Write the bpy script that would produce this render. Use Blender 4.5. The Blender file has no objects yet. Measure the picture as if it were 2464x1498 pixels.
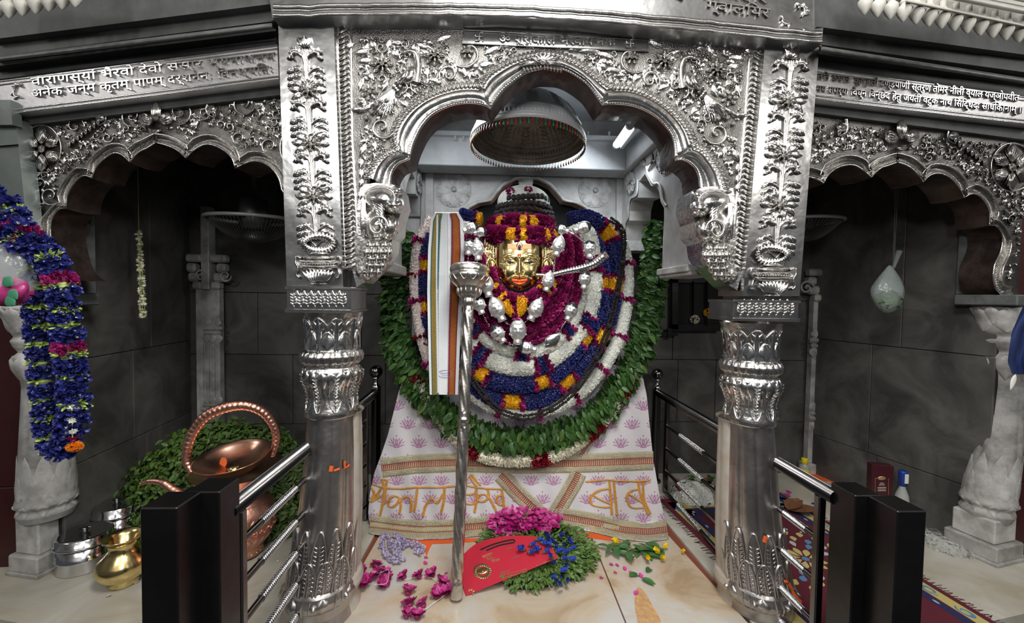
import bpy, math, random
import numpy as np
from mathutils.geometry import tessellate_polygon
from mathutils import Vector
random.seed(7); rng = np.random.default_rng(7)
PI = math.pi
SC = bpy.context.scene; COL = SC.collection
# ------------------------------------------------------------------ camera
F = 1000.0; VX, VY, ROLL = 1190.0, 714.0, 0.0147
EYE = np.array([0.0, 0.0, 1.2])
def _cam():
    dx, dy = VX-1232, 749-VY
    c, s = math.cos(ROLL), math.sin(ROLL)
    a, b = dx*c-dy*s, dx*s+dy*c
    yaw = math.atan(-a/F); pit = math.atan(b/math.hypot(F, a))
    w = np.array([math.sin(yaw)*math.cos(pit), math.cos(yaw)*math.cos(pit), -math.sin(pit)])
    r0 = np.array([math.cos(yaw), -math.sin(yaw), 0]); u0 = np.cross(r0, w)
    return c*r0+s*u0, c*u0-s*r0, w
CR, CU, CW = _cam()
cd = bpy.data.cameras.new('camera'); cd.sensor_width = 36; cd.lens = 36*F/2464; cd.clip_start = .02
cam = bpy.data.objects.new('camera', cd); COL.objects.link(cam)
from mathutils import Matrix
cam.matrix_world = Matrix([[CR[i], CU[i], -CW[i], EYE[i]] for i in range(3)]+[[0, 0, 0, 1]])
SC.camera = cam
# ------------------------------------------------------------------ light
W = bpy.data.worlds.new('world'); SC.world = W; W.use_nodes = True
W.node_tree.nodes['Background'].inputs[0].default_value = (.75, .82, .9, 1)
W.node_tree.nodes['Background'].inputs[1].default_value = .07
def area(name, loc, target, size, power, color=(1, 1, 1), size_y=None):
    l = bpy.data.lights.new(name, 'AREA'); l.energy = power; l.size = size; l.color = color
    if size_y: l.shape = 'RECTANGLE'; l.size_y = size_y
    o = bpy.data.objects.new(name, l); COL.objects.link(o); o.location = loc
    o.rotation_euler = (Vector(target)-Vector(loc)).to_track_quat('-Z', 'Y').to_euler()
    return o
area('hall_light', (-1.45, -.9, 2.55), (0, 1.6, 1.1), .4, 17, (1, .98, .95), .3)
area('hall_light', (2.2, -.9, 2.55), (.5, 1.6, 1.1), .4, 19, (1, .97, .92), .3)
area('hall_light', (.25, .25, 3.2), (.2, 1.9, .6), .8, 62, (1, .99, .97), .8)
area('side_glint_fill', (-3.8, .45, 2.95), (-1.5, 1.7, 1.9), .9, 13, (1, .98, .96), .5)  # unseen pair of lamps, added to put a glint on the side plates
area('side_glint_fill', (4.2, .85, 2.9), (1.8, 1.8, 1.9), .9, 14, (1, .98, .96), .5)
area('added_uplight', (.3, -1.6, 2.5), (.3, -2.2, 3.7), 1.6, 75, (1, .98, .96), 1.6)  # unseen lamp, added to brighten the hall ceiling that the silver reflects
area('hall_light', (.1, -.7, 2.0), (.15, 2.0, .9), .35, 13, (1, 1, 1), .35)
area('chamber_light', (.60, 2.2, 2.02), (.1, 2.35, 1.2), .06, 4, (.86, .93, 1), .5)  # light of the tube on the right beam
area('chamber_light', (-.28, 2.0, 2.03), (.1, 2.4, 1.0), .5, 3, (.9, .95, 1), .06)  # fill lamp on the left, where no tube hangs
SC.view_settings.view_transform = 'Standard'; SC.view_settings.look = 'None'
SC.view_settings.gamma = 1; SC.view_settings.use_curve_mapping = False
SC.view_settings.exposure = 0.05
SC.cycles.use_denoising = True
SC.cycles.max_bounces = 6; SC.cycles.diffuse_bounces = 3; SC.cycles.glossy_bounces = 4
SC.cycles.sample_clamp_indirect = 4; SC.cycles.caustics_reflective = False
# ------------------------------------------------------------------ picking points on real planes
def ray(px, py):
    px = np.asarray(px, float); py = np.asarray(py, float)
    return CW*F + (px[..., None]-1232)*CR - (py[..., None]-749)*CU
def P(px, py, Y):                      # point at depth Y
    d = ray(px, py); t = (np.asarray(Y, float))/d[..., 1]
    return EYE + d*t[..., None]
def PZ(px, py, z=0.0):                 # point at height z
    d = ray(px, py); t = (np.asarray(z, float)-EYE[2])/d[..., 2]
    return EYE + d*t[..., None]
class Plane:
    def __init__(s, o, n): s.o = np.array(o, float); s.n = np.array(n, float)/np.linalg.norm(n)
    def __call__(s, px, py, w=0.0):
        d = ray(px, py); w = np.asarray(w, float)
        t = ((s.o-EYE) @ s.n + w) / (d @ s.n)
        return EYE + d*t[..., None]
def depthS(fn):
    def S(x, y, w=0.0):
        x = np.asarray(x, float); y = np.asarray(y, float)
        Y = fn(x, y)-np.asarray(w, float)
        return P(x, y, Y+0*x)
    return S
# ------------------------------------------------------------------ mesh builder
def gf(nu, nv, cu=False, cv=False):
    i, j = np.meshgrid(np.arange(nu if cu else nu-1), np.arange(nv if cv else nv-1), indexing='ij')
    i = i.ravel(); j = j.ravel(); a = i*nv+j; b = ((i+1) % nu)*nv+j; c = ((i+1) % nu)*nv+(j+1) % nv; d = i*nv+(j+1) % nv
    return np.stack([a, b, c, d], 1)
ORG = {}
class MB:
    def __init__(s): s.v = []; s.f = []; s.n = 0
    def add(s, V, Fc, mat=0, smooth=True):
        V = np.asarray(V, float).reshape(-1, 3); V = V
        if isinstance(Fc, np.ndarray): s.f.append((Fc+s.n, mat, smooth))
        else:
            by = {}
            for q in Fc: by.setdefault(len(q), []).append(q)
            for k, q in by.items(): s.f.append((np.array(q)+s.n, mat, smooth))
        s.v.append(V); s.n += len(V); return s
    def build(s, name, mats, parent=None, kind=None, uv=None, label=None):
        V = np.concatenate(s.v)
        if parent is not None: o0 = ORG[parent.name]
        else: o0 = np.array([(V[:, 0].min()+V[:, 0].max())/2, (V[:, 1].min()+V[:, 1].max())/2, V[:, 2].min()])
        me = bpy.data.meshes.new(name); me.vertices.add(len(V)); me.vertices.foreach_set('co', (V-o0).astype(np.float32).ravel())
        L = np.concatenate([f.ravel() for f, _, _ in s.f]); tot = np.concatenate([np.full(len(f), f.shape[1]) for f, _, _ in s.f])
        st = np.concatenate([[0], np.cumsum(tot)[:-1]])
        me.loops.add(len(L)); me.loops.foreach_set('vertex_index', L.astype(np.int32))
        me.polygons.add(len(tot)); me.polygons.foreach_set('loop_start', st.astype(np.int32)); me.polygons.foreach_set('loop_total', tot.astype(np.int32))
        me.polygons.foreach_set('material_index', np.concatenate([np.full(len(f), m) for f, m, _ in s.f]).astype(np.int32))
        me.polygons.foreach_set('use_smooth', np.concatenate([np.full(len(f), sm) for f, _, sm in s.f]))
        if uv is not None:
            ul = me.uv_layers.new(name='uv'); ul.data.foreach_set('uv', np.asarray(uv, np.float32)[L].ravel())
        for m in (mats if isinstance(mats, (list, tuple)) else [mats]): me.materials.append(m)
        me.update(calc_edges=True); me.validate()
        ob = bpy.data.objects.new(name, me); COL.objects.link(ob)
        if parent is not None:
            ob.parent = parent
            ORG[ob.name] = o0
        else: ob.location = o0; ORG[ob.name] = o0
        if kind: ob['kind'] = kind
        if label: ob['label'] = label
        return ob
def thing(name, label, cat, loc, group=None):
    o = bpy.data.objects.new(name, None); COL.objects.link(o); o.empty_display_size = .05
    o.location = tuple(float(q) for q in loc); ORG[o.name] = np.array(loc, float)
    o['label'] = label; o['category'] = cat
    if group: o['group'] = group
    return o
def tag(o, label, cat, group=None):
    o['label'] = label; o['category'] = cat
    if group: o['group'] = group
    return o
def put(me, name, parent, M):          # an extra part sharing mesh data; M is a 4x4 in world space
    ob = bpy.data.objects.new(name, me); COL.objects.link(ob); ob.parent = parent
    M = np.array(M, float); M[:3, 3] -= ORG[parent.name]
    ob.matrix_local = Matrix(M.tolist()); ORG[ob.name] = ORG[parent.name]
    return ob
def mesh_only(mb, name, mats):
    ob = mb.build(name, mats, None); me = ob.data
    o0 = ORG[ob.name]
    bpy.data.objects.remove(ob)
    V = np.empty(len(me.vertices)*3, np.float32); me.vertices.foreach_get('co', V)
    me.vertices.foreach_set('co', (V.reshape(-1, 3)+o0).astype(np.float32).ravel()); me.update()
    return me
def unit(v): v = np.asarray(v, float); return v/max(np.linalg.norm(v), 1e-9)
def frame(zdir, xhint=(1, 0, 0)):
    z = unit(zdir); x = np.asarray(xhint, float); x = x-z*(x@z)
    if np.linalg.norm(x) < 1e-4: x = np.array([0, 1, 0])-z*z[1]
    x = unit(x); y = np.cross(z, x); return np.stack([x, y, z], 1)
def mat4(R, t, s=1.0):
    M = np.eye(4); M[:3, :3] = R*s; M[:3, 3] = t; return M
# ------------------------------------------------------------------ shapes in world space
BF = [(0, 3, 2, 1), (4, 5, 6, 7), (0, 1, 5, 4), (1, 2, 6, 5), (2, 3, 7, 6), (3, 0, 4, 7)]
def box(mb, a, b, mat=0, R=None, c=None):
    a = np.array(a, float); b = np.array(b, float)
    V = np.array([(x, y, z) for z in (a[2], b[2]) for x, y in ((a[0], a[1]), (b[0], a[1]), (b[0], b[1]), (a[0], b[1]))])
    if R is not None: V = (V-c)@np.asarray(R).T+c
    mb.add(V, BF, mat, False)
def bbox(mb, a, b, bev=.004, mat=0, R=None, o=(0, 0, 0)):      # bevelled box
    a = np.array(a, float); b = np.array(b, float); c = (a+b)/2; h = (b-a)/2; bev = min(bev, h.min()*.45)
    V = []; idx = {}
    for sx in (-1, 1):
        for sy in (-1, 1):
            for sz in (-1, 1):
                for k in range(3):
                    q = np.array([sx, sy, sz])*h; off = np.array([sx, sy, sz])*bev; off[k] = 0
                    idx[(sx, sy, sz, k)] = len(V); V.append(c+q-off)
    Fs = []
    for k in range(3):
        i, j = [q for q in range(3) if q != k]
        for s in (-1, 1):
            q = []
            for u, v in ((-1, -1), (1, -1), (1, 1), (-1, 1)):
                t = [0, 0, 0]; t[k] = s; t[i] = u; t[j] = v; q.append(idx[(*t, k)])
            Fs.append(tuple(q))
    for k in range(3):
        i, j = [q for q in range(3) if q != k]
        for u in (-1, 1):
            for v in (-1, 1):
                t0 = [0, 0, 0]; t0[i] = u; t0[j] = v; t1 = list(t0); t0[k] = -1; t1[k] = 1
                Fs.append((idx[(*t0, i)], idx[(*t1, i)], idx[(*t1, j)], idx[(*t0, j)]))
    for sx in (-1, 1):
        for sy in (-1, 1):
            for sz in (-1, 1): Fs.append(tuple(idx[(sx, sy, sz, k)] for k in range(3)))
    V = np.array(V)
    if R is not None: V = V@np.asarray(R).T
    mb.add(V+np.array(o, float), Fs, mat, False)
def frames(pts):
    pts = np.asarray(pts, float); T = np.gradient(pts, axis=0); T /= np.linalg.norm(T, axis=1)[:, None]+1e-12
    n = np.cross(T[0], (0, 0, 1) if abs(T[0][2]) < .9 else (0, 1, 0)); n /= np.linalg.norm(n); N = [n]
    for i in range(1, len(pts)):
        n = N[-1]-T[i]*(N[-1]@T[i]); n /= np.linalg.norm(n)+1e-12; N.append(n)
    N = np.array(N); return T, N, np.cross(T, N)
def tube(mb, pts, r, n=10, mat=0, cap=True, mod=None, closed=False):
    pts = np.asarray(pts, float); T, N, B = frames(pts); m = len(pts); r = np.broadcast_to(np.asarray(r, float), (m,))
    th = np.arange(n)*2*PI/n; R = r[:, None]*np.ones(n)
    if mod is not None: R = R*mod(np.arange(m)[:, None], th[None, :])
    V = pts[:, None]+R[..., None]*(np.cos(th)[None, :, None]*N[:, None]+np.sin(th)[None, :, None]*B[:, None])
    mb.add(V, gf(m, n, closed, True), mat)
    if cap and not closed:
        k = mb.n-m*n
        mb.f.append((np.array([[k+i for i in range(n)]]), mat, False)); mb.f.append((np.array([[k+(m-1)*n+i for i in range(n)]]), mat, False))
def lathe(mb, prof, o=(0, 0, 0), R=None, n=32, mat=0, mod=None, ax=None):   # prof: (r,z) list
    pr = np.array(prof, float); th = np.arange(n)*2*PI/n
    r = pr[:, 0][:, None]*np.ones(n)
    if mod is not None: r = r*mod(pr[:, 1][:, None], th[None, :])
    V = np.stack([r*np.cos(th), r*np.sin(th), pr[:, 1][:, None]*np.ones(n)], -1)
    if ax is not None: V = V+np.stack([np.interp(pr[:, 1], ax[0], ax[1]), np.interp(pr[:, 1], ax[0], ax[2]), 0*pr[:, 1]], -1)[:, None]
    V = V.reshape(-1, 3)
    if R is not None: V = V@np.asarray(R).T
    mb.add(V+np.array(o, float), gf(len(pr), n, False, True), mat)
def ball(mb, c, r, mat=0, nu=8, nv=12, R=None):
    r = np.broadcast_to(np.asarray(r, float), (3,)); u = np.linspace(0, PI, nu); v = np.arange(nv)*2*PI/nv
    V = np.stack([np.sin(u)[:, None]*np.cos(v), np.sin(u)[:, None]*np.sin(v), np.cos(u)[:, None]*np.ones(nv)], -1).reshape(-1, 3)*r
    if R is not None: V = V@np.asarray(R).T
    mb.add(V+np.array(c, float), gf(nu, nv, False, True), mat)
def smooth(pts, n, closed=False):      # Catmull-Rom resampled evenly
    pts = np.asarray(pts, float); q = np.vstack([2*pts[0]-pts[1], pts, 2*pts[-1]-pts[-2]]); out = []
    for i in range(1, len(q)-2):
        t = np.linspace(0, 1, 12, endpoint=False)[:, None]; a, b, c, d = q[i-1], q[i], q[i+1], q[i+2]
        out.append(.5*((2*b)+(c-a)*t+(2*a-5*b+4*c-d)*t**2+(-a+3*b-3*c+d)*t**3))
    out = np.vstack(out+[pts[-1:]]); return resample(out, n)
def resample(pts, n):
    pts = np.asarray(pts, float); s = np.concatenate([[0], np.cumsum(np.linalg.norm(np.diff(pts, axis=0), axis=1))])
    t = np.linspace(0, s[-1], n); return np.stack([np.interp(t, s, pts[:, k]) for k in range(pts.shape[1])], 1)
def plen(pts): return np.linalg.norm(np.diff(np.asarray(pts, float), axis=0), axis=1).sum()
def poly(mb, pts3, mat=0):             # flat polygon face (any shape)
    pts3 = np.asarray(pts3, float)
    tris = tessellate_polygon([[Vector(p) for p in pts3]])
    mb.add(pts3, [tuple(t) for t in tris], mat, False)
def scatter(mb, tmpl, Rs, Ts, mat_off=0):   # many copies of a template in one mesh
    for V, Fc, m in tmpl:
        VV = np.einsum('nij,kj->nki', Rs, V)+Ts[:, None]; k = len(V); n = len(Ts)
        FF = (Fc[None]+(np.arange(n)*k)[:, None, None]).reshape(-1, Fc.shape[1])
        mb.add(VV.reshape(-1, 3), FF, m+mat_off)
# ------------------------------------------------------------------ relief on a surface S(px, py, w)
LT = np.linspace(0, 1, 7); LSX = np.array([-1, -.55, 0, .55, 1.])
def r_leaf(mb, S, x, y, a, L, Wd, h, bend=0., w0=0., mat=0):
    ang = a+bend*LT; dx = np.cos(ang)*L/6; dy = np.sin(ang)*L/6
    cx = x+np.concatenate([[0], np.cumsum(dx)[:-1]]); cy = y+np.concatenate([[0], np.cumsum(dy)[:-1]])
    wv = Wd*.66*np.sin(PI*LT**.8)**.75; wv[0] = Wd*.08; wv[-1] = .3
    X = cx[:, None]-np.sin(ang)[:, None]*wv[:, None]*LSX; Y = cy[:, None]+np.cos(ang)[:, None]*wv[:, None]*LSX
    prof = np.array([-.15, .9, .38, .9, -.15]); hh = h*.8*(.35+.65*np.sin(PI*np.clip(LT*1.05, 0, 1))**.6)[:, None]*prof
    mb.add(S(X, Y, w0+hh), gf(7, 5), mat)
def r_dome(mb, S, x, y, rx, ry, h, a=0., w0=0., mat=0, n=10, m=4):
    u = np.linspace(0, PI/2, m)[:, None]; t = np.arange(n)[None]*2*PI/n
    ex = rx*np.sin(u)*np.cos(t); ey = ry*np.sin(u)*np.sin(t); c, s = math.cos(a), math.sin(a)
    mb.add(S(x+ex*c-ey*s, y+ex*s+ey*c, w0+h*np.cos(u)+0*t-.0008), gf(m, n, False, True), mat)
def r_tube(mb, S, path, r, h=None, w0=0., mat=0, cs=5):
    path = np.asarray(path, float); T = np.gradient(path, axis=0); T /= np.linalg.norm(T, axis=1)[:, None]+1e-9
    r = np.broadcast_to(np.asarray(r, float), (len(path),)); h = r*.0016 if h is None else np.broadcast_to(np.asarray(h, float), (len(path),))
    u = np.linspace(-PI/2, PI/2, cs); w0 = np.asarray(w0, float); w0 = w0[:, None] if w0.ndim else w0
    X = path[:, 0][:, None]-T[:, 1][:, None]*np.sin(u)*r[:, None]; Y = path[:, 1][:, None]+T[:, 0][:, None]*np.sin(u)*r[:, None]
    mb.add(S(X, Y, w0+h[:, None]*np.cos(u)-.0008), gf(len(path), cs), mat)
def r_flower(mb, S, x, y, R, n=8, h=.012, layers=2, a0=0., ell=1., mat=0, w0=0.):
    for l in range(layers):
        rr = R*(1-.42*l); m = n-l*2
        for k in range(m):
            a = a0+2*PI*k/m+l*.4; c, s_ = math.cos(a), math.sin(a)
            r_dome(mb, S, x+c*rr*.66, y+s_*rr*.66*ell, rr*.36, rr*min(.42, PI*.60/m), h*(.9+.7*l), math.atan2(s_*ell, c), w0, mat, 10, 4)
            r_tube(mb, S, [(x+c*rr*.4, y+s_*rr*.4*ell), (x+c*rr*.9, y+s_*rr*.9*ell)], .8, h*.35, w0+h*(.75+.6*l), mat, 3)
    r_dome(mb, S, x, y, R*.25, R*.25*ell, h*2.2, 0, w0, mat, 12, 5)
def r_spiral(mb, S, x, y, r0, a0, turns=1.4, d=1, w=3., leaves=True, mat=0, h=.009):
    t = np.linspace(0, 1, int(14*turns)+6); r = r0*(1-.8*t); a = a0+d*turns*2*PI*t
    path = np.stack([x+np.cos(a)*r, y+np.sin(a)*r], 1)
    r_tube(mb, S, path, w*(1-.35*t)*(.4+.6*np.minimum(1, t*6)), h*(1-.2*t), 0, mat)
    r_dome(mb, S, x+math.cos(a[-1])*r[-1]*.4, y+math.sin(a[-1])*r[-1]*.4, r0*.24, r0*.24, h*1.7, 0, 0, mat, 8, 3)
    if leaves:
        for k in range(3, len(t)-8, 4):
            r_leaf(mb, S, path[k, 0], path[k, 1], a[k]+d*(.9), r0*.48, r0*.26, h*.9, d*1.0, 0, mat)
def r_rope(mb, S, path, width, pitch, h, slant=.6, mat=0, w0=0., fill=.56):
    L = plen(path); n = max(3, int(L/pitch)); q = resample(path, n); T = np.gradient(q, axis=0)
    for p, t in zip(q, T):
        a = math.atan2(t[1], t[0])+PI/2-slant
        r_dome(mb, S, p[0], p[1], width*.56/max(.5, math.cos(slant)), pitch*fill, h, a, w0, mat, 8, 3)
def r_curl(mb, S, x, y, a, L, d, w=4., h=.009, n=5, mat=0):      # acanthus branch: stem curling over with leaflets
    t = np.linspace(0, 1, 14); ang = a+d*(t**1.6)*3.4; st = L/13*(1-.45*t)
    px = x+np.concatenate([[0], np.cumsum(np.cos(ang)*st)[:-1]]); py = y+np.concatenate([[0], np.cumsum(np.sin(ang)*st)[:-1]])
    r_tube(mb, S, np.stack([px, py], 1), w*(.5+.5*np.sin(PI*t)), h, 0, mat)
    r_dome(mb, S, px[-1], py[-1], w*1.15, w*1.15, h*1.6, 0, 0, mat, 8, 3)
    for k in range(n):
        i = 2+int(k*9/max(1, n-1)); r_leaf(mb, S, px[i], py[i], ang[i]-d*.75, L*.33, L*.15, h, -d*.8, 0, mat)
def inpoly(x, y, pg):
    c = False; j = len(pg)-1
    for i in range(len(pg)):
        if (pg[i][1] > y) != (pg[j][1] > y) and x < (pg[j][0]-pg[i][0])*(y-pg[i][1])/(pg[j][1]-pg[i][1]+1e-9)+pg[i][0]: c = not c
        j = i
    return c
def fill_foliage(mb, S, pg, occ, n, s=1., h=.008, mat=0, seed=1):
    R = random.Random(seed); xs = [p[0] for p in pg]; ys = [p[1] for p in pg]; k = 0
    for _ in range(n*12):
        if k >= n: break
        x = R.uniform(min(xs), max(xs)); y = R.uniform(min(ys), max(ys)); r = R.choice([7, 9, 12, 16])*s
        if not all(inpoly(x+dx*r, y+dy*r, pg) for dx, dy in ((1, 0), (-1, 0), (0, 1), (0, -1))): continue
        if any((x-ox)**2+(y-oy)**2 < (r*.55+orr)**2 for ox, oy, orr in occ): continue
        occ.append((x, y, r*.8)); k += 1; q = R.random(); a = R.uniform(0, 2*PI)
        if r > 10*s and q < .5: r_spiral(mb, S, x, y, r, a, 1.2, R.choice([-1, 1]), 2.2*s, True, mat, h)
        elif q < .25: r_flower(mb, S, x, y, r, 6, h*.9, 1, a, 1, mat)
        else:
            for j in range(3): r_leaf(mb, S, x-math.cos(a)*r*.6, y-math.sin(a)*r*.6, a+(j-1)*.65, r*1.7, r*.72, h, (j-1)*.5, 0, mat)
def text_on(mb, S, body, p0, p1, hpx, w0=0., ext=.006, mat=0):   # raised lettering between two baseline points
    c = bpy.data.curves.new('t', 'FONT'); c.body = body; c.size = 1; c.extrude = .03; c.resolution_u = 2; c.bevel_depth = .012; c.bevel_resolution = 0
    o = bpy.data.objects.new('t', c); COL.objects.link(o)
    dg = bpy.context.evaluated_depsgraph_get(); dg.update(); me = bpy.data.meshes.new_from_object(o.evaluated_get(dg))
    if len(me.vertices):
        V = np.empty(len(me.vertices)*3, np.float32); me.vertices.foreach_get('co', V); V = V.reshape(-1, 3)
        mx = V[:, 0].max(); u = V[:, 0]/mx; p0 = np.array(p0, float); p1 = np.array(p1, float); d = unit(p1-p0); nrm = np.array([d[1], -d[0]])
        X = p0[0]+(p1-p0)[0]*u+nrm[0]*V[:, 1]*hpx; Y = p0[1]+(p1-p0)[1]*u+nrm[1]*V[:, 1]*hpx
        mb.add(S(X, Y, w0+(V[:, 2]+.042)/.084*ext), [tuple(p.vertices) for p in me.polygons], mat, False)
    bpy.data.objects.remove(o); bpy.data.curves.remove(c); bpy.data.meshes.remove(me)
# ------------------------------------------------------------------ materials
MT = {}
def mat(name, col, rough=.5, metal=0., bump=0., bscale=30., var=0., vscale=8., col2=None, coat=0., sss=0., spec=.5, det=4, emis=0, alpha=1, trans=0, dist=0.):
    m = bpy.data.materials.new(name); m.use_nodes = True; nt = m.node_tree; N = nt.nodes; b = N['Principled BSDF']
    b.inputs['Base Color'].default_value = (*col, 1); b.inputs['Roughness'].default_value = rough; b.inputs['Metallic'].default_value = metal
    b.inputs['Specular IOR Level'].default_value = spec; b.inputs['Coat Weight'].default_value = coat; b.inputs['Transmission Weight'].default_value = trans
    if alpha < 1: b.inputs['Alpha'].default_value = alpha
    if sss: b.inputs['Subsurface Weight'].default_value = sss; b.inputs['Subsurface Scale'].default_value = .01
    if emis: b.inputs['Emission Color'].default_value = (*col, 1); b.inputs['Emission Strength'].default_value = emis
    tc = N.new('ShaderNodeTexCoord')
    geo = N.new('ShaderNodeNewGeometry')
    if var or col2:
        nz = N.new('ShaderNodeTexNoise'); nz.inputs['Scale'].default_value = vscale; nz.inputs['Detail'].default_value = det; nz.inputs['Roughness'].default_value = .65; nz.inputs['Distortion'].default_value = dist
        nt.links.new(geo.outputs['Position'], nz.inputs['Vector'])
        rp = N.new('ShaderNodeValToRGB'); c2 = col2 or tuple(max(0, q*(1-var)) for q in col)
        rp.color_ramp.elements[0].position = .35; rp.color_ramp.elements[1].position = .65
        rp.color_ramp.elements[0].color = (*c2, 1); rp.color_ramp.elements[1].color = (*col, 1)
        nt.links.new(nz.outputs['Fac'], rp.inputs['Fac']); nt.links.new(rp.outputs['Color'], b.inputs['Base Color'])
        m['ramp'] = rp.name
    if bump:
        nb = N.new('ShaderNodeTexNoise'); nb.inputs['Scale'].default_value = bscale; nb.inputs['Detail'].default_value = 3
        nt.links.new(geo.outputs['Position'], nb.inputs['Vector'])
        bp = N.new('ShaderNodeBump'); bp.inputs['Strength'].default_value = min(1, bump); bp.inputs['Distance'].default_value = .004*max(1, bump)
        nt.links.new(nb.outputs['Fac'], bp.inputs['Height']); nt.links.new(bp.outputs['Normal'], b.inputs['Normal'])
    MT[name] = m; return m
SIL = mat('silver', (.80, .78, .75), .24, 1, .5, 55, .22, 12)
SILD = mat('silver_shaded', (.27, .26, .245), .34, 1, .7, 220, .45, 10)  # darker silver copy: crevice shade behind the relief put into the colour
SILB = mat('silver_bright', (.86, .85, .83), .2, 1, .35, 40)
SILG = mat('silver_grey_sheet', (.60, .56, .54), .36, 1, .9, 16, .35, 7)
SILT = mat('silver_satin_sheet', (.66, .65, .64), .52, 1, .4, 30, .2, 8)
SILP = mat('silver_plain_sheet', (.46, .46, .455), .28, 1, .7, 11, .35, 6)
SILW = mat('white_silver', (.88, .88, .87), .33, .85, .2, 120)
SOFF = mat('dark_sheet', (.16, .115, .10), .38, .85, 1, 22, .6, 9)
STEEL = mat('steel', (.20, .195, .195), .2, 1, .12, 20)
STEELD = mat('steel_dark', (.055, .052, .053), .3, .9, .25, 20, .3, 5)
STEELC = mat('steel_clean', (.72, .72, .74), .12, 1, .1, 40)
BRASS = mat('brass', (.80, .62, .28), .2, 1, .15, 60)
GOLD = mat('gold', (.83, .66, .30), .18, 1, .12, 30)
GOLDR = mat('gold_relief', (.80, .66, .38), .28, 1, .5, 160)
COPP = mat('copper', (.88, .46, .35), .36, 1, .4, 90, .2, 20)
COPPB = mat('copper_bright', (.94, .60, .44), .24, 1, .1, 40)
MARB = mat('marble', (.60, .59, .57), .42, 0, .25, 18, 0, 5, (.36, .355, .34), dist=.6)
MARBC = mat('marble_carved', (.62, .61, .59), .45, 0, .3, 40, 0, 14, (.36, .35, .33))
MARBD = mat('marble_dark', (.125, .12, .11), .55, 0, .5, 14, 0, 3.2, (.04, .039, .036), dist=.8)  # dark mottled marble of the bay walls
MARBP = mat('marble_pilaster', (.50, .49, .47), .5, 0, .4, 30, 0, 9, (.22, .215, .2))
BLACK = mat('flat_black', (.010, .010, .010), .9)  # plain near-black for backings, openings and ceilings
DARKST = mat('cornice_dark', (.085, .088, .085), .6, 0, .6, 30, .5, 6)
PEND = mat('pendant_marble', (.60, .58, .52), .45, 0, .2, 40, .25, 8)
REDD = mat('red_door', (.05, .008, .008), .5, 0, .2, 20, .3, 5)
# ================================================================== the setting
def prism(mb, pts, z0, z1, mat=0):
    pts = [tuple(p) for p in pts]; n = len(pts)
    top = [(x, y, z1) for x, y in pts]; bot = [(x, y, z0) for x, y in pts]
    poly(mb, top, mat); poly(mb, bot, mat)
    mb.add(top+bot, [(i, (i+1) % n, n+(i+1) % n, n+i) for i in range(n)], mat, False)
def pxslab(mb, S, pg, w, depth, mat=0, back=None):     # polygon standing on a plane, extruded away from the viewer
    pg = np.array(pg, float); Fp = S(pg[:, 0], pg[:, 1], w)
    nn = S.n if hasattr(S, 'n') else np.array([0, -1., 0]); B = Fp-nn*depth if back is None else Fp+np.array(back)
    poly(mb, Fp, mat); n = len(pg)
    mb.add(np.vstack([Fp, B]), [(i, (i+1) % n, n+(i+1) % n, n+i) for i in range(n)], mat, False)
    poly(mb, B, mat)
def marble_floor():
    m = mat('floor_marble', (.56, .54, .50), .32, 0, .12, 20, 0, 2.2, (.42, .30, .18), dist=1.2)
    nt = m.node_tree; N = nt.nodes; rp = N[m['ramp']].color_ramp
    rp.elements[0].position = .34; rp.elements[1].position = .64
    e = rp.elements.new(.46); e.color = (.55, .45, .33, 1)
    geo = N.new('ShaderNodeNewGeometry'); n2 = N.new('ShaderNodeTexNoise'); n2.inputs['Scale'].default_value = 7; n2.inputs['Detail'].default_value = 8; n2.inputs['Roughness'].default_value = .75
    nt.links.new(geo.outputs['Position'], n2.inputs['Vector'])
    r2 = N.new('ShaderNodeValToRGB'); r2.color_ramp.elements[0].position = .54; r2.color_ramp.elements[1].position = .75
    r2.color_ramp.elements[0].color = (0, 0, 0, 1); r2.color_ramp.elements[1].color = (.55, .55, .55, 1)
    nt.links.new(n2.outputs['Fac'], r2.inputs['Fac'])
    mx = N.new('ShaderNodeMixRGB'); mx.inputs[2].default_value = (.50, .23, .12, 1)
    nt.links.new(r2.outputs['Color'], mx.inputs[0]); nt.links.new(N[m['ramp']].outputs['Color'], mx.inputs[1])
    nt.links.new(mx.outputs[0], N['Principled BSDF'].inputs['Base Color'])
    return m
FLM = marble_floor()
FLB = mat('ledge_marble', (.56, .54, .48), .35, 0, .15, 20, 0, 2.6, (.40, .36, .27), dist=.8)
JOINT = mat('joint_red', (.22, .06, .03), .7)
mb = MB(); prism(mb, [(-3.0, 1.87), (-1.97, 1.66), (-1.25, 1.50), (-.85, 1.42), (-.52, 1.30), (.95, 1.30), (1.3, 1.42), (1.9, 1.52), (2.32, 1.62), (3.3, 1.80), (3.3, 3.0), (-3.0, 3.0)], -.45, -.012)
fl = mb.build('floor', [JOINT], None, 'structure')
def slab(par, pts, z0, z1, m, name='slab'):
    mb = MB(); c = np.mean(pts, 0); q = [(c+(np.array(p)-c)*.9985) for p in pts]; prism(mb, q, z0, z1); return mb.build(name, m, par)
for pts in ([(-.60, 1.28), (.50, 1.28), (.50, 2.05), (-.56, 2.05)], [(.505, 1.28), (.98, 1.28), (.90, 2.05), (.505, 2.05)], [(-.56, 2.055), (.90, 2.055), (.88, 2.62), (-.52, 2.62)]):
    slab(fl, pts, -.03, 0, FLM)
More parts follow.
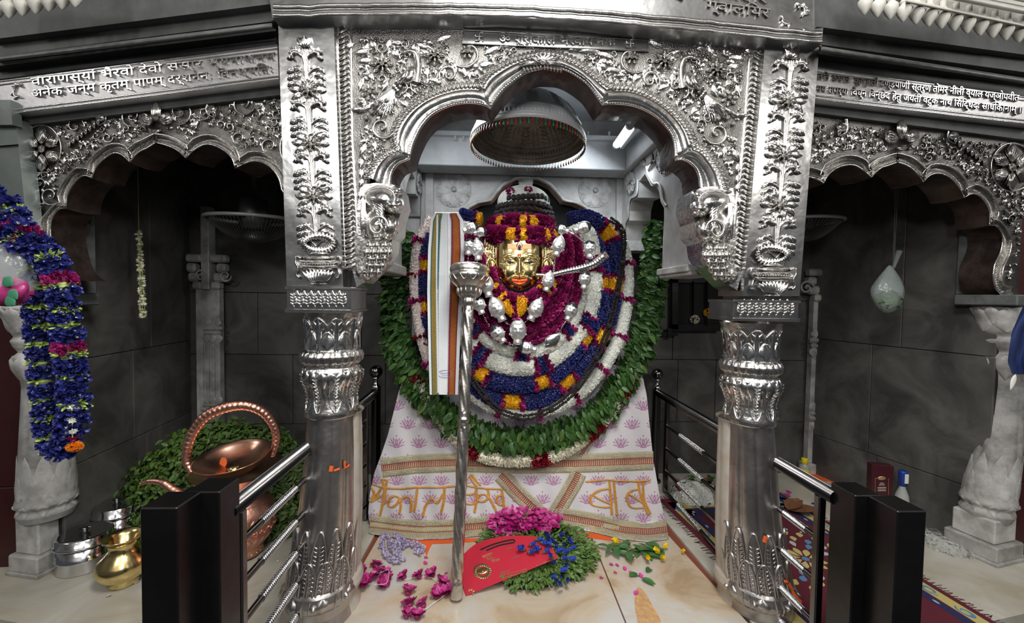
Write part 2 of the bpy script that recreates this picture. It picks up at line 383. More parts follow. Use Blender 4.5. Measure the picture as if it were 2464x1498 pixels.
for pts in ([(-3.0, 1.865), (-1.98, 1.64), (-1.24, 1.475), (-1.30, 2.9), (-3.0, 2.9)], [(-1.235, 1.475), (-.85, 1.38), (-.605, 1.27), (-.565, 2.9), (-1.295, 2.9)],
            [(.985, 1.27), (1.32, 1.38), (1.60, 1.45), (1.65, 2.9), (.905, 2.9)], [(1.605, 1.45), (2.34, 1.58), (3.3, 1.76), (3.3, 2.9), (1.655, 2.9)]):
    slab(fl, pts, -.035, 0, FLB)
for pts in ([(-3.0, 1.83), (-2.0, 1.60), (-.87, 1.35), (-.62, 1.24), (-.6, 1.29), (-.86, 1.42), (-1.97, 1.67)], [(.99, 1.24), (1.33, 1.345), (3.3, 1.73), (3.3, 1.82), (2.32, 1.62), (1.32, 1.41), (.97, 1.29)], [(-.615, 1.235), (.985, 1.235), (.97, 1.285), (-.6, 1.285)]):
    slab(fl, pts, -.06, -.001, FLB, 'ledge_edge')
mb = MB(); prism(mb, [(-4, -3), (4.5, -3), (4.5, 3.2), (-4, 3.2)], -.50, -.455)
mb.build('floor', [mat('hall_stone', (.05, .048, .047), .5, 0, .2, 9, .4, 3)], None, 'structure')
HALL = mat('hall_reflector', (.72, .71, .69), .8)  # unseen upper hall walls and ceiling, added as bright reflectors for the silver
mb = MB(); box(mb, (-6, -4.1, 2.1), (6.5, -4.0, 3.7)); mb.build('wall_back', [HALL], None, 'structure')
mb = MB(); box(mb, (-6.1, -4.1, 1.4), (-6, 1.0, 3.7)); mb.build('wall_left', [HALL], None, 'structure')
mb = MB(); box(mb, (6.5, -4.1, 1.4), (6.6, 1.0, 3.7)); mb.build('wall_right', [HALL], None, 'structure')
mb = MB(); box(mb, (-6, -4.1, 3.7), (6.5, 1.0, 3.8)); mb.build('ceiling', [HALL], None, 'structure')
# bay walls of marble slabs
def wall_slabs(name, A, B, zs, cuts, m, th=.04, back=BLACK):
    A = np.array(A, float); B = np.array(B, float); t = unit(B-A); L = np.linalg.norm(B-A); n = np.array([t[1], -t[0]])
    if n @ (A+B)/2 > 0: n = -n
    mb = MB(); q = [A-n*.012, B-n*.012, B-n*.08, A-n*.08]; prism(mb, q, 0, zs[-1]); w = mb.build(name, [back], None, 'structure')
    for k in range(len(zs)-1):
        cs = cuts[k % len(cuts)]; cs = [0]+[c*L for c in cs]+[L]
        for a, b in zip(cs[:-1], cs[1:]):
            mb = MB(); R = np.stack([[t[0], t[1], 0], [-n[0], -n[1], 0], [0, 0, 1]], 1)
            bbox(mb, (a+.0015, -.001*random.random(), zs[k]+.0015), (b-.0015, .02, zs[k+1]-.0015), .0025, 0, R, (A[0], A[1], 0))
            mb.build('slab', m, w)
    return w
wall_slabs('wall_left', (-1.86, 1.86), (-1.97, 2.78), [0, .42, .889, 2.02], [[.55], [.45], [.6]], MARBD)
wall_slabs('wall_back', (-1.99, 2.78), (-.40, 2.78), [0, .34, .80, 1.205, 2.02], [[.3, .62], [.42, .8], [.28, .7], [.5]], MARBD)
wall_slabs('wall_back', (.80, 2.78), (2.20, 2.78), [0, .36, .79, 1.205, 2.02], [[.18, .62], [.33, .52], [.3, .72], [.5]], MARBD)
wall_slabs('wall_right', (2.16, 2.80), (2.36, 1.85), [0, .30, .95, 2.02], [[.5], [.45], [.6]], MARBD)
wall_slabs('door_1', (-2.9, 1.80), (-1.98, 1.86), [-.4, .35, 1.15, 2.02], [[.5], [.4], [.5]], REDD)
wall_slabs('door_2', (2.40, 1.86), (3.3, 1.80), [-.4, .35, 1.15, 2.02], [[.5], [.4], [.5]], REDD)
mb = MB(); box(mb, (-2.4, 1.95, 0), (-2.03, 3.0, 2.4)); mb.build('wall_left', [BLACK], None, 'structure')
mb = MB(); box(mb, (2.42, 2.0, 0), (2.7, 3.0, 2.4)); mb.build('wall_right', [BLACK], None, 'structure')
# bay ceilings and the roof that keeps the hall light out
for pts in ([(-2.9, 2.06), (-.75, 1.62), (-.52, 1.62), (-.52, 2.9), (-2.9, 2.9)], [(.95, 1.64), (1.18, 1.64), (3.2, 2.12), (3.2, 2.9), (.95, 2.9)]):
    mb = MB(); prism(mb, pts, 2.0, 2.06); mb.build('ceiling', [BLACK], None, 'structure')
CEIL = mat('ceiling_marble', (.50, .54, .58), .5, 0, .1, 10, .15, 3)
mb = MB(); box(mb, (-.50, 1.62, 2.32), (.92, 2.75, 2.40)); mb.build('ceiling', [CEIL], None, 'structure')
# --- chamber back wall with its cusped niche
SB = Plane((0, 2.65, 0), (0, -1, 0))
def mirror(l, cx): return [(2*cx-x, y) for x, y in l[::-1]]
op = [(1112, 640), (1108, 560), (1112, 525), (1130, 500), (1155, 488), (1182, 484), (1192, 470), (1212, 447), (1240, 433), (1266, 429)]
op = op+mirror(op[:-1], 1268)
pts = [(1000, 395), (1000, 640)]+op+[(1510, 640), (1510, 395)]
mb = MB(); pxslab(mb, SB, pts, 0, .10)
box(mb, (-.52, 2.65, 2.13), (.86, 2.75, 2.36)); box(mb, (-.52, 2.65, 0), (-.16, 2.75, 1.35)); box(mb, (.60, 2.65, 0), (.86, 2.75, 1.35))
wb = mb.build('wall_back', [MARB], None, 'structure')
REDM = mat('ochre_moulding', (.30, .13, .08), .6, 0, .3, 40, .4, 10)
mb = MB(); o2 = resample(op, 80)
for k, (rr, w0) in enumerate(((4., .010), (2.5, .002))): r_tube(mb, SB, (o2-np.array([1268, 560]))*(1.0+.035*(1-k*.7))+np.array([1268, 560]), rr, .012, w0)
mb.build('arch_moulding', [MARBC], wb)
mb = MB(); r_tube(mb, SB, (o2-np.array([1268, 560]))*.975+np.array([1268, 560]), 4, .006, -.03); mb.build('arch_moulding', [REDM], wb)
mb = MB(); box(mb, (-.3, 2.76, 0), (.75, 2.79, 2.2)); mb.build('wall_back', [BLACK], None, 'structure')
def rosette(S, x, y, R, par, m, n=8, sx=1., h=.014):
    mb = MB()
    for k in range(n):
        a = 2*PI*k/n+PI/2
        t = np.linspace(0, 1, 7); u = np.linspace(-1, 1, 7); Wd = R*.40*np.sin(PI*(.12+.80*t**1.2))**.8
        rr = R*(.18+.80*t); X = x+(np.cos(a)*rr[:, None]-np.sin(a)*Wd[:, None]*u)*sx; Y = y+np.sin(a)*rr[:, None]+np.cos(a)*Wd[:, None]*u
        hh = h*(.35+.65*np.abs(u)**3)[None]*np.ones(7)[:, None]; hh[:, 0] = hh[:, -1] = 0; hh[-1] *= .6; mb.add(S(X, Y, hh), gf(7, 7))
        b = a+PI/n; r_dome(mb, S, x+math.cos(b)*R*.92*sx, y+math.sin(b)*R*.92, R*.10*sx, R*.10, h*.6, 0, 0, 0, 8, 3)
    r_dome(mb, S, x, y, R*.15*sx, R*.15, h*1.4)
    th = np.linspace(0, 2*PI, 40); r_tube(mb, S, np.stack([x+np.cos(th)*R*1.02*sx, y+np.sin(th)*R*1.02], 1), R*.03, h*.4)
    return mb.build('carved_rosette', [m], par)
rosette(SB, 1092, 456, 41, wb, MARBC); rosette(SB, 1433, 458, 40, wb, MARBC)
mb = MB()      # palmette above the niche
for a, L in ((-90, 42), (-112, 36), (-68, 36), (-132, 28), (-48, 28), (-150, 20), (-30, 20)):
    r_leaf(mb, SB, 1265, 452, math.radians(a), L, 13, .016, (.25 if a < -90 else -.25 if a > -90 else 0))
mb.build('carved_palmette', [MARBC], wb)
for x0, x1 in ((1024, 1042), (1484, 1500)):
    mb = MB(); pxslab(mb, SB, [(x0, 405), (x1, 405), (x1, 900), (x0, 900)], .03, .03); mb.build('corner_strip', [MARB], wb)
# beams
BEAM = mat('beam_marble', (.44, .455, .465), .45, 0, .2, 20, 0, 4, (.30, .31, .31))
mb = MB(); bbox(mb, (-.47, 2.44, 1.955), (.76, 2.60, 2.13)); bbox(mb, (-.47, 2.40, 2.115), (.76, 2.61, 2.14), .004)
bm = mb.build('trim_1', [BEAM], None, 'structure')
for x in (1095, 1115, 1395, 1415, 1466): 
    mb = MB(); p = P(x, 338, 2.42); tube(mb, [p, p+np.array([0, 0, .05])], .006, 6); mb.build('iron_pin', [MARBP], bm)
mb = MB(); bbox(mb, (.76, 1.64, 1.955), (.90, 2.60, 2.13)); mb.build('trim_2', [BEAM], None, 'structure')
mb = MB(); bbox(mb, (-.56, 1.64, 1.955), (-.47, 2.60, 2.13)); mb.build('trim_3', [BEAM], None, 'structure')
# --- chamber side walls with cusped openings
SR = Plane((.80, 0, 0), (-1, 0, 0)); SL = Plane((-.47, 0, 0), (1, 0, 0))
opR = [(1593, 655), (1595, 578), (1598, 528), (1598, 500), (1590, 486), (1586, 461), (1579, 447), (1567, 447), (1552, 418), (1538, 436), (1535, 475), (1521, 482), (1515, 507), (1514, 530), (1508, 542), (1505, 578), (1512, 602)]
def yz(S, l): l = np.array(l, float); return S(l[:, 0], l[:, 1])
oR = yz(SR, opR); top = 1.96
def side_wall(name, X, o, yn, yf, th, zb):
    pg = [(X, yn, zb), (X, yn, top), (X, yf, top), (X, yf, o[-1][2])]+[tuple(p) for p in o[::-1]]
    pg = np.array(pg); mb = MB(); poly(mb, pg); B = pg+np.array([th, 0, 0]); poly(mb, B); n = len(pg)
    mb.add(np.vstack([pg, B]), [(i, (i+1) % n, n+(i+1) % n, n+i) for i in range(n)], 0, False)
    return mb.build(name, [MARB], None, 'structure')
o = oR.copy(); o[0, 2] = 1.34
wr = side_wall('wall_right', .80, o, 1.66, 2.64, .13, 1.34)
mb = MB(); bbox(mb, (.78, 1.66, 1.315), (.95, o[0, 1]+.02, 1.345)); bbox(mb, (.79, 1.66, 1.30), (.94, o[0, 1]+.01, 1.318)); mb.build('base_moulding', [MARBC], wr)
for sgn in (1,):
    mb = MB(); pth = smooth(opR[3:9], 30); 
    r_tube(mb, SR, pth+np.array([4, -6]), 4, .015); r_leaf(mb, SR, 1556, 412, -1.35, 46, 16, .02, .2); r_leaf(mb, SR, 1552, 400, -2.0, 26, 12, .02, -.5); r_leaf(mb, SR, 1558, 400, -.8, 26, 12, .02, .5)
    r_tube(mb, SR, smooth(opR[9:], 24)+np.array([-4, -5]), 3, .012); mb.build('arch_carving', [MARBC], wr)
rosette(SR, 1515, 437, 30, wr, MARBC, 8, .42, .02); rosette(SR, 1597, 385, 36, wr, MARBC, 8, .55, .02)
opL = [(967, 636), (966, 560), (966, 500), (974, 470), (980, 440), (991, 412), (998, 430), (999, 466), (1007, 474), (1010, 520), (1015, 530), (1017, 575), (1010, 600)]
o = yz(SL, opL); o[0, 2] = 1.34
wl = side_wall('wall_left', -.47, o, 1.66, 2.64, -.13, 1.34)
mb = MB(); bbox(mb, (-.62, 1.66, 1.30), (-.45, o[0, 1]+.02, 1.345)); mb.build('base_moulding', [MARBC], wl)
rosette(SL, 1012, 440, 28, wl, MARBC, 8, .3, .02)
# dark soffit between portico and chamber
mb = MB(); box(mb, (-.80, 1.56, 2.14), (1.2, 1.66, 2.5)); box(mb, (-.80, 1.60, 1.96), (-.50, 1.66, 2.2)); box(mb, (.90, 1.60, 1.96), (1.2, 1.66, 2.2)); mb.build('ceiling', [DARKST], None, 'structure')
mb = MB(); box(mb, (-2.6, 1.5, 2.42), (2.9, 3.1, 2.5)); mb.build('ceiling', [BLACK], None, 'structure')  # unseen roof slab, added to block the world light from above
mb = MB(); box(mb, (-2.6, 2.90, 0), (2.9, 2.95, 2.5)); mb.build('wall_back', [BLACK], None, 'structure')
# marble pilasters at the back corners
def pilaster(x0, x1, Y, ztop, label):
    a = P(x0, 800, Y)[0]; b = P(x1, 800, Y)[0]; c = (a+b)/2; w = b-a
    t = thing('marble_pilaster', label, 'pilaster', (c, Y, 0))
    mb = MB(); bbox(mb, (a, Y-.05, .10), (b, Y, ztop)); 
    for k in range(3): bbox(mb, (a+w*(.2+.24*k), Y-.06, .45), (a+w*(.34+.24*k), Y-.05, ztop-.36), .004)
    mb.build('shaft', [MARBP], t)
    mb = MB(); bbox(mb, (a-.03, Y-.08, 0), (b+.03, Y, .10)); mb.build('base', [MARBP], t)
    S = Plane((0, Y-.052, 0), (0, -1, 0)); xc = (x0+x1)/2; sc = (x1-x0)/56.
    def band(zc, up):
        mb = MB(); y = float(P(xc, 800, Y)[2]); yy = 713-(zc-1.2)/Y*1000+ROLL*(xc-1190)
        r_tube(mb, S, [(x0+5*sc, yy), (xc, yy), (x1-5*sc, yy)], 5*sc, .014)
        r_tube(mb, S, [(x0+7*sc, yy+up*11*sc), (xc, yy+up*11*sc), (x1-7*sc, yy+up*11*sc)], 3.5*sc, .010)
        for k in (-1, 0, 1): r_leaf(mb, S, xc+k*15*sc, yy+up*14*sc, up*PI/2, 22*sc, 15*sc, .012)
        for k in (-.5, .5): r_leaf(mb, S, xc+k*24*sc, yy-up*6*sc, -up*PI/2, 17*sc, 14*sc, .010)
        mb.build('lotus_band', [MARBP], t)
    band(ztop-.28, 1); band(.42, -1)
    mb = MB()
    for s in (-1, 1):
        for q, (dx, dz, hw_, hh_) in enumerate(((.62, .0, .028, .03), (.85, .05, .034, .035), (1.0, .11, .03, .035), (.8, .17, .05, .03))): bbox(mb, (c+s*w*dx*.62-hw_, Y-.07, ztop+dz-hh_*.6), (c+s*w*dx*.62+hw_, Y-.01, ztop+dz+hh_), .014)
        r_spiral(mb, Plane((0, Y-.07, 0), (0, -1, 0)), xc+s*30*sc, 713-(ztop+.07-1.2)/Y*1000+ROLL*(xc-1190), 15*sc, 0, 1.4, s, 3, False, 0, .015)
    bbox(mb, (c-.025, Y-.07, ztop-.02), (c+.025, Y, ztop+.5)); mb.build('bracket', [MARBP], t)
pilaster(484, 540, 2.76, 1.24, 'pale marble pilaster in the dark left bay, behind the green leaf heap')
pilaster(1943, 2008, 2.76, 1.22, 'pale marble pilaster in the dark right bay, behind the yellow-capped bottle')
# barred window in the right bay
t = thing('barred_window', 'dark barred window with flowers behind it, right of the leaf garland', 'window', P(1665, 795, 2.755))
SW = Plane((0, 2.752, 0), (0, -1, 0)); mb = MB()
for a, b in (((1618, 672), (1632, 792)), ((1618, 780), (1735, 796)), ((1618, 668), (1735, 680))):
    pxslab(mb, SW, [(a[0], a[1]), (b[0], a[1]), (b[0], b[1]), (a[0], b[1])], .02, .03)
mb.build('window_frame', [STEELD], t)
mb = MB(); pxslab(mb, SW, [(1630, 676), (1740, 676), (1740, 784), (1630, 784)], 0.001, .003); mb.build('opening', [BLACK], t)
for x in (1667, 1700): mb = MB(); tube(mb, [SW(x, 676, .02), SW(x, 784, .02)], .006, 8); mb.build('bar', [STEEL], t)
mb = MB(); pxslab(mb, SW, [(1607, 790), (1618, 790), (1618, 812), (1607, 812)], .02, .02); pxslab(mb, SW, [(1594, 799), (1632, 799), (1632, 808), (1594, 808)], .012, .012); mb.build('hinge', [STEELD], t)
# ================================================================== the silver portico
SPN = Plane((0, 1.50, 0), (0, -1, 0))        # arch panel
SPI = Plane((0, 1.47, 0), (0, -1, 0))        # piers
# traced lobes of the centre arch: rope line and inner lip (photo pixels, on the panel's plane)
ropeL = [[(885, 425), (900, 394), (928, 369), (957, 361)], [(957, 361), (947, 335), (952, 308), (968, 280), (992, 255), (1025, 233), (1070, 215), (1115, 206), (1157, 207)], [(1157, 207), (1175, 180), (1210, 157), (1250, 140), (1306, 128)]]
lipL = [[(940, 450), (945, 418), (960, 396), (987, 384)], [(987, 384), (991, 364), (1003, 333), (1019, 303), (1043, 277), (1084, 257), (1125, 250), (1160, 253), (1181, 263)], [(1181, 263), (1196, 240), (1216, 216), (1262, 180), (1306, 166)]]
ropeR = [[(1306, 128), (1347, 133), (1391, 151), (1425, 176), (1447, 194), (1472, 210)], [(1472, 210), (1523, 213), (1564, 229), (1604, 254), (1635, 283), (1657, 313), (1672, 350)], [(1672, 350), (1700, 366), (1720, 394), (1738, 425), (1750, 460)]]
lipR = [[(1306, 166), (1351, 168), (1385, 184), (1414, 206), (1430, 227), (1449, 255)], [(1449, 255), (1478, 252), (1523, 257), (1564, 274), (1594, 299), (1618, 335), (1624, 388)], [(1624, 388), (1644, 386), (1668, 402), (1679, 425), (1682, 450)]]
def join(ls, n=22): return np.vstack([smooth(l, n) for l in ls])
RP = join(ropeL+ropeR); LP = join(lipL+lipR)
t = thing('silver_portico', 'embossed silver cusped arch with peacocks framing the deity', 'arch', (.15, 1.5, 1.3))
mb = MB()
pg = [tuple(p) for p in RP]+[(1764, 520), (1765, 652), (1782, 652), (1825, 96), (1822, 60), (822, 40), (838, 650), (866, 650), (868, 520)]
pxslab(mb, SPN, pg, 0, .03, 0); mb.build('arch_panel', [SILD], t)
# band between rope and lip, then soffit
mb = MB(); prof = [(0, .004), (.18, .010), (.30, .006), (.40, -.012), (.62, -.030), (.78, -.030), (.84, -.018), (.93, -.018), (1.0, -.026)]
st = np.stack([SPN(RP[:, 0]+(LP-RP)[:, 0]*f, RP[:, 1]+(LP-RP)[:, 1]*f, w) for f, w in prof], 1)
mb.add(st, gf(len(RP), len(prof))); mb.build('arch_moulding', [SILB], t)
mb = MB(); lip = st[:, -1]; n = len(lip)
wob = np.sin(np.arange(n)*1.7)*.004+np.sin(np.arange(n)*.6)*.006
seq = [lip, lip+np.array([0, .01, -.002]), lip+np.stack([0*wob, .06+0*wob, wob], 1), lip+np.stack([0*wob, .13+wob, wob*.6], 1), lip+np.array([0, .14, .05])]
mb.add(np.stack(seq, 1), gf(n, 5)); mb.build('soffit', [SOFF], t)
mb = MB()
for l in ropeL+ropeR: r_rope(mb, SPN, smooth(l, 60), 21, 9.5, .014, .5 if l in ropeL else -.5, 0, .002, .66)
mb.build('rope_border', [SIL], t, 'stuff')
mb = MB(); bl = RP+(LP-RP)*.86
for p in resample(bl, 170): r_dome(mb, SPN, p[0], p[1], 2.4, 2.4, .004, 0, -.018, 0, 6, 3)
mb.build('bead_row', [SIL], t, 'stuff')
# vertical and top rope borders with their plain strips
mb = MB(); r_rope(mb, SPN, [(824, 60), (832, 330), (844, 640)], 25, 12.5, .018, .45, 0, 0., .5); r_rope(mb, SPN, [(1829, 100), (1806, 380), (1780, 644)], 25, 12.5, .018, -.45, 0, 0., .5)
mb.build('rope_border', [SIL], t, 'stuff')
mb = MB(); r_rope(mb, SPN, [(845, 46), (1150, 50), (1500, 66), (1815, 86)], 14, 6, .012, .5); mb.build('rope_border', [SILD], t, 'stuff')  # top rope takes the darker silver: shade under the lintel put into colour
mb = MB()
for l, wd in (([(842, 70), (847, 330), (858, 560)], 6), ([(1808, 110), (1786, 380), (1766, 560)], 7), ([(812, 60), (820, 330), (830, 640)], 3), ([(1842, 100), (1820, 380), (1793, 640)], 3)):
    mb = MB(); r_tube(mb, SPN, resample(l, 20), wd, .006, 0); mb.build('plain_fillet', [SILB], t)
def peacock(mx):
    fx = (lambda x: 2645-x) if mx else (lambda x: x)
    dy = 14 if mx else 0; a_ = (lambda a: PI-a) if mx else (lambda a: a)
    mb = MB(); S = SPN
    def D(x, y, rx, ry, h, a=0): r_dome(mb, S, fx(x), y+dy, rx, ry, h, -a if mx else a, 0, 0, 14, 6)
    def T(pts, r, h=None): q = smooth(pts, 20); q[:, 0] = fx(q[:, 0]); q[:, 1] += dy; r_tube(mb, S, q, r, h, 0, 0, 7)
    T([(973, 124), (985, 121), (998, 127), (1005, 150), (1004, 175), (1000, 196)], np.linspace(6, 14, 20), np.linspace(.018, .026, 20))
    D(972, 124, 10, 7, .024); T([(966, 127), (961, 133), (963, 141)], 3, .016)
    D(985, 182, 26, 17, .034, 2.0); D(968, 185, 24, 12, .042, 2.15)
    for k in range(5):
        for j in range(3): r_leaf(mb, S, fx(976-k*6+j*4), 160+k*10+j*5+dy, a_(2.1), 16, 7, .046-.004*k, 0)
    for k in range(9):
        a = 2.15+(k-4)*.07; r_leaf(mb, S, fx(952-k*.5), 205+k*1.2+dy, a_(a), 72+6*(k % 3), 10, .022, (.05*(k-4))*(-1 if mx else 1))
    for x, y in ((905, 250), (893, 268), (930, 240), (880, 282), (915, 270)): D(x, y, 7, 7, .032)
    T([(988, 200), (990, 214), (1000, 222)], 3.5, .02); T([(976, 198), (980, 212), (972, 222)], 3.5, .02)
    for q in (-1, 0, 1): T([(976+q*2, 117), (978+q*6, 104)], 1.6, .014)
    return mb.build('peacock', [SIL], t, label='raised peacock with a long tail')
peacock(False); peacock(True)
def spandrel(mx):
    fx = (lambda x: 2645-x) if mx else (lambda x: x); q = 14 if mx else 0; sg = -1 if mx else 1
    A = (lambda a: PI-a) if mx else (lambda a: a); mb = MB(); S = SPN; occ = []
    for x, y, R, n, l in ((919, 153, 29, 8, 2), (1045, 132, 27, 8, 2), (1124, 124, 17, 6, 1), (889, 220, 22, 7, 1), (1080+300, 900, 1, 3, 1)):
        if y > 800: continue
        r_flower(mb, S, fx(x), y+q, R, n, .017, l); occ.append((fx(x), y+q, R))
    for x, y, r, a, tn, d in ((1124, 122, 44, 2.2, .62, -1), (919, 305, 32, .2, 1.1, 1), (1080, 178, 24, 2.6, 1.2, 1), (1190, 98, 1, 0, 1, 1)):
        if r > 5: r_spiral(mb, S, fx(x), y+q, r, A(a), tn, d*sg, 4.5, True, 0, .014); occ.append((fx(x), y+q, r*.9))
    for x, y, a, L, wd in ((852, 104, 2.6, 34, 14), (890, 122, 2.9, 40, 16), (893, 145, 3.0, 36, 15), (905, 118, -2.2, 34, 15), (930, 118, -1.2, 30, 14), (940, 105, -.2, 30, 12), (1010, 108, .3, 36, 12), (1012, 118, .6, 34, 12), (1050, 100, -.5, 40, 13), (1085, 150, .9, 28, 15), (1100, 158, .7, 36, 17), (1150, 160, -.3, 40, 14), (1165, 130, -.5, 50, 14), (1200, 112, -.2, 56, 12), (1240, 105, -.1, 40, 10), (1065, 160, 1.4, 26, 14), (1022, 160, 1.2, 30, 15), (1030, 190, .2, 34, 13), (870, 185, 1.6, 34, 15), (880, 175, .6, 30, 14), (930, 190, 1.8, 30, 14), (900, 245, 2.4, 50, 9), (875, 262, 3.0, 38, 9), (960, 240, .6, 34, 14), (880, 345, 1.9, 34, 14), (895, 335, 1.1, 30, 12), (870, 380, 1.6, 26, 13), (868, 405, 1.4, 26, 12), (872, 430, 1.8, 22, 12), (866, 460, 1.5, 22, 10)):
        r_leaf(mb, S, fx(x), y+q, A(a), L, wd, .014, .35*sg); occ.append((fx(x+math.cos(a)*L/2), y+q+math.sin(a)*L/2, L*.22))
    for k in range(7): occ.append((fx(1000-k*22), 150+k*24+q, 17))
    rp = np.vstack([smooth(l, 22) for l in (ropeR[:2] if mx else ropeL[1:])]); c = np.array([1310, 420]); out = c+(rp-c)*1.055
    pgx = [tuple(p) for p in (out[::-1] if mx else out)]+([(1300, 100), (1565, 118), (1800, 118), (1775, 420), (1750, 400)][::1] if mx else [(1290, 100), (1125, 100), (858, 82), (862, 330), (874, 440)])
    if mx: pgx = [tuple(p) for p in out]+[(1750, 400), (1762, 500), (1798, 120), (1580, 120), (1575, 122), (1300, 112)]
    fill_foliage(mb, S, pgx, occ, 320, 1.05, .013, 0, 11+mx); fill_foliage(mb, S, pgx, occ, 320, .62, .010, 0, 21+mx)
    return mb.build('foliage_relief', [SIL], t, 'stuff')
spandrel(False); spandrel(True)
# apex shell
mb = MB()
for k in range(9):
    a = -PI/2+(k-4)*.36; r_leaf(mb, SPN, 1306, 152, a, 26+6*abs(k-4), 9, .022, (k-4)*.14)
r_dome(mb, SPN, 1306, 150, 8, 7, .03); r_rope(mb, SPN, [(1262, 168), (1306, 160), (1350, 168)], 14, 7, .02, .2)
mb.build('apex_shell', [SIL], t, 'stuff')
# inscription plate
mb = MB(); pxslab(mb, SPN, [(1118, 70), (1560, 96), (1562, 124), (1112, 104)], .006, .006, 0)
for l in ([(1118, 72), (1560, 97)], [(1113, 104), (1561, 123)], [(1118, 72), (1113, 104)], [(1560, 97), (1561, 123)]): r_tube(mb, SPN, resample(l, 12), 1.6, .006, .006)
ip = mb.build('inscription_plate', [SILP], t)
mb = MB(); text_on(mb, SPN, 'ॐ श्रीकाल भैरवाय नमः', (1200, 101), (1480, 109), 28, .004, .009)
for cx, cy in ((1153, 88), (1517, 104)):
    for k in range(4):
        a = k*PI/2; R2 = np.array([[math.cos(a), -math.sin(a)], [math.sin(a), math.cos(a)]])
        r_tube(mb, SPN, np.array([(0, 0), (0, -9), (5, -9), (10, -9)])@R2.T+np.array([cx, cy]), 1.9, .007, .006)
        r_dome(mb, SPN, cx+5.2*(1 if k % 3 else -1), cy+5.2*(1 if k < 2 else -1), 1.6, 1.6, .006, 0, .006, 0, 6, 3)
mb.build('lettering', [SIL], ip, 'stuff')
mb = MB()
for k in range(14): r_dome(mb, SPN, 1268+k*6.2, 113+k*.25-3*math.sin(PI*k/13), 2.6, 2.6, .007, 0, 0, 0, 8, 3)
mb.build('bead_row', [SIL], t, 'stuff')
# bulging leaf-monster brackets at the springing
def bracket(mx):
    fx = (lambda x: 2632-x) if mx else (lambda x: x); q = 8 if mx else 0; mb = MB(); S = SPN
    A = (lambda a: PI-a) if mx else (lambda a: a); sg = -1 if mx else 1
    def D(x, y, rx, ry, h, a=0., w=0.): r_dome(mb, S, fx(x), y+q, rx, ry, h, -a if mx else a, w, 0, 20, 8)
    def T(pts, r, h=None, w=0.):
        z = smooth(pts, 24); z[:, 0] = fx(z[:, 0]); z[:, 1] += q; r_tube(mb, S, z, r, h, w, 0, 7)
    pgb = [(868, 445), (900, 440), (940, 442), (966, 452), (972, 490), (960, 525), (958, 560), (944, 575), (940, 605), (925, 632), (900, 655), (875, 680), (858, 690), (848, 650), (856, 520)]
    pxslab(mb, S, [(fx(x), y+q) for x, y in pgb], .004, .12)
    D(918, 478, 44, 34, .075, .1); D(944, 492, 26, 24, .09); D(952, 460, 18, 14, .06); D(905, 540, 34, 46, .055); D(935, 545, 24, 36, .06, .1)
    D(906, 608, 42, 38, .06); D(880, 650, 26, 26, .045, .6)
    D(955, 505, 13, 9, .10, .5)
    T([(880, 462), (905, 452), (935, 455), (950, 472), (945, 490), (930, 486)], np.linspace(2, 4, 24), .012, .072)
    z = np.linspace(0, 1, 30); a = 2*PI*1.25*z; r = 26*(1-.75*z)
    sp = np.stack([fx(908+np.cos(a)*r), 545+q-np.sin(a)*r*1.1], 1); r_tube(mb, S, sp, 5*(1-.3*z), .014, .056)
    D(908, 546, 8, 8, .078)
    for k in range(9):
        a = -2.2+k*.17; r_leaf(mb, S, fx(892+k*2.6), 478+k*5.6+q, A(.15+k*.12), 40-k*1.5, 11, .018, .8*sg, .058-.001*k)
    for k in range(4): r_leaf(mb, S, fx(872+k*2), 480+q, A(1.45+k*.08), 90, 12, .03, -.1*sg, .02)
    for r_, row in enumerate(((888, 905, 926), (880, 897, 915, 934), (889, 906, 924), (886, 902, 918), (892, 908))):
        for x in row:
            r_dome(mb, S, fx(x), 590+r_*16+q, 11.5, 15, .030-.002*r_, 0, .050-.007*abs(r_-1)+.0015*r_, 0, 14, 6); r_tube(mb, S, [(fx(x), 580+r_*16+q), (fx(x), 602+r_*16+q)], 1.3, .004, .078-.007*abs(r_-1))
    r_flower(mb, S, fx(873), 655+q, 14, 6, .016, 1, w0=.03)
    return mb.build('leaf_bracket', [SIL], t, 'stuff')
bracket(False); bracket(True)
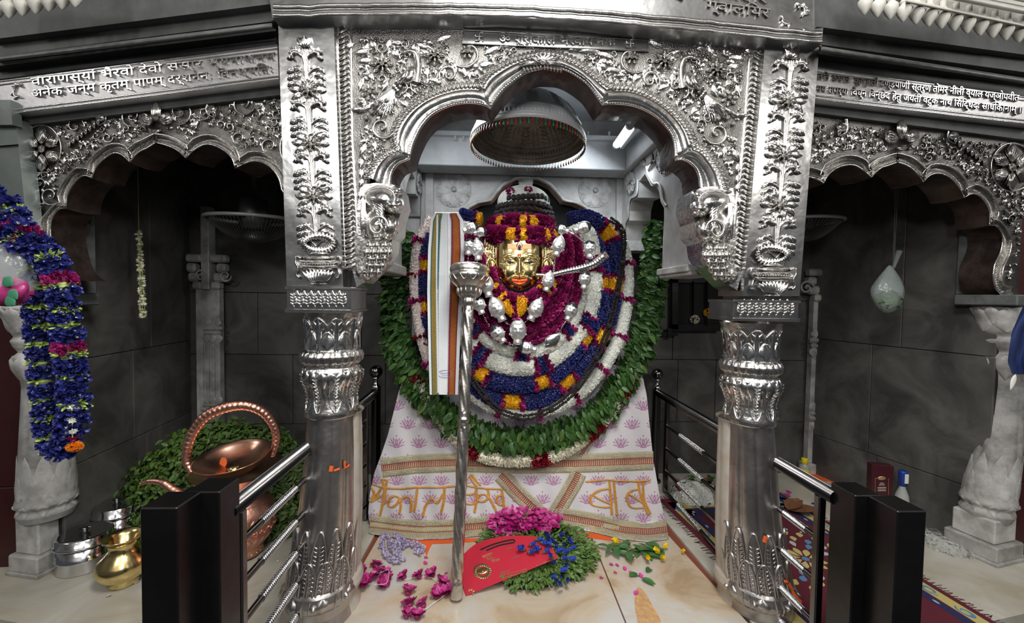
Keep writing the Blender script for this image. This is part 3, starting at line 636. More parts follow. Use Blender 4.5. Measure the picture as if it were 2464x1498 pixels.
# ------------------------------------------------------------------ piers
def pier(mx):
    t = thing('silver_pier', 'embossed silver pier with a flowering vase, %s of the arch' % ('right' if mx else 'left'), 'pier', P(1850 if mx else 756, 700, 1.5))
    mb = MB()
    pg = [(1845, 60), (1975, 66), (1924, 712), (1788, 712)] if mx else [(668, 20), (802, 20), (826, 692), (690, 692)]
    pxslab(mb, SPI, pg, 0, .17); mb.build('pier_shaft', [SILP], t)
    S = SPI; ax = (lambda y: 1906-(y-130)*.082) if mx else (lambda y: 732+(y-100)*.06); q = 28 if mx else 0
    mb = MB()
    def unit_(yf, first=False):     # flower centre row
        x = ax(yf)
        for a in np.linspace(0, 2*PI, 11)[:-1]: r_leaf(mb, S, x+math.cos(a)*16, yf+math.sin(a)*13, a, 30, 16, .014, .2)
        r_flower(mb, S, x, yf, 23, 8, .016, 2, 0, .8)
        r_dome(mb, S, x, yf+3, 8, 6, .04)
    def stem(y0, y1):
        x0, x1 = ax(y0), ax(y1)
        for k in (-1, 0, 1): r_tube(mb, S, resample([(x1+k*2, y1), (x0+k*5, y0)], 10), 3, .012)
        for s in (-1, 1):
            r_curl(mb, S, x0+s*8, y0+16, -PI/2+s*.75, 46, s*1., 5, .015, 5)
            r_curl(mb, S, x0+s*4, y0+24, -PI/2+s*.2, 26, s*.5, 3.5, .013, 3)
            for j, (dy, L) in enumerate(((46, 34), (62, 38), (78, 30))):
                bx, by = ax(y0+dy), y0+dy; r_tube(mb, S, smooth([(bx, by+18), (bx+s*14, by+4), (bx+s*30, by-2)], 8), 2.2, .009)
                for u in range(4): r_leaf(mb, S, bx+s*(12+u*7), by+6-u*2, (0 if s > 0 else PI)+s*(-.9+.55*u), 18, 10, .012, 0)
    yt = 100+q
    for a in (-PI/2, -PI/2-.6, -PI/2+.6): r_leaf(mb, S, ax(yt), yt+14, a, 30, 16, .016)
    stem(118+q, 190+q); unit_(215+q); stem(240+q, 322+q); unit_(344+q); stem(366+q, 448+q); unit_(470+q+(-6 if mx else 2)); stem(496+q, 570+q)
    mb.build('flower_relief', [SIL], t, 'stuff')
    x = ax(640+q); y = 585+q; mb = MB()     # the vase
    for k in range(26):
        a = 2*PI*k/26; r_leaf(mb, S, x+math.cos(a)*26, y+math.sin(a)*9, math.atan2(math.sin(a)*1.3, math.cos(a)), 19, 8, .018, .1, .012)
    for (yy, hw, hh, h) in ((24, 27, 5, .03), (34, 40, 7, .035), (46, 47, 9, .042), (58, 45, 10, .045), (72, 36, 13, .042), (88, 18, 7, .025)): r_dome(mb, S, x, y+yy, hw, hh, h, 0, 0, 0, 16, 6)
    r_tube(mb, S, [(x-44, y+42), (x, y+44), (x+44, y+42)], 2, .008, .036); r_tube(mb, S, [(x-46, y+54), (x, y+56), (x+46, y+54)], 2, .008, .04)
    for k in range(13): r_dome(mb, S, x-38+k*6.3, y+49, 2.8, 2.8, .008, 0, .038, 0, 8, 3)
    for k in range(9): r_leaf(mb, S, x+(k-4)*4, y+92, -PI/2+(k-4)*.17, 32, 9, .012, 0, .034)
    for s in (-1, 1):
        r_tube(mb, S, smooth([(x+s*40, y+36), (x+s*52, y+32), (x+s*54, y+46), (x+s*48, y+58), (x+s*52, y+76), (x+s*44, y+82)], 20), 3, .014)
    r_dome(mb, S, x, y+97, 24, 5, .02); mb.build('vase_relief', [SIL], t, 'stuff')
    # capital block under the pier
    a, b = ((1764, 1922) if mx else (688, 844)); yt, yb = (722, 769) if mx else (690, 748)
    Y0 = 1.44; A = P(a, yb, Y0); B = P(b, yb, Y0); zt = P(a, yt, Y0)[2]
    tc = thing('silver_capital', 'square silver capital block chased with upright leaves, %s column' % ('right' if mx else 'left'), 'capital', ((A+B)/2))
    mb = MB(); bbox(mb, (A[0], Y0, A[2]), (B[0], Y0+.17, zt), .003); bbox(mb, (A[0]-.004, Y0-.005, A[2]-.004), (B[0]+.004, Y0+.175, A[2]+.008), .003); bbox(mb, (A[0]-.004, Y0-.005, zt-.008), (B[0]+.004, Y0+.175, zt+.003), .003)
    mb.build('block', [SILP], tc)
    S2 = Plane((0, Y0-.001, 0), (0, -1, 0)); mb = MB(); n = 8; yb2 = yb-8
    for k in range(n):
        xx = a+10+(b-a-20)*(k+.5)/n; r_leaf(mb, S2, xx, yb2, -PI/2, 36, 15, .0035)
        for s in (-1, 1):
            for j in range(4): r_leaf(mb, S2, xx, yb2-6-j*7, -PI/2+s*.8, 11, 4.5, .005)
        r_dome(mb, S2, xx, yb2-3, 4, 4, .003)
        if k < n-1: r_leaf(mb, S2, xx+(b-a-20)/n/2, yb2-22, -PI/2, 20, 9, .004)
    mb.build('leaf_frieze', [SIL], tc, 'stuff')
pier(False); pier(True)
# ------------------------------------------------------------------ columns
def cyl_S(ax, cz, prof, Yc):     # surface: x = angle in 1/100 rad, y = photo row
    def S(x, y, w=0.):
        x = np.asarray(x, float); y = np.asarray(y, float); z = np.interp(y, cz[0], cz[1]); th = x/69.; r = np.interp(z, prof[1], prof[0])+w
        cx = np.interp(z, ax[0], ax[1]); return np.stack([cx+np.sin(th)*r, Yc-np.cos(th)*r, z+0*th], -1)
    return S
def column(mx):
    Yc = 1.565
    if mx: cen = [(768, 1806), (870, 1805), (1000, 1803), (1100, 1804), (1250, 1806), (1400, 1812), (1480, 1822), (1560, 1826)]; q = 18
    else: cen = [(750, 802), (850, 800), (1000, 799), (1100, 797), (1250, 790), (1400, 778), (1480, 768), (1560, 764)]; q = 0
    hw = [(748, 74), (760, 70), (780, 64), (805, 60), (835, 61), (847, 62), (850, 69), (862, 74), (876, 72), (884, 64), (888, 62), (900, 69), (920, 68), (945, 58), (965, 53), (990, 58), (1005, 62), (1014, 62), (1018, 56), (1100, 60), (1200, 65), (1300, 71), (1400, 76), (1432, 78), (1440, 84), (1456, 90), (1470, 88), (1480, 80), (1500, 80), (1530, 90), (1560, 92)]
    zz = [float(P(800, y+q, Yc-.11)[2]) for y, _ in hw]; rr = [w*.00147 for _, w in hw]
    cz = ([y+q for y, _ in hw], zz); prof = (rr[::-1], zz[::-1])
    az = [float(P(800, y, Yc-.11)[2]) for y, _ in cen][::-1]; axx = [float(P(x, y, Yc)[0]) for y, x in cen][::-1]
    side = 'right' if mx else 'left'
    t = thing('silver_column', 'silver-clad lotus column with a ribbed collar, %s of the deity' % side, 'column', (axx[0], Yc, 0))
    def fl(z, th):
        zs = np.interp(1020+q, *cz); ze = np.interp(1440+q, *cz); k = (z < zs)*(z > ze)
        f = np.abs(np.sin(th*5))**.6; g = 1-.05*k*(1-f)
        z1 = np.interp(850+q, *cz); z2 = np.interp(886+q, *cz); k2 = (z < z1)*(z > z2); g = g*(1+.045*k2*(np.abs(np.cos(th*13))-.4))
        return g
    zd = np.unique(np.concatenate([zz, np.linspace(min(zz), max(zz), 120)]))
    pr = [(np.interp(z, zz[::-1], rr[::-1]), z) for z in zd]
    mb = MB(); sh = [p for p in pr if p[1] <= np.interp(1016+q, *cz)]; lathe(mb, sh, (0, Yc, 0), None, 120, 0, fl, (az, axx, [0]*len(az))); mb.build('shaft', [SILG], t)
    mb = MB(); sh = [p for p in pr if p[1] >= np.interp(1018+q, *cz)]; lathe(mb, sh, (0, Yc, 0), None, 156, 0, fl, (az, axx, [0]*len(az))); mb.build('upper_shaft', [SIL], t)
    mb = MB(); sg = -1 if mx else 1; lathe(mb, [(r+.002, z) for r, z in pr if z < np.interp(1010+q, *cz)], (sg*.009, Yc+.04, 0), None, 60, 0, fl, (az, axx, [0]*len(az)))
    mb.build('marble_core', [mat('core_marble', (.52, .50, .45), .5, 0, .3, 30, 0, 16, (.46, .38, .30))], t)
    S = cyl_S((az, axx), (cz[0], zz), prof, Yc)
    cS = lambda x, y, w=0.: S(x, y, w)
    # np.interp wants rising rows
    def S3(x, y, w=0.):
        z = np.interp(y, cz[0], zz); th = np.asarray(x, float)/69; r = np.interp(z, zz[::-1], rr[::-1])+np.asarray(w, float)
        return np.stack([np.interp(z, az, axx)+np.sin(th)*r, Yc-np.cos(th)*r, z+0*th], -1)
    mb = MB(); off = 0 if mx else 12
    for k in range(-4, 5):
        x = k*45+off
        r_leaf(mb, S3, x, 845+q, -PI/2, 46, 34, .010); out = smooth([(x-19, 846+q), (x-17, 822+q), (x, 800+q), (x+17, 822+q), (x+19, 846+q)], 16); r_tube(mb, S3, out, 2.6, .008)
        x2 = x+22; r_leaf(mb, S3, x2, 846+q, -PI/2, 84, 12, .012)
        out = smooth([(x2-12, 815+q), (x2-24, 790+q), (x2, 766+q), (x2+24, 790+q), (x2+12, 815+q)], 16); r_tube(mb, S3, out, 2.4, .007)
        for s in (-1, 1): r_leaf(mb, S3, x2, 800+q, -PI/2+s*.6, 30, 13, .008, -s*.3)
        # hanging leaves of the bulb
        for s in (-1, 1): r_leaf(mb, S3, x+s*9, 894+q, PI/2-s*.12, 56, 19, .012, s*.25)
        r_leaf(mb, S3, x2, 892+q, PI/2, 108, 12, .010)
        out = smooth([(x2-16, 940+q), (x2-17, 970+q), (x2, 1000+q), (x2+17, 970+q), (x2+16, 940+q)], 16); r_tube(mb, S3, out, 2.6, .009)
        for j in range(9): r_tube(mb, S3, [(x2-6, 905+q+j*9), (x2, 909+q+j*9), (x2+6, 905+q+j*9)], 1.2, .005, .008)
    mb.build('leaf_relief', [SILB], t, 'stuff')
    mb = MB()
    for k in range(-5, 6):
        for (x, y0, H) in ((k*36+off, 1430, 152), (k*36+18+off, 1432, 78)):
            out = smooth([(x-15, y0+q), (x-15, y0-H*.6+q), (x, y0-H+q), (x+15, y0-H*.6+q), (x+15, y0+q)], 24); r_tube(mb, S3, out, 2.4, .008, .003 if H < 100 else 0)
            r_leaf(mb, S3, x, y0+q, -PI/2, H*.8, 9, .010)
            for j in range(int(H/13)):
                for s in (-1, 1): r_leaf(mb, S3, x+s*3, y0-4-j*10+q, -PI/2+s*.75, 12, 5, .006)
    for k in range(-6, 7):
        x = k*30; r_leaf(mb, S3, x, 1440+q, PI/2, 36, 20, .012) if k % 2 else r_tube(mb, S3, [(x-6, 1438+q), (x-7, 1456+q), (x-6, 1476+q)], 2, .007)
        if k % 2 == 0: r_tube(mb, S3, [(x+6, 1438+q), (x+7, 1456+q), (x+6, 1476+q)], 2, .007); r_dome(mb, S3, x+15, 1456+q, 5, 9, .012)
    mb.build('petal_relief', [SILG], t, 'stuff')
    if mx:
        mb = MB()
        r_tube(mb, S3, smooth([(35, 1420), (45, 1440), (52, 1470), (62, 1480)], 10), 6, .004, .008); r_tube(mb, S3, [(-10, 1300), (-14, 1316)], 5, .004, .006); r_tube(mb, S3, [(20, 1412), (34, 1418)], 4, .004, .008)
    else:
        mb = MB(); r_tube(mb, S3, [(28, 1126), (26, 1140)], 5, .002, .004); r_tube(mb, S3, [(34, 1140), (48, 1138)], 3, .002, .004); r_tube(mb, S3, [(62, 1122), (62, 1140), (76, 1138)], 4, .002, .004)
    mb.build('vermilion_smear', [mat('vermilion', (.75, .12, .02), .7)], t)
column(False); column(True)
# ------------------------------------------------------------------ lintel over everything
SLN = Plane((0, 1.425, 0), (0, -1, 0))
t = thing('silver_lintel', 'inscribed silver sheet lintel above the centre arch', 'lintel', P(1318, 60, 1.4))
mb = MB(); low = [(655, 42), (800, 38), (1000, 36), (1200, 39), (1400, 50), (1700, 77), (1978, 105)]
pxslab(mb, SLN, low+[(1990, -60), (640, -60)], 0, .20); mb.build('lintel_sheet', [SILP], t)
mb = MB(); lw = resample(low, 60)+np.random.default_rng(3).normal(0, .8, (60, 2))
for dy, r, w in ((-5, 4, .006), (-16, 2, .004), (-26, 5, .008)): r_tube(mb, SLN, lw+np.array([0, dy]), r, w)
r_curl(mb, SLN, 1930, 40, -.9, 46, -1., 4, .010, 5); r_curl(mb, SLN, 1905, 52, 2.6, 40, 1., 4, .010, 3); r_dome(mb, SLN, 1937, 72, 6, 6, .008)
mb.build('sheet_edge', [SIL], t)
mb = MB(); text_on(mb, SLN, 'ग्वालियर', (1700, 22), (1852, 42), 34, .0, .008); text_on(mb, SLN, 'श्रीमंत मंदिर', (1600, -14), (1850, 8), 34, .0, .008)
mb.build('lettering', [SIL], t, 'stuff')
mb = MB(); PLAS = mat('old_plaster', (.33, .29, .20), .9, 0, 1, 60, .6, 30)
lw2 = resample(low, 90); r_tube(mb, SLN, lw2+np.array([0, 5])+np.random.default_rng(4).normal(0, 1.5, (90, 2)), 3, .010, -.03); mb.build('plaster_edge', [PLAS], t)
# ------------------------------------------------------------------ side arches
LBn = (-.2011, -.9796, 0); RBn = (.232, -.973, 0)
SLB = Plane((-.745, 1.55, 0), LBn); SRB = Plane((1.178, 1.55, 0), RBn)
inL = [[(690, 466), (677, 462), (668, 430), (649, 404), (625, 391), (600, 391), (565, 406)], [(565, 406), (554, 379), (529, 359), (498, 349), (470, 361), (447, 382)], [(447, 382), (423, 362), (400, 352), (375, 345)], [(375, 345), (355, 358), (335, 368), (312, 392)], [(312, 392), (291, 374), (272, 371), (248, 387), (232, 405), (222, 430)], [(222, 430), (203, 424), (184, 437), (166, 467), (160, 503)], [(160, 503), (144, 504), (128, 523), (124, 560), (130, 600), (142, 640), (160, 665), (176, 672)]]
inR = [[(1932, 430), (1945, 428), (1965, 433), (1983, 442)], [(1983, 442), (1997, 420), (2023, 403), (2052, 399), (2075, 410), (2097, 428)], [(2097, 428), (2120, 407), (2140, 400), (2160, 392)], [(2160, 392), (2187, 403), (2207, 420), (2222, 439)], [(2222, 439), (2240, 423), (2264, 420), (2290, 433), (2310, 457), (2320, 477)], [(2320, 477), (2340, 468), (2360, 477), (2377, 503), (2380, 543)], [(2380, 543), (2397, 545), (2410, 564), (2407, 600), (2390, 640), (2389, 680), (2404, 708), (2430, 717)]]
def side_bay(mx):
    S = SRB if mx else SLB; ls = inR if mx else inL; sgn = 1 if mx else -1; side = 'right' if mx else 'left'
    t = thing('side_arch', 'seven-lobed embossed silver arch over the %s bay' % side, 'arch', S(2150 if mx else 380, 600))
    I = join(ls, 18); c = np.array([2165., 640.]) if mx else np.array([385., 640.])
    segs = []
    for l in ls:
        q = smooth(l, 18); T = np.gradient(q, axis=0); T /= np.linalg.norm(T, axis=1)[:, None]+1e-9; n = np.stack([T[:, 1], -T[:, 0]], 1)
        if ((q-c)*n).sum() < 0: n = -n
        segs.append(q+n*27)
    O = np.vstack(segs)
    for k in range(1, len(ls)):      # mitre the outer line at each cusp
        a, b = O[k*18-1], O[k*18]; m = (a+b)/2; O[k*18-1] = O[k*18] = m
        for j in (2, 3, 4): O[k*18-j] = O[k*18-j]*(j-1)/5+m*(1-(j-1)/5)*1.0; O[k*18+j-1] = O[k*18+j-1]*(j-1)/5+m*(1-(j-1)/5)
    mb = MB(); st = np.stack([S(I[:, 0]+(O-I)[:, 0]*f, I[:, 1]+(O-I)[:, 1]*f, w) for f, w in ((0, -.01), (.06, .012), (.16, .012), (.2, -.004), (.5, -.008), (.85, .006), (.9, .022), (1, .022), (1.06, 0))], 1)
    mb.add(st, gf(len(I), 9)); mb.build('arch_moulding', [SIL], t)
    mb = MB()
    for k in range(len(ls)):
        q = smooth((I+(O-I)*.54)[k*18:(k+1)*18], 40); r_rope(mb, S, q[3:-3], 20, 3.6, .010, .45*(1 if k < 3 else -1), 0, -.006, .62)
    mb.build('ribbed_band', [SIL], t, 'stuff')
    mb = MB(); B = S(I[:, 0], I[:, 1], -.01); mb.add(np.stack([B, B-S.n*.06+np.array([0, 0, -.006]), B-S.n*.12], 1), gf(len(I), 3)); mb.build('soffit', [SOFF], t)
    topl = [(1925, 268), (2160, 300), (2300, 318), (2500, 345)] if mx else [(700, 222), (520, 238), (300, 268), (150, 292), (40, 315)]
    endp = [(2500, 760), (2440, 745)] if mx else [(60, 560), (80, 700), (150, 700)]
    mb = MB(); pgp = [tuple(p) for p in O]+endp+topl[::-1] if mx else [tuple(p) for p in O]+[(150, 690), (95, 640), (72, 540), (48, 310)]+topl[:0:-1][0:0]+[(150, 290), (300, 266), (520, 236), (705, 218)]
    if mx: pgp = [tuple(p) for p in O]+[(2440, 740), (2500, 740), (2500, 340), (2300, 312), (2160, 292), (1925, 262)]
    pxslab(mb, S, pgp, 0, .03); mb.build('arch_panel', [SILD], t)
    mb = MB(); occ = [(p[0], p[1], 4) for p in O[::5]]
    A0 = (lambda x: x)
    f = (lambda x, y: (2160+(378-x)*-1. if 0 else 2160-(x-375)*1.0, y+44+(x-375)*0.0)) if mx else (lambda x, y: (x, y))
    def tr(x, y): return (2160+(375-x)*.98, y+40+(375-x)*.0+ (0.30 if mx else 0)*(375-x)+.13*(375-x)*(-1 if mx else 0)) if mx else (x, y)
    # apex bud with two side bulbs
    ax_, ay = (2170, 310) if mx else (375, 268)
    r_dome(mb, S, ax_, ay, 15, 27, .045, 0, 0, 0, 12, 5); r_dome(mb, S, ax_-24, ay+20, 20, 17, .045, .3, 0, 0, 12, 5); r_dome(mb, S, ax_+24, ay+16, 21, 17, .045, -.3, 0, 0, 12, 5)
    for k in range(7): u_ = (k-3)/3.; r_tube(mb, S, smooth([(ax_+u_*3, ay+24), (ax_+u_*11, ay), (ax_+u_*8, ay-22)], 8), 1.1, .005, .045*np.array([.3, .7, .95, 1, 1, .9, .6, .3])*(1-.35*u_*u_), 0, 3)
    for s in (-1, 1):
        for k in range(5): u_ = (k-2)/2.; r_tube(mb, S, smooth([(ax_+s*8, ay+26), (ax_+s*24, ay+18+u_*12), (ax_+s*40, ay+16+u_*6)], 8), 1.1, .005, .045*np.array([.3, .7, .95, 1, 1, .9, .6, .3])*(1-.35*u_*u_), 0, 3)
    r_dome(mb, S, ax_, ay+46, 14, 6, .025); occ += [(ax_, ay, 26), (ax_-24, ay+20, 20), (ax_+24, ay+16, 20), (ax_, ay+40, 14)]
    # big rosette in the outer corner
    for rx, ry, R in (((2436, 402, 48),) if mx else ((100, 358, 44), (716, 355, 40))):
        el = 1.25 if not mx else 1.15; sx = .98
        for k in range(6):
            a = k*PI/3+PI/6; aa = math.atan2(math.sin(a)*el, math.cos(a)); Lr = R*.42*(1+.22*abs(math.sin(a)))
            r_dome(mb, S, rx+math.cos(a)*R*.60, ry+math.sin(a)*R*.60*el, Lr, R*.31, .036, aa, 0, 0, 16, 6)
            for j in range(-3, 4):
                b_ = aa+j*.13; r0, r1 = R*.26, R*(.92-.05*abs(j))*(1+.2*abs(math.sin(a)))
                r_tube(mb, S, smooth([(rx+math.cos(aa)*r0, ry+math.sin(aa)*r0), (rx+math.cos(b_)*(r0+r1)*.5, ry+math.sin(b_)*(r0+r1)*.5), (rx+math.cos(b_)*r1, ry+math.sin(b_)*r1)], 8), .9, .004, .036*np.array([.5, .8, .95, 1, 1, .9, .7, .45])*(1-.05*abs(j)), 0, 3)
        r_dome(mb, S, rx, ry, R*.24, R*.27, .045); th = np.linspace(0, 2*PI, 40); r_tube(mb, S, np.stack([rx+np.cos(th)*R*1.05, ry+np.sin(th)*R*1.05*el], 1), 2.6, .010)
        occ.append((rx, ry, R*1.12))
    # spirals and twisted horns either side of the bud
    for (x, y, r, a, tn, d) in ((432, 268, 32, 1.6, 1.3, -1), (316, 278, 26, 1.6, 1.3, 1), (585, 248, 30, .4, 1.3, 1), (490, 272, 17, 2, 1.2, -1), (180, 302, 26, 1, 1.2, -1), (648, 350, 20, 2, 1.2, 1), (575, 332, 17, 2, 1.2, 1), (552, 305, 12, 2, 1.2, -1), (258, 330, 14, 0, 1.2, 1), (120, 470, 24, 1, 1.2, 1), (96, 440, 14, 1, 1.2, -1), (530, 300, 12, 1, 1.2, -1)):
        if mx: x, y, a, d = 2160+(375-x)*.0+(x-375)*-1, y, PI-a, -d
        if mx: x, y = 2545-x+(-10), y+44+(2160-(2545-x))*-.055
        if mx and (x < 1950 or x > 2450): continue
        r_spiral(mb, S, x, y, r, a, tn, d, 3., True, 0, .014); occ.append((x, y, r))
    for (x0, y0, x1, y1) in ((515, 270, 640, 320), (235, 290, 165, 345)):
        if mx: x0, x1 = 2535-x0, 2535-x1; y0 += 44; y1 += 44
        n = 8
        for k in range(n):
            u = k/(n-1.); r_dome(mb, S, x0+(x1-x0)*u, y0+(y1-y0)*u, 14-4*u, 6.5, .026, math.atan2(y1-y0, x1-x0)+1.0*(1 if x1 > x0 else -1), 0, 0, 12, 5); 
            occ.append((x0+(x1-x0)*u, y0+(y1-y0)*u, 12))
        r_dome(mb, S, x0-(6 if x1 > x0 else -6), y0-8, 15, 13, .035); r_tube(mb, S, smooth([(x0+(-2 if x1 > x0 else 2), y0+12), (x0-(18 if x1 > x0 else -18), y0), (x0-(16 if x1 > x0 else -16), y0-28)], 10), np.linspace(2, 6, 10), .016); occ.append((x0, y0-8, 20))
    pgf = ([tuple(p) for p in (c+(O-c)*1.03)]+([(2440, 700), (2470, 500), (2490, 352), (2300, 330), (2160, 312), (1930, 284)] if mx else [(110, 640), (85, 540), (64, 316), (160, 296), (300, 278), (520, 248), (695, 232)]))
    fill_foliage(mb, S, pgf, occ, 300, .8, .012, 0, 31+mx); fill_foliage(mb, S, pgf, occ, 300, .5, .009, 0, 41+mx)
    mb.build('foliage_relief', [SIL], t, 'stuff')
    # projecting beam with the inscription
    t2 = thing('inscribed_beam', 'projecting silver beam with two raised lines of script, %s bay' % side, 'beam', S(2200 if mx else 340, 300))
    mb = MB()
    fr = [(1964, 162), (2500, 236), (2500, 303), (1960, 239)] if mx else [(667, 107), (-20, 196), (14, 276), (671, 193)]
    pxslab(mb, S, fr, .055, .05, 0); mb.build('inscribed_plate', [SILT], t2)
    sof = [(1955, 238), (2500, 300), (2500, 340), (1955, 270)] if mx else [(672, 192), (14, 276), (36, 304), (674, 228)]
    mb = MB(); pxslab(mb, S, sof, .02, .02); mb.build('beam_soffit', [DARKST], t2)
    S3_ = lambda x, y, w=0.: S(x, y, np.asarray(w)+.055)
    mb = MB()
    for (a, b, r) in ((fr[0], fr[1], 3), (fr[3], fr[2], 4)):
        a = np.array(a, float); b = np.array(b, float); k = 1 if a is None else 1
        for off in (2, 10): r_tube(mb, S, resample([a+np.array([0, off if r == 3 else -off]), b+np.array([0, off if r == 3 else -off])], 20), r*.6, .005, .055)
    if not mx: 
        for (x, y) in ((34, 196), (32, 240)): r_curl(mb, S3_, x, 218, (-PI/2 if y < 218 else PI/2), 30, (1 if y < 218 else -1)*.8, 3, .008, 3); 
        for m_ in range(0): pass
    mb.build('moulded_edge', [SILB], t2)
    mb = MB(); S2 = lambda x, y, w=0.: S(x, y, np.asarray(w)+.055)
    if mx:
        text_on(mb, S2, 'लित कपालः कुण्डली दण्डपाणी स्तरुण तोमर नीली व्याल यज्ञोपवीत', (1966, 190), (2452, 243), 23, 0, .009)
        text_on(mb, S2, 'मय सपर्या िवघ्न िवन्छेद हेतु जयती वटुक नाथ सिद्धिदः साधिकानाम् ॥'.replace('सिद्धि', 'िसिद्ध'), (1964, 219), (2460, 272), 23, 0, .009)
    else:
        text_on(mb, S2, 'वाराणस्यां भैरवो देवो संसार भयनाशनम', (75, 205), (664, 143), 28, 0, .009)
        text_on(mb, S2, 'अनेक जन्म कृतम् पापम् दर्शनेनः िवनश्यितः', (75, 234), (656, 174), 28, 0, .009)
    mb.build('lettering', [SILB], t2, 'stuff')
    # stepped dark cornice and the eave with marble pendants
    t3 = thing('stone_cornice', 'stepped dark stone cornice above the %s inscribed beam' % side, 'cornice', S(2200 if mx else 340, 150))
    for k, (dy0, dy1, w) in enumerate(((-2, -34, .06), (-34, -58, .09), (-58, -100, .12), (-100, -420, .15))):
        mb = MB()
        if mx: pgc = [(1966, 164+dy0), (2500, 236+dy0), (2500, 236+dy1), (1966, 164+dy1)]
        else: pgc = [(664, 108+dy0), (-30, 196+dy0), (-30, 196+dy1), (664, 108+dy1)]
        pxslab(mb, S, pgc, w-.04, .06+.03*k); mb.build('cornice_course', [DARKST if k != 1 else MT['silver_shaded'] if 0 else DARKST], t3)
    mb = MB()
    if mx: pth = [(1975, 118), (2500, 200)]
    else: pth = [(655, 62), (-30, 145)]
    r_tube(mb, S, resample(pth, 30), 7, .02, .085); mb.build('cornice_roll', [mat('cornice_grey', (.16, .17, .165), .5, .2, .4, 60, .4, 12)], t3)
    tp = thing('pendant_eave', 'overhanging eave edge with a row of pointed marble drops, upper %s' % side, 'eave', S(2280 if mx else 100, 20))
    xs = np.arange(2082, 2500, 31) if mx else np.arange(180, -20, -32)
    for x in xs:
        y = (6+(x-2082)*.19) if mx else (-12+(180-x)*.17)
        p = S(x, y, .28); mb = MB(); s = .0165
        lathe(mb, [(0, -2.3*s), (.35*s, -2.0*s), (.9*s, -1.0*s), (1.15*s, -.2*s), (1.1*s, .3*s), (.7*s, .8*s), (.5*s, 1.0*s), (.7*s, 1.2*s), (.75*s, 1.5*s), (.5*s, 1.8*s), (.5*s, 3.2*s), (0, 3.2*s)], p, None, 14)
        mb.build('pendant', [PEND], tp)
    mb = MB()
    if mx: pxslab(mb, S, [(2150, -60), (2520, 8), (2520, 80), (2180, 8), (2150, -16)], .27, .02); r_tube(mb, S, resample([(2290, -10), (2520, 36)], 10), 10, .02, .30); r_tube(mb, S, resample([(2180, 2), (2520, 74)], 10), 5, .015, .29); r_tube(mb, S, resample([(2350, -24), (2520, 12)], 10), 6, .015, .31)
    else: pxslab(mb, S, [(200, -60), (-30, -60), (-30, -2), (200, -40)], .27, .02)
    mb.build('eave_board', [PEND], tp)
side_bay(False); side_bay(True)
# ================================================================== flower building
def petal(L, Wd, curl=.3, n=4, cup=.25, tip=0.):
    t = np.linspace(0, 1, n); w = Wd/2*np.sin(PI*np.clip(t*.92+.08, 0, 1))**.7; w[-1] = Wd*tip/2+1e-4
    V = []
    for a, ww in zip(t, w):
        z = curl*L*a*a
        V += [(a*L, -ww, z+cup*ww), (a*L, 0, z), (a*L, ww, z+cup*ww)]
    return np.array(V), gf(n, 3)
def rotz(a): c, s = math.cos(a), math.sin(a); return np.array([[c, -s, 0], [s, c, 0], [0, 0, 1.]])
def roty(a): c, s = math.cos(a), math.sin(a); return np.array([[c, 0, s], [0, 1, 0], [-s, 0, c]])
def rotx(a): c, s = math.cos(a), math.sin(a); return np.array([[1, 0, 0], [0, c, -s], [0, s, c]])
def radial(n, L, Wd, lift, curl, cup=.2, m=0, nn=4, tip=0., z=0.):
    out = []
    for k in range(n):
        V, Fc = petal(L, Wd, curl, nn, cup, tip); R = rotz(2*PI*k/n+(.3 if lift > .5 else 0))@roty(-lift)
        out.append((V@R.T+np.array([0, 0, z]), Fc, m))
    return out
T_WHITE = radial(6, .0085, .0045, .45, -.2, .2, 0, 3)                      # small star blossoms
T_BLUE = radial(4, .013, .011, .95, .1, .7, 0, 4, .5)+radial(2, .008, .006, 1.1, 0, .5, 1, 3)
T_YEL = radial(7, .0075, .003, .75, .1, .2, 0, 3)+radial(5, .006, .003, 1.2, .1, .2, 0, 3)
T_MAG = radial(2, .016, .013, 1.15, .2, .5, 0, 4, .6)+radial(1, .015, .012, 1.3, -.1, .5, 1, 4, .6)
T_TUBE = radial(5, .011, .004, .9, .5, .2, 0, 3)                            # long tuberose-like
T_RED = radial(4, .016, .015, 1.05, .3, .6, 0, 4, .7)+radial(3, .012, .011, 1.3, .2, .6, 0, 4, .6)
LEAFV, LEAFF = petal(.036, .017, -.25, 6, .45)
T_LEAF = [(LEAFV, LEAFF, 0)]
WHITE = mat('white_blossom', (.86, .85, .78), .6, 0, 0, 30, .06, 90, sss=.15)
CREAM = mat('cream_blossom', (.80, .76, .60), .6, 0, 0, 30, .12, 90)
PINKW = mat('pinkish_white_blossom', (.84, .77, .72), .6, 0, 0, 30, 0, 60, (.78, .60, .56))
BLUE = mat('blue_blossom', (.045, .055, .30), .5, 0, 0, 30, 0, 60, (.015, .02, .11))
BLUEW = mat('pale_blue_heart', (.45, .50, .72), .5)
LIME = mat('lime_stem', (.40, .52, .12), .5)
YEL = mat('marigold', (.92, .50, .012), .6, 0, 0, 30, .12, 60)
MAG = mat('magenta_petal', (.36, .012, .13), .5, 0, 0, 30, 0, 50, (.20, .006, .07))
MAG2 = mat('magenta_light', (.58, .04, .27), .5)
REDP = mat('red_rose', (.30, .008, .02), .5, 0, 0, 30, .4, 50)
LEAFM = mat('leaf_green', (.055, .14, .026), .38, 0, .3, 160, 0, 25, (.02, .065, .012))
LEAFM2 = mat('leaf_fresh', (.125, .20, .042), .42, 0, .3, 160, 0, 40, (.055, .13, .022))
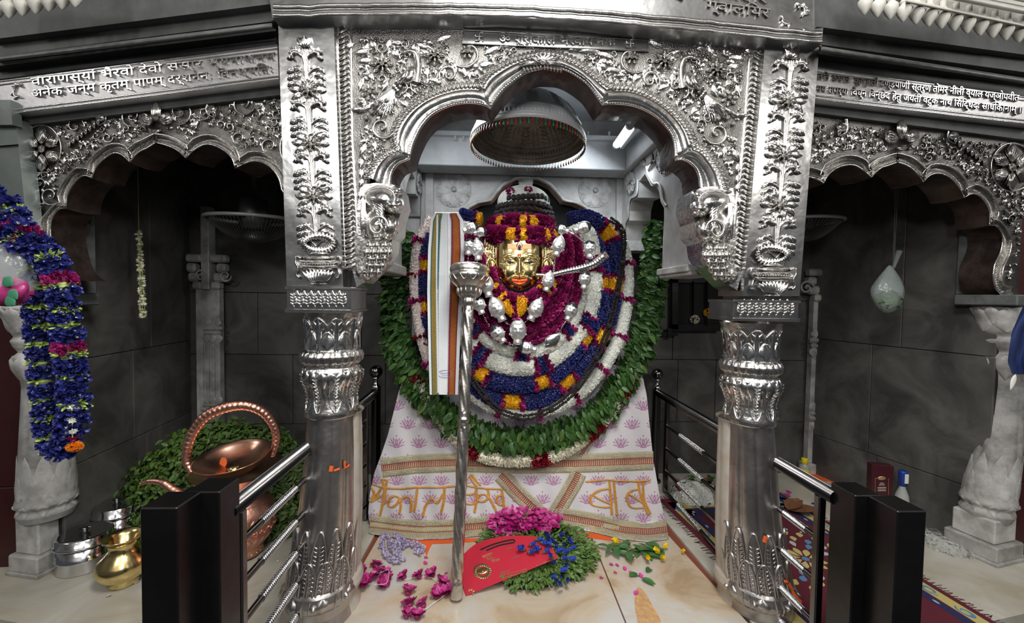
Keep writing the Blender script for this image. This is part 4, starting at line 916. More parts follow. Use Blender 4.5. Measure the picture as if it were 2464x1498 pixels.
CORE = {'white': CREAM, 'blue': mat('blue_core', (.02, .025, .11), .8), 'yellow': YEL, 'magenta': mat('magenta_core', (.16, .006, .06), .8), 'cream': CREAM, 'red': REDP, 'pink': PINKW, 'leaf': mat('leaf_core', (.012, .03, .008), .9)}
KM = {'white': (T_WHITE, [WHITE], .0088, 'white_blossoms'), 'blue': (T_BLUE, [BLUE, BLUEW], .0105, 'blue_blossoms'), 'yellow': (T_YEL, [YEL], .0075, 'marigold_band'),
      'magenta': (T_MAG, [MAG, MAG2], .0085, 'rose_petals'), 'cream': (T_TUBE, [CREAM], .0085, 'white_blossoms'), 'red': (T_RED, [REDP], .012, 'red_roses'), 'pink': (T_WHITE, [PINKW], .0088, 'white_blossoms')}
def kind_dirs(T, N, B, th):
    return np.cos(th)[:, None]*N+np.sin(th)[:, None]*B
def flower_tube(par, path3, r, kinds, seed=0, dens=1., flare=.25, sc=1.):
    """kinds: list of (fraction end, kind); one part for each stretch of one flower"""
    R_ = np.random.default_rng(seed); path = resample(path3, 120); L = plen(path); T, N, B = frames(path); s = np.linspace(0, 1, 120)
    f0 = 0.
    for f1, kd in kinds:
        tm, ms, sp, nm = KM[kd]; mb = MB(); sp = sp*sc
        i0, i1 = int(f0*119), max(int(f0*119)+1, int(math.ceil(f1*119))); tube(mb, path[i0:i1+1], r*.80, 12, len(ms))
        n = max(6, int((f1-f0)*L*2*PI*r/(sp*sp)*1.05*dens)); u = R_.uniform(f0, f1, n); th = R_.uniform(0, 2*PI, n)
        p = np.stack([np.interp(u, s, path[:, k]) for k in range(3)], 1)
        TT, NN, BB = [np.stack([np.interp(u, s, q[:, k]) for k in range(3)], 1) for q in (T, N, B)]
        d = np.cos(th)[:, None]*NN+np.sin(th)[:, None]*BB
        keep = (d[:, 1] < .45); p, TT, d = p[keep], TT[keep], d[keep]; n = len(p)
        z = d+R_.normal(0, flare, (n, 3)); z /= np.linalg.norm(z, axis=1)[:, None]
        x = np.cross(z, TT); x /= np.linalg.norm(x, axis=1)[:, None]+1e-9
        if kd != 'magenta':
            a = R_.uniform(0, 2*PI, n)[:, None]; y = np.cross(z, x); x = np.cos(a)*x+np.sin(a)*y
        y = np.cross(z, x); S_ = (R_.uniform(.8, 1.2, n)*sc)[:, None, None]
        Rs = np.stack([x, y, z], 2)*S_; scatter(mb, tm, Rs, p+d*r*.80)
        mb.build(nm, ms+[CORE[kd]], par, 'stuff'); f0 = f1
def pxpath(pts, Yf, lift=0.):
    q = smooth(pts, 60); return P(q[:, 0], q[:, 1], Yf(q[:, 0], q[:, 1])-lift)
def gY(x, y): return 2.13+.17*((x-1245)/300.)**2+.10*np.clip((800-y)/300., 0, 1)
def pat(seq, n):          # repeat a pattern [(len, kind)...] until 1
    out = []; f = 0; i = 0
    while f < 1 and i < 200:
        l, k = seq[i % len(seq)]; f = min(1, f+l); out.append((f, k)); i += 1
    out[-1] = (1., out[-1][1]); return out
PXM = .00213
GRP = 'flower garlands layered round the golden mask'
def garland(label, pts, hw, kinds, lift, seed, group=GRP, dens=1., sc=1.):
    p = pxpath(pts, gY, lift); t = thing('flower_garland', label, 'garland', p[len(p)//2], group)
    flower_tube(t, p, hw*PXM, kinds, seed, dens, .25, sc); return t
# dark body behind the garlands (the draped figure)
idol = thing('draped_idol', 'white drape printed with pink lotuses over the idol base, gold trimmed', 'idol', P(1245, 1290, 2.15))
# ------------------------------------------------------------------ the printed drape
def cY(x, y):
    x = np.asarray(x, float); y = np.asarray(y, float); return np.minimum(cY0(x, y), PZ(x+0*y, np.maximum(y, 800)+0*x, .006)[..., 1])
def cY0(x, y):
    e = np.clip(np.abs(x-1245)/360., 0, 1.2)
    return 2.085+.20*np.clip((1290-y)/430., 0, 1)+.06*e**2.4+.006*np.sin(x*.045+y*.012)+.005*np.sin(x*.11-y*.03)+.008*np.sin(x*.021+1)*np.clip((y-1100)/200, 0, 1)
SCL = depthS(cY)
ys = np.linspace(860, 1300, 56); us = np.linspace(0, 1, 90)
xl = np.interp(ys, [860, 950, 1050, 1100, 1150, 1200, 1250, 1300], [985, 958, 934, 918, 900, 890, 886, 893]); xr = np.interp(ys, [860, 950, 1050, 1100, 1200, 1250, 1300], [1536, 1556, 1566, 1571, 1588, 1600, 1606])
X = xl[:, None]+(xr-xl)[:, None]*us; Yb = np.interp(X[-1], [886, 950, 1010, 1100, 1180, 1240, 1350, 1430, 1500, 1560, 1610], [1283, 1292, 1298, 1294, 1286, 1272, 1266, 1280, 1298, 1303, 1296])
Y2 = 860+(ys[:, None]-860)*(Yb-860)/440.
def lotus_mat():
    m = mat('lotus_print_cloth', (.72, .70, .72), .75, 0, .25, 120); nt = m.node_tree; N = nt.nodes; Lk = nt.links
    def M(op, a, b=None, c=None):
        n = N.new('ShaderNodeMath'); n.operation = op
        for i, v in enumerate((a, b, c)):
            if v is None: continue
            if isinstance(v, (int, float)): n.inputs[i].default_value = v
            else: Lk.new(v, n.inputs[i])
        return n.outputs[0]
    uv = N.new('ShaderNodeUVMap'); sp = N.new('ShaderNodeSeparateXYZ'); Lk.new(uv.outputs[0], sp.inputs[0])
    u, v = sp.outputs[0], sp.outputs[1]
    row = M('FLOOR', v); par = M('MODULO', row, 2.); uu = M('ADD', u, M('MULTIPLY', par, .5))
    x = M('SUBTRACT', M('FRACT', uu), .5); y = M('SUBTRACT', M('FRACT', v), .5)   # cell: x across, y up (v grows up)
    tot = None
    def add(q):
        nonlocal tot; tot = q if tot is None else M('MAXIMUM', tot, q)
    ax = M('ABSOLUTE', x)
    def ell(cx, cy, rx, ry, ang, inner=None):
        dx = M('SUBTRACT', ax, cx); dy = M('SUBTRACT', y, cy); c, s = math.cos(ang), math.sin(ang)
        a = M('DIVIDE', M('ADD', M('MULTIPLY', dx, c), M('MULTIPLY', dy, s)), rx); b = M('DIVIDE', M('SUBTRACT', M('MULTIPLY', dy, c), M('MULTIPLY', dx, s)), ry)
        d = M('ADD', M('MULTIPLY', a, a), M('MULTIPLY', b, b)); o = M('LESS_THAN', d, 1.)
        if inner: o = M('MULTIPLY', o, M('GREATER_THAN', d, inner))
        return o
    add(ell(0, -.02, .06, .20, 0, .12)); add(ell(.09, -.02, .04, .25, -.22, .25)); add(ell(.155, -.05, .036, .25, -.48)); add(ell(.205, -.12, .036, .22, -.80, .3))
    add(ell(0, .32, .03, .055, 0)); add(ell(.05, -.29, .11, .035, .2)); add(ell(.25, -.2, .028, .12, -1.2)); add(ell(0, -.1, .02, .08, 0))
    mx = N.new('ShaderNodeMixRGB'); mx.inputs[1].default_value = (.62, .59, .61, 1); mx.inputs[2].default_value = (.36, .13, .29, 1)
    Lk.new(M('MULTIPLY', tot, .82), mx.inputs[0]); Lk.new(mx.outputs[0], N['Principled BSDF'].inputs['Base Color']); return m
LOT = lotus_mat()
mb = MB(); V = SCL(X, Y2, 0.); B = V.reshape(-1, 3)+np.array([0, .03, 0])
uvs = np.stack([(X.ravel()-900)/54., (1400-Y2.ravel())/45.], 1)
mb.add(V, gf(56, 90)); mb.build('printed_cloth', [LOT], idol, uv=uvs)
mb = MB()
box(mb, (-.52, 2.30, 0), (.70, 2.55, .95)); mb.build('plinth', [BLACK], idol)
# ribbons
GRIB = mat('gold_braid', (.62, .56, .34), .38, .45, 1, 320, .35, 220)
SRIB = mat('silver_sequins', (.75, .72, .62), .22, .8, 1, 500)
RRIB = mat('red_braid', (.33, .02, .03), .6)
ORIB = mat('orange_cord', (.72, .36, .08), .45, .2, .8, 300)
def ribbon(path, w, name='braid_trim'):
    q = resample(path, 70); T = np.gradient(q, axis=0); T /= np.linalg.norm(T, axis=1)[:, None]; n = np.stack([-T[:, 1], T[:, 0]], 1)
    if n[:, 1].mean() < 0: n = -n
    mb = MB(); fr = np.array([-1, -.9, -.36, -.3, .3, .36, .9, 1])*w/2; hh = np.array([.001, .005, .006, .004, .004, .006, .005, .001])
    Xr = q[:, 0][:, None]+n[:, 0][:, None]*fr; Yr = q[:, 1][:, None]+n[:, 1][:, None]*fr
    mb.add(SCL(Xr, Yr, hh+0*Xr), gf(70, 8), 0)
    for f in (-.78, -.62, -.46, .46, .62, .78): r_tube(mb, SCL, q+n*w/2*f+rng.normal(0, .3, q.shape), 1.1, .004, .0045, 1)
    s = int(plen(q)/4.6); qq = resample(q, s); TT = np.gradient(qq, axis=0); TT /= np.linalg.norm(TT, axis=1)[:, None]; nn = np.stack([-TT[:, 1], TT[:, 0]], 1)
    for a, b in zip(qq, nn): r_tube(mb, SCL, [a-b*w*.15, a, a+b*w*.15], 1.05, .003, .004, 2)
    for f in (-.16, .16): r_tube(mb, SCL, q+n*w*f, .9, .003, .004, 2)
    mb.build(name, [GRIB, SRIB, RRIB], idol, 'stuff')
ribbon([(919, 1126), (1000, 1116), (1100, 1112), (1250, 1116), (1400, 1114), (1560, 1108), (1572, 1108)], 46)
ribbon([(1205, 1142), (1250, 1190), (1300, 1236), (1328, 1256)], 40); ribbon([(1322, 1258), (1350, 1215), (1385, 1155), (1392, 1138)], 40)
ribbon([(1436, 1030), (1418, 1062), (1396, 1096)], 22)
hx = np.linspace(890, 1606, 40); hy = np.interp(hx, X[-1], Yb)-24
ribbon(np.stack([hx, hy], 1), 44)
# appliqued script (traced strokes)
def ST(l): return [(860+x/3.159, 1080+y/3.159) for x, y in l]
strokes = [[(125, 270), (200, 292), (330, 300), (450, 290), (600, 292), (740, 280)], [(190, 235), (205, 300), (195, 400), (170, 510)], [(225, 235), (215, 300), (205, 400), (185, 430)], [(185, 232), (230, 232)],
 [(105, 290), (125, 330), (110, 390), (160, 330), (180, 300)], [(100, 400), (140, 380), (180, 350)],
 [(240, 400), (235, 425), (262, 440), (300, 415), (318, 375), (290, 355), (255, 365), (235, 400)], [(318, 375), (330, 430), (318, 495)], [(318, 400), (345, 372), (375, 362), (405, 375), (410, 420), (402, 478)],
 [(455, 300), (447, 380), (430, 478)], [(662, 290), (658, 380), (635, 490)], [(498, 512), (515, 440), (540, 400), (570, 375), (598, 410), (620, 395), (650, 340)],
 [(815, 275), (900, 290), (1000, 300), (1095, 302)], [(855, 205), (880, 250), (905, 280)], [(872, 195), (905, 240), (935, 275)], [(855, 205), (872, 195)],
 [(905, 300), (905, 390), (890, 482)], [(820, 345), (870, 342), (900, 330)], [(820, 410), (860, 420), (900, 405)], [(820, 275), (822, 300)],
 [(990, 305), (998, 350), (975, 390), (935, 400), (915, 380), (935, 350), (970, 345), (1000, 370), (1030, 420), (1065, 492)],
 [(1098, 305), (1110, 400), (1125, 515)], [(1100, 350), (1065, 360), (1060, 395), (1085, 425), (1115, 410)],
 [(1740, 248), (1800, 240), (1900, 235), (2000, 240), (2120, 245), (2225, 235)], [(1915, 245), (1925, 350), (1935, 500)], [(1950, 250), (1958, 350), (1975, 502)],
 [(1920, 300), (1850, 310), (1790, 345), (1770, 385), (1790, 425), (1860, 440), (1930, 440)], [(1795, 350), (1850, 385), (1920, 415)],
 [(2135, 250), (2150, 340), (2190, 450), (2215, 500)], [(2170, 250), (2180, 380), (2225, 490)], [(2140, 305), (2085, 315), (2050, 350), (2055, 400), (2090, 445), (2180, 445)], [(2060, 340), (2110, 370), (2170, 410)]]
mb = MB()
for l in strokes:
    q = smooth(ST(l), max(8, int(plen(ST(l))/2.5)))
    for off in (-1.6, 1.6): r_tube(mb, SCL, q+np.array([off, off*.3])+rng.normal(0, .35, q.shape), 1.7, .006, .002)
mb.build('stitched_script', [ORIB], idol, 'stuff')
# ------------------------------------------------------------------ leaf garland
lp = [(985, 560), (968, 640), (955, 730), (962, 810), (990, 885), (1035, 950), (1100, 1005), (1180, 1042), (1262, 1052), (1345, 1036), (1425, 995), (1485, 925), (1530, 840), (1553, 750), (1562, 650), (1572, 560), (1580, 545)]
pL = pxpath(lp, gY, -.02); t = thing('leaf_garland', 'thick green leaf garland hanging outermost round the idol', 'garland', pL[30])
mb = MB(); tube(mb, resample(pL, 80), .036, 12, 1); 
T_, N_, B_ = frames(resample(pL, 400)); pr = resample(pL, 400)
def leaf_frames(n, seed):
    R_ = np.random.default_rng(seed); i = R_.integers(0, 400, n); th = R_.uniform(0, 2*PI, n); d = np.cos(th)[:, None]*N_[i]+np.sin(th)[:, None]*B_[i]
    d[:, 1] = -np.abs(d[:, 1])*.9+.1; d /= np.linalg.norm(d, axis=1)[:, None]
    c = np.array([.11, 2.2, 1.17]); out = pr[i]-c; out[:, 1] = 0; out /= np.linalg.norm(out, axis=1)[:, None]
    x = out*.75+np.array([0, -.25, -.45])+R_.normal(0, .35, (n, 3)); x /= np.linalg.norm(x, axis=1)[:, None]
    z = d+R_.normal(0, .3, (n, 3)); z -= x*(z*x).sum(1)[:, None]; z /= np.linalg.norm(z, axis=1)[:, None]
    return np.stack([x, np.cross(z, x), z], 2), pr[i]+d*(.025+R_.uniform(0, .05, n))[:, None]
Rs, Ts = leaf_frames(4200, 5); scatter(mb, T_LEAF, Rs*rng.uniform(.9, 1.75, 4200)[:, None, None], Ts)
mb.build('leaves', [LEAFM, CORE['leaf']], t, 'stuff'); mb = MB(); scatter(mb, T_LEAF, np.eye(3)[None], np.zeros((1, 3))); lm = mesh_only(mb, 'leaf', [LEAFM2]); lm2 = lm.copy(); lm2.materials.clear(); lm2.materials.append(LEAFM)
Rs, Ts = leaf_frames(300, 9); out = Ts-np.array([0, 0, 0]); 
for k in range(300):
    p = Ts[k]+np.array([0, -.022, 0]); put(lm if k % 3 == 0 else lm2, 'leaf', t, mat4(Rs[k], p, rng.uniform(1.0, 1.7)))
# ------------------------------------------------------------------ flower garlands, outer to inner
q = [(1000, 905), (1045, 985), (1095, 1052), (1150, 1092), (1200, 1106), (1265, 1108), (1330, 1098), (1385, 1070), (1440, 1025), (1490, 960), (1530, 880)]
garland('cream tuberose garland with red roses hanging lowest, below the green leaves', q, 13, [(.03, 'red'), (.27, 'cream'), (.33, 'red'), (.50, 'cream'), (.56, 'red'), (.70, 'cream'), (.77, 'red'), (.88, 'cream'), (.95, 'red'), (1, 'cream')], .02, 1, None, 1.1)
q = [(1402, 530), (1445, 533), (1480, 560), (1503, 610), (1510, 680), (1502, 760), (1482, 830), (1442, 895), (1395, 945), (1330, 982), (1255, 992), (1190, 980), (1150, 955), (1125, 930)]
garland('white blossom garland along the right edge, just inside the green leaves', q, 18, pat([(.10, 'white'), (.012, 'magenta')], 1), .08, 2, None, 1)
q = [(1040, 525), (1012, 575), (1000, 640), (1000, 700), (1008, 760), (1016, 810), (1030, 860), (1040, 885)]
garland('pinkish white blossom garland along the left edge, beside the white shawl', q, 16, pat([(.15, 'pink'), (.03, 'magenta'), (.2, 'pink'), (.02, 'red')], 1), .05, 3, None)
q = [(1030, 560), (1022, 620), (1020, 700), (1024, 780), (1030, 840)]
garland('narrow blue blossom garland showing left of the white shawl', q, 11, pat([(.2, 'blue'), (.04, 'magenta'), (.09, 'yellow'), (.03, 'magenta')], 1), .04, 4, None)
SEQB = [(.105, 'blue'), (.012, 'magenta'), (.042, 'yellow'), (.012, 'magenta')]
q = [(1372, 535), (1410, 527), (1448, 548), (1474, 592), (1479, 660), (1470, 730), (1448, 800), (1412, 858), (1370, 902), (1312, 950), (1250, 962), (1185, 950), (1145, 922), (1112, 888)]
garland('outermost of the two long blue garlands, banded with marigold', q, 23, pat(SEQB, 1), .10, 5, None)
q = [(1415, 570), (1438, 615), (1442, 680), (1433, 740), (1410, 798), (1374, 850), (1328, 902), (1258, 922), (1190, 912), (1140, 882), (1110, 850)]
garland('inner of the two long blue garlands, banded with marigold', q, 23, pat([(.06, 'blue')]+SEQB, 1), .13, 6, None)
SEQW = [(.17, 'white'), (.014, 'magenta'), (.03, 'blue'), (.014, 'magenta')]
q = [(1372, 570), (1408, 560), (1424, 610), (1428, 680), (1418, 745), (1390, 800), (1345, 850), (1285, 878), (1215, 878), (1160, 850), (1125, 815), (1110, 790)]
garland('outer of the two thick white garlands, split by thin blue bands', q, 27, pat(SEQW, 1), .14, 7, None)
q = [(1395, 700), (1378, 770), (1340, 815), (1285, 845), (1230, 838), (1180, 820), (1145, 780), (1128, 730)]
garland('inner of the two thick white garlands, just below the crimson ones', q, 23, pat([(.22, 'white'), (.016, 'magenta'), (.04, 'blue'), (.016, 'magenta')], 1), .15, 8, None)
q = [(1125, 560), (1130, 620), (1135, 690), (1160, 750), (1200, 795), (1250, 808), (1305, 795), (1350, 755), (1378, 700), (1385, 630), (1372, 570)]
garland('outermost of the three crimson rose-petal garlands', q, 17, [(1, 'magenta')], .19, 9, None, 1.2)
q = [(1142, 590), (1150, 650), (1165, 710), (1200, 760), (1250, 778), (1300, 765), (1338, 725), (1356, 660), (1358, 590), (1345, 560)]
garland('middle of the three crimson rose-petal garlands', q, 17, [(1, 'magenta')], .215, 10, None, 1.2)
q = [(1168, 650), (1176, 676), (1190, 702), (1214, 722), (1250, 731), (1286, 722), (1308, 700), (1322, 676), (1332, 650)]
garland('innermost crimson garland under the chin, with marigold bands', q, 19, [(.16, 'magenta'), (.22, 'yellow'), (.30, 'magenta'), (.35, 'yellow'), (.46, 'magenta'), (.505, 'yellow'), (.525, 'magenta'), (.57, 'yellow'), (.64, 'magenta'), (.75, 'magenta'), (.80, 'yellow'), (.84, 'magenta'), (.9, 'yellow'), (1, 'magenta')], .265, 11, None, 1.2)
q = [(1215, 725), (1232, 752), (1252, 748), (1258, 722)]
garland('small marigold tassel hanging below the golden chin', q, 9, [(.45, 'yellow'), (.55, 'magenta'), (1, 'yellow')], .30, 12, None, 1.3)
q = [(1105, 520), (1130, 528), (1160, 530)]
garland('short blue garland end with marigold left of the turban', q, 20, [(.2, 'blue'), (.4, 'blue'), (.75, 'blue'), (.8, 'magenta'), (1, 'yellow')], .10, 13, None)
q = [(1118, 540), (1125, 560), (1120, 610), (1122, 650)]
garland('white blossom garland stub between shawl and mask', q, 18, [(.4, 'white'), (.5, 'blue'), (.8, 'magenta'), (1, 'white')], .13, 14, None)
# ------------------------------------------------------------------ head: cap of blossoms, bead coils, petal turban
def hY(x, y): return 2.10+.0*x+.05*((x-1256)/70.)**2
t = thing('blossom_cap', 'white blossom cap with crimson tufts crowning the bead coils', 'cap', P(1260, 470, 2.13))
mb = MB(); c = P(1260, 488, 2.17); n = 900; R_ = np.random.default_rng(8); u = R_.normal(size=(n, 3)); u /= np.linalg.norm(u, axis=1)[:, None]; u[:, 2] = np.abs(u[:, 2]); u[:, 1] = -np.abs(u[:, 1])
e = np.array([.130, .09, .085]); ball(mb, c, e*.80, 1, 10, 20); zz = u/e; zz /= np.linalg.norm(zz, axis=1)[:, None]; x = np.cross(zz, R_.normal(size=(n, 3))); x /= np.linalg.norm(x, axis=1)[:, None]
scatter(mb, T_WHITE, np.stack([x, np.cross(zz, x), zz], 2)*1.9, c+u*e); mb.build('white_blossoms', [WHITE, CREAM], t, 'stuff')
for (x, y) in ((1228, 460), (1271, 458)):
    mb = MB(); c2 = P(x, y, 2.095); n = 60; u = R_.normal(size=(n, 3)); u /= np.linalg.norm(u, axis=1)[:, None]; xx = np.cross(u, R_.normal(size=(n, 3))); xx /= np.linalg.norm(xx, axis=1)[:, None]
    scatter(mb, T_MAG, np.stack([xx, np.cross(u, xx), u], 2)*.7, c2+u*.012); mb.build('crimson_tuft', [MAG, MAG2], t, 'stuff')
# rough dark seed beads
BEAD = mat('seed_bead', (.016, .012, .011), .7, 0, 1, 420, .5, 200); THR = mat('maroon_thread', (.035, .008, .012), .8)
mb = MB(); th = np.arange(14)*2*PI/14; ph = np.linspace(0, PI, 9); rr = (1+.09*np.sign(np.sin(th*5))[None, :]*np.ones((9, 1)))*(1+.06*np.cos(ph*9))[:, None]
V = np.stack([np.cos(ph)[:, None]*np.ones(14)*.92*rr, np.sin(ph)[:, None]*np.cos(th)*rr, np.sin(ph)[:, None]*np.sin(th)*rr], -1); mb.add(V, gf(9, 14, False, True)); bead_me = mesh_only(mb, 'bead', [BEAD])
t = thing('seed_bead_coils', 'five tight coils of rough dark seed beads above the petal turban', 'beads', P(1258, 520, 2.12))
mb = MB()
for k, (yr, x0, x1) in enumerate(((482, 1206, 1318), (498, 1199, 1323), (511, 1194, 1327), (524, 1189, 1330), (538, 1186, 1334))):
    xs = np.linspace(x0, x1, 200); cxm = (x0+x1)/2; hwm = (x1-x0)/2; a = np.linspace(-PI*.56, PI*.56, 18)
    c = P(cxm, yr+3, 2.19); rx = hwm*.00214; pts = np.stack([c[0]+np.sin(a)*rx, c[1]-np.cos(a)*.115, c[2]+.006*np.sin(a*3+k)+0*a], 1)
    tube(mb, pts, .012, 8)
    for i, p in enumerate(pts):
        tg = unit(np.gradient(pts, axis=0)[i]); Rb = frame(tg)[:, [2, 0, 1]]; put(bead_me, 'bead', t, mat4(Rb@rotx(rng.uniform(0, 6)), p+rng.normal(0, .0012, 3), .0158+.001*rng.random()))
lathe(mb, [(.02, .05), (.115, .045), (.125, 0), (.132, -.1), (.1, -.12)], P(1259, 510, 2.20), None, 24); mb.build('thread', [THR], t)
t = thing('petal_turban', 'two-roll crimson petal turban with marigold bands on the golden head', 'turban', P(1255, 560, 2.05))
def roll(y0, dy, x0, x1, kinds, sd, r, Y0):
    a = np.linspace(-PI*.5, PI*.5, 40); c = P((x0+x1)/2, y0, Y0+.10); rx = (x1-x0)/2*.00208
    pts = np.stack([c[0]+np.sin(a)*rx, c[1]-np.cos(a)*.13, c[2]-dy*np.cos(a)+.0*a], 1); flower_tube(t, pts, r, kinds, sd, 1.25)
roll(545, .0, 1186, 1322, [(.22, 'magenta'), (.30, 'yellow'), (.46, 'magenta'), (.535, 'yellow'), (.555, 'magenta'), (.64, 'yellow'), (.80, 'magenta'), (.88, 'magenta'), (1, 'yellow')], 21, .036, 2.05)
roll(565, .022, 1180, 1330, [(.34, 'magenta'), (.43, 'yellow'), (.465, 'magenta'), (.53, 'yellow'), (.70, 'magenta'), (.76, 'yellow'), (.80, 'magenta'), (.88, 'yellow'), (1, 'magenta')], 22, .036, 1.945)
# ------------------------------------------------------------------ the golden mask
def face_mb(nx=110, ny=130):
    u = np.linspace(-1, 1, nx)[None, :]; v = np.linspace(-1, 1.02, ny)[:, None]       # v down
    # outline half-width by v
    hw = np.interp(v, [-1, -.6, -.1, .3, .6, .8, .93, 1.02], [.88, .97, 1.0, .97, .86, .68, .42, .04])
    x = u*hw; y = v+0*u
    h = (1-np.abs(u)**2.6)**.5*(1-np.clip(np.abs(v+.05), 0, 1.06)**3*.30)*.62
    G = lambda cx, cy, sx, sy, a=1.: a*np.exp(-((x-cx)/sx)**2-((y-cy)/sy)**2)
    for s in (-1, 1):
        h += -G(s*.42, -.13, .24, .10, .09)+G(s*.42, -.13, .17, .065, .10)     # socket and eyeball
        h += G(s*.42, -.32, .36, .045, .045)+G(s*.55, .28, .28, .25, .05)+G(s*.13, .33, .06, .06, .10)
    nose = np.exp(-(x/(.055+.05*np.clip(y+.2, 0, 1)))**2)*np.interp(y, [-.45, -.25, .0, .30, .37, .42, 1], [0, .05, .13, .26, .24, 0, 0]); h += nose
    h += G(0, .66, .25, .05, -.03)+G(0, .84, .28, .13, .08)+G(0, -.62, .6, .3, .03)
    return x, y, h
FX, FY, FH = face_mb(); t = thing('golden_mask', 'polished golden deity mask with moustache, orange lips and jewelled side wings', 'mask', P(1250, 700, 2.0))
FC = (1250., 637.); FW, FHt = 57., 62.; FYD = 1.95
def SF(x, y, w=0.): return P(x, y, FYD-np.asarray(w, float)+0*np.asarray(x, float))
mb = MB(); mb.add(SF(FC[0]+FX*FW, FC[1]+FY*FHt, FH*.115), gf(*FX.shape)); mb.build('face', [GOLD], t)
from numpy import interp
def fh(u, v):      # height of the face at normalised (u,v)
    i = np.clip((np.asarray(v)+1)/2.02*(FX.shape[0]-1), 0, FX.shape[0]-1).astype(int)
    hw = np.interp(v, [-1, -.6, -.1, .3, .6, .8, .93, 1.02], [.88, .97, 1.0, .97, .86, .68, .42, .04]); j = np.clip((np.asarray(u)/hw+1)/2*(FX.shape[1]-1), 0, FX.shape[1]-1).astype(int)
    return FH[i, j]*.115
def ftube(mb, l, r, h, m=0, lift=-.001, n=24):
    q = smooth(l, n); X_ = FC[0]+q[:, 0]*FW; Y_ = FC[1]+q[:, 1]*FHt; base = fh(q[:, 0], q[:, 1])
    T = np.gradient(np.stack([X_, Y_], 1), axis=0); T /= np.linalg.norm(T, axis=1)[:, None]+1e-9; r = np.broadcast_to(r, (n,)); h = np.broadcast_to(h, (n,)); a = np.linspace(-PI/2, PI/2, 9)
    mb.add(SF(X_[:, None]-T[:, 1][:, None]*np.sin(a)*r[:, None], Y_[:, None]+T[:, 0][:, None]*np.sin(a)*r[:, None], base[:, None]+lift+h[:, None]*np.cos(a)), gf(n, 9), m)
mb = MB()
ta = np.sin(np.linspace(.05, 1, 24)*PI*.5)
for s in (-1, 1):
    ftube(mb, [(s*.02, .44), (s*.22, .44), (s*.48, .55), (s*.68, .60), (s*.80, .52), (s*.83, .42), (s*.77, .38)], np.linspace(5.5, 1.8, 24), np.linspace(.013, .006, 24), 0)
mb.build('moustache', [GOLD], t)
mb = MB()
for s in (-1, 1):
    ftube(mb, [(s*.05, -.27), (s*.22, -.42), (s*.50, -.46), (s*.78, -.34), (s*.88, -.22)], 1.0, .004); ftube(mb, [(s*.10, -.22), (s*.26, -.34), (s*.5, -.38), (s*.74, -.28)], .7, .003)
    ftube(mb, [(s*.17, -.10), (s*.30, -.22), (s*.46, -.25), (s*.62, -.19), (s*.80, -.07)], 1.0, .004); ftube(mb, [(s*.17, -.10), (s*.30, -.02), (s*.46, .01), (s*.64, -.02), (s*.86, -.05)], .9, .004)
    ftube(mb, [(s*.20, .30), (s*.16, .37), (s*.05, .40)], 1.3, .006)
mb.build('brow_and_lid_line', [GOLD], t)
LIP = mat('orange_lips', (.86, .11, .01), .3)
mb = MB(); ftube(mb, [(-.34, .58), (-.18, .60), (-.06, .61), (0, .625), (.06, .61), (.18, .60), (.34, .58)], np.array([.6]+[3.2]*22+[.6]), .010, 0, .002); ftube(mb, [(-.30, .62), (-.16, .70), (0, .735), (.16, .70), (.30, .62)], np.concatenate([np.linspace(.6, 4.4, 12), np.linspace(4.4, .6, 12)]), .012, 0, .002); mb.build('lips', [LIP], t)
for s in (-1, 1):
    mb = MB(); X0 = FC[0]+s*.42*FW+1; Y0 = FC[1]-.125*FHt
    S_ = lambda x, y, w=0.: SF(x, y, np.asarray(w)+fh(s*.42, -.125)-.001)
    r_dome(mb, S_, X0, Y0, 5.4, 5.6, .0035, 0, 0, 0, 20, 4); r_dome(mb, S_, X0-1, Y0-1.6, 1.3, 1.3, .006, 0, 0, 1, 8, 3); mb.build('pupil', [mat('dark_enamel', (.035, .025, .03), .12, coat=1), STEELC], t)
mb = MB()
def fpatch(mb, pg, w, m=0):
    pg = np.array(pg, float); q = resample(np.vstack([pg, pg[:1]]), 30)[:-1]; c = q.mean(0); V = [SF(FC[0]+c[0]*FW, FC[1]+c[1]*FHt, fh(c[0], c[1])+w)]
    for f in (.5, 1.):
        z = c+(q-c)*f; V += list(SF(FC[0]+z[:, 0]*FW, FC[1]+z[:, 1]*FHt, fh(z[:, 0], z[:, 1])+w))
    n = len(q); F_ = [(0, 1+i, 1+(i+1) % n) for i in range(n)]+[(1+i, 1+n+i, 1+n+(i+1) % n, 1+(i+1) % n) for i in range(n)]; mb.add(np.array(V), F_, m)
SAND = mat('sandal_paste', (.72, .40, .18), .6); MAROON = mat('maroon_gem', (.09, .006, .015), .08, coat=1)
fpatch(mb, [(-.50, -.82), (.50, -.82), (.50, -.62), (-.50, -.62)], .0022); mb.build('paste_stripe', [SAND], t)
mb = MB(); S_ = lambda x, y, w=0.: SF(x, y, np.asarray(w)+fh(0., -.7)); r_dome(mb, S_, 1250, 594, 8, 13, .006, 0, 0, 0, 20, 4); mb.build('gem_setting', [GOLDR], t)
mb = MB(); r_dome(mb, S_, 1250, 594, 4.2, 7.5, .012, 0, 0, 0, 20, 6); mb.build('gem', [MAROON], t)
mb = MB(); S_ = lambda x, y, w=0.: SF(x, y, np.asarray(w)+fh(0., -.36)); r_dome(mb, S_, 1249, 614, 4.6, 4.6, .004, 0, 0, 0, 16, 3); mb.build('brow_dot', [LIP], t)
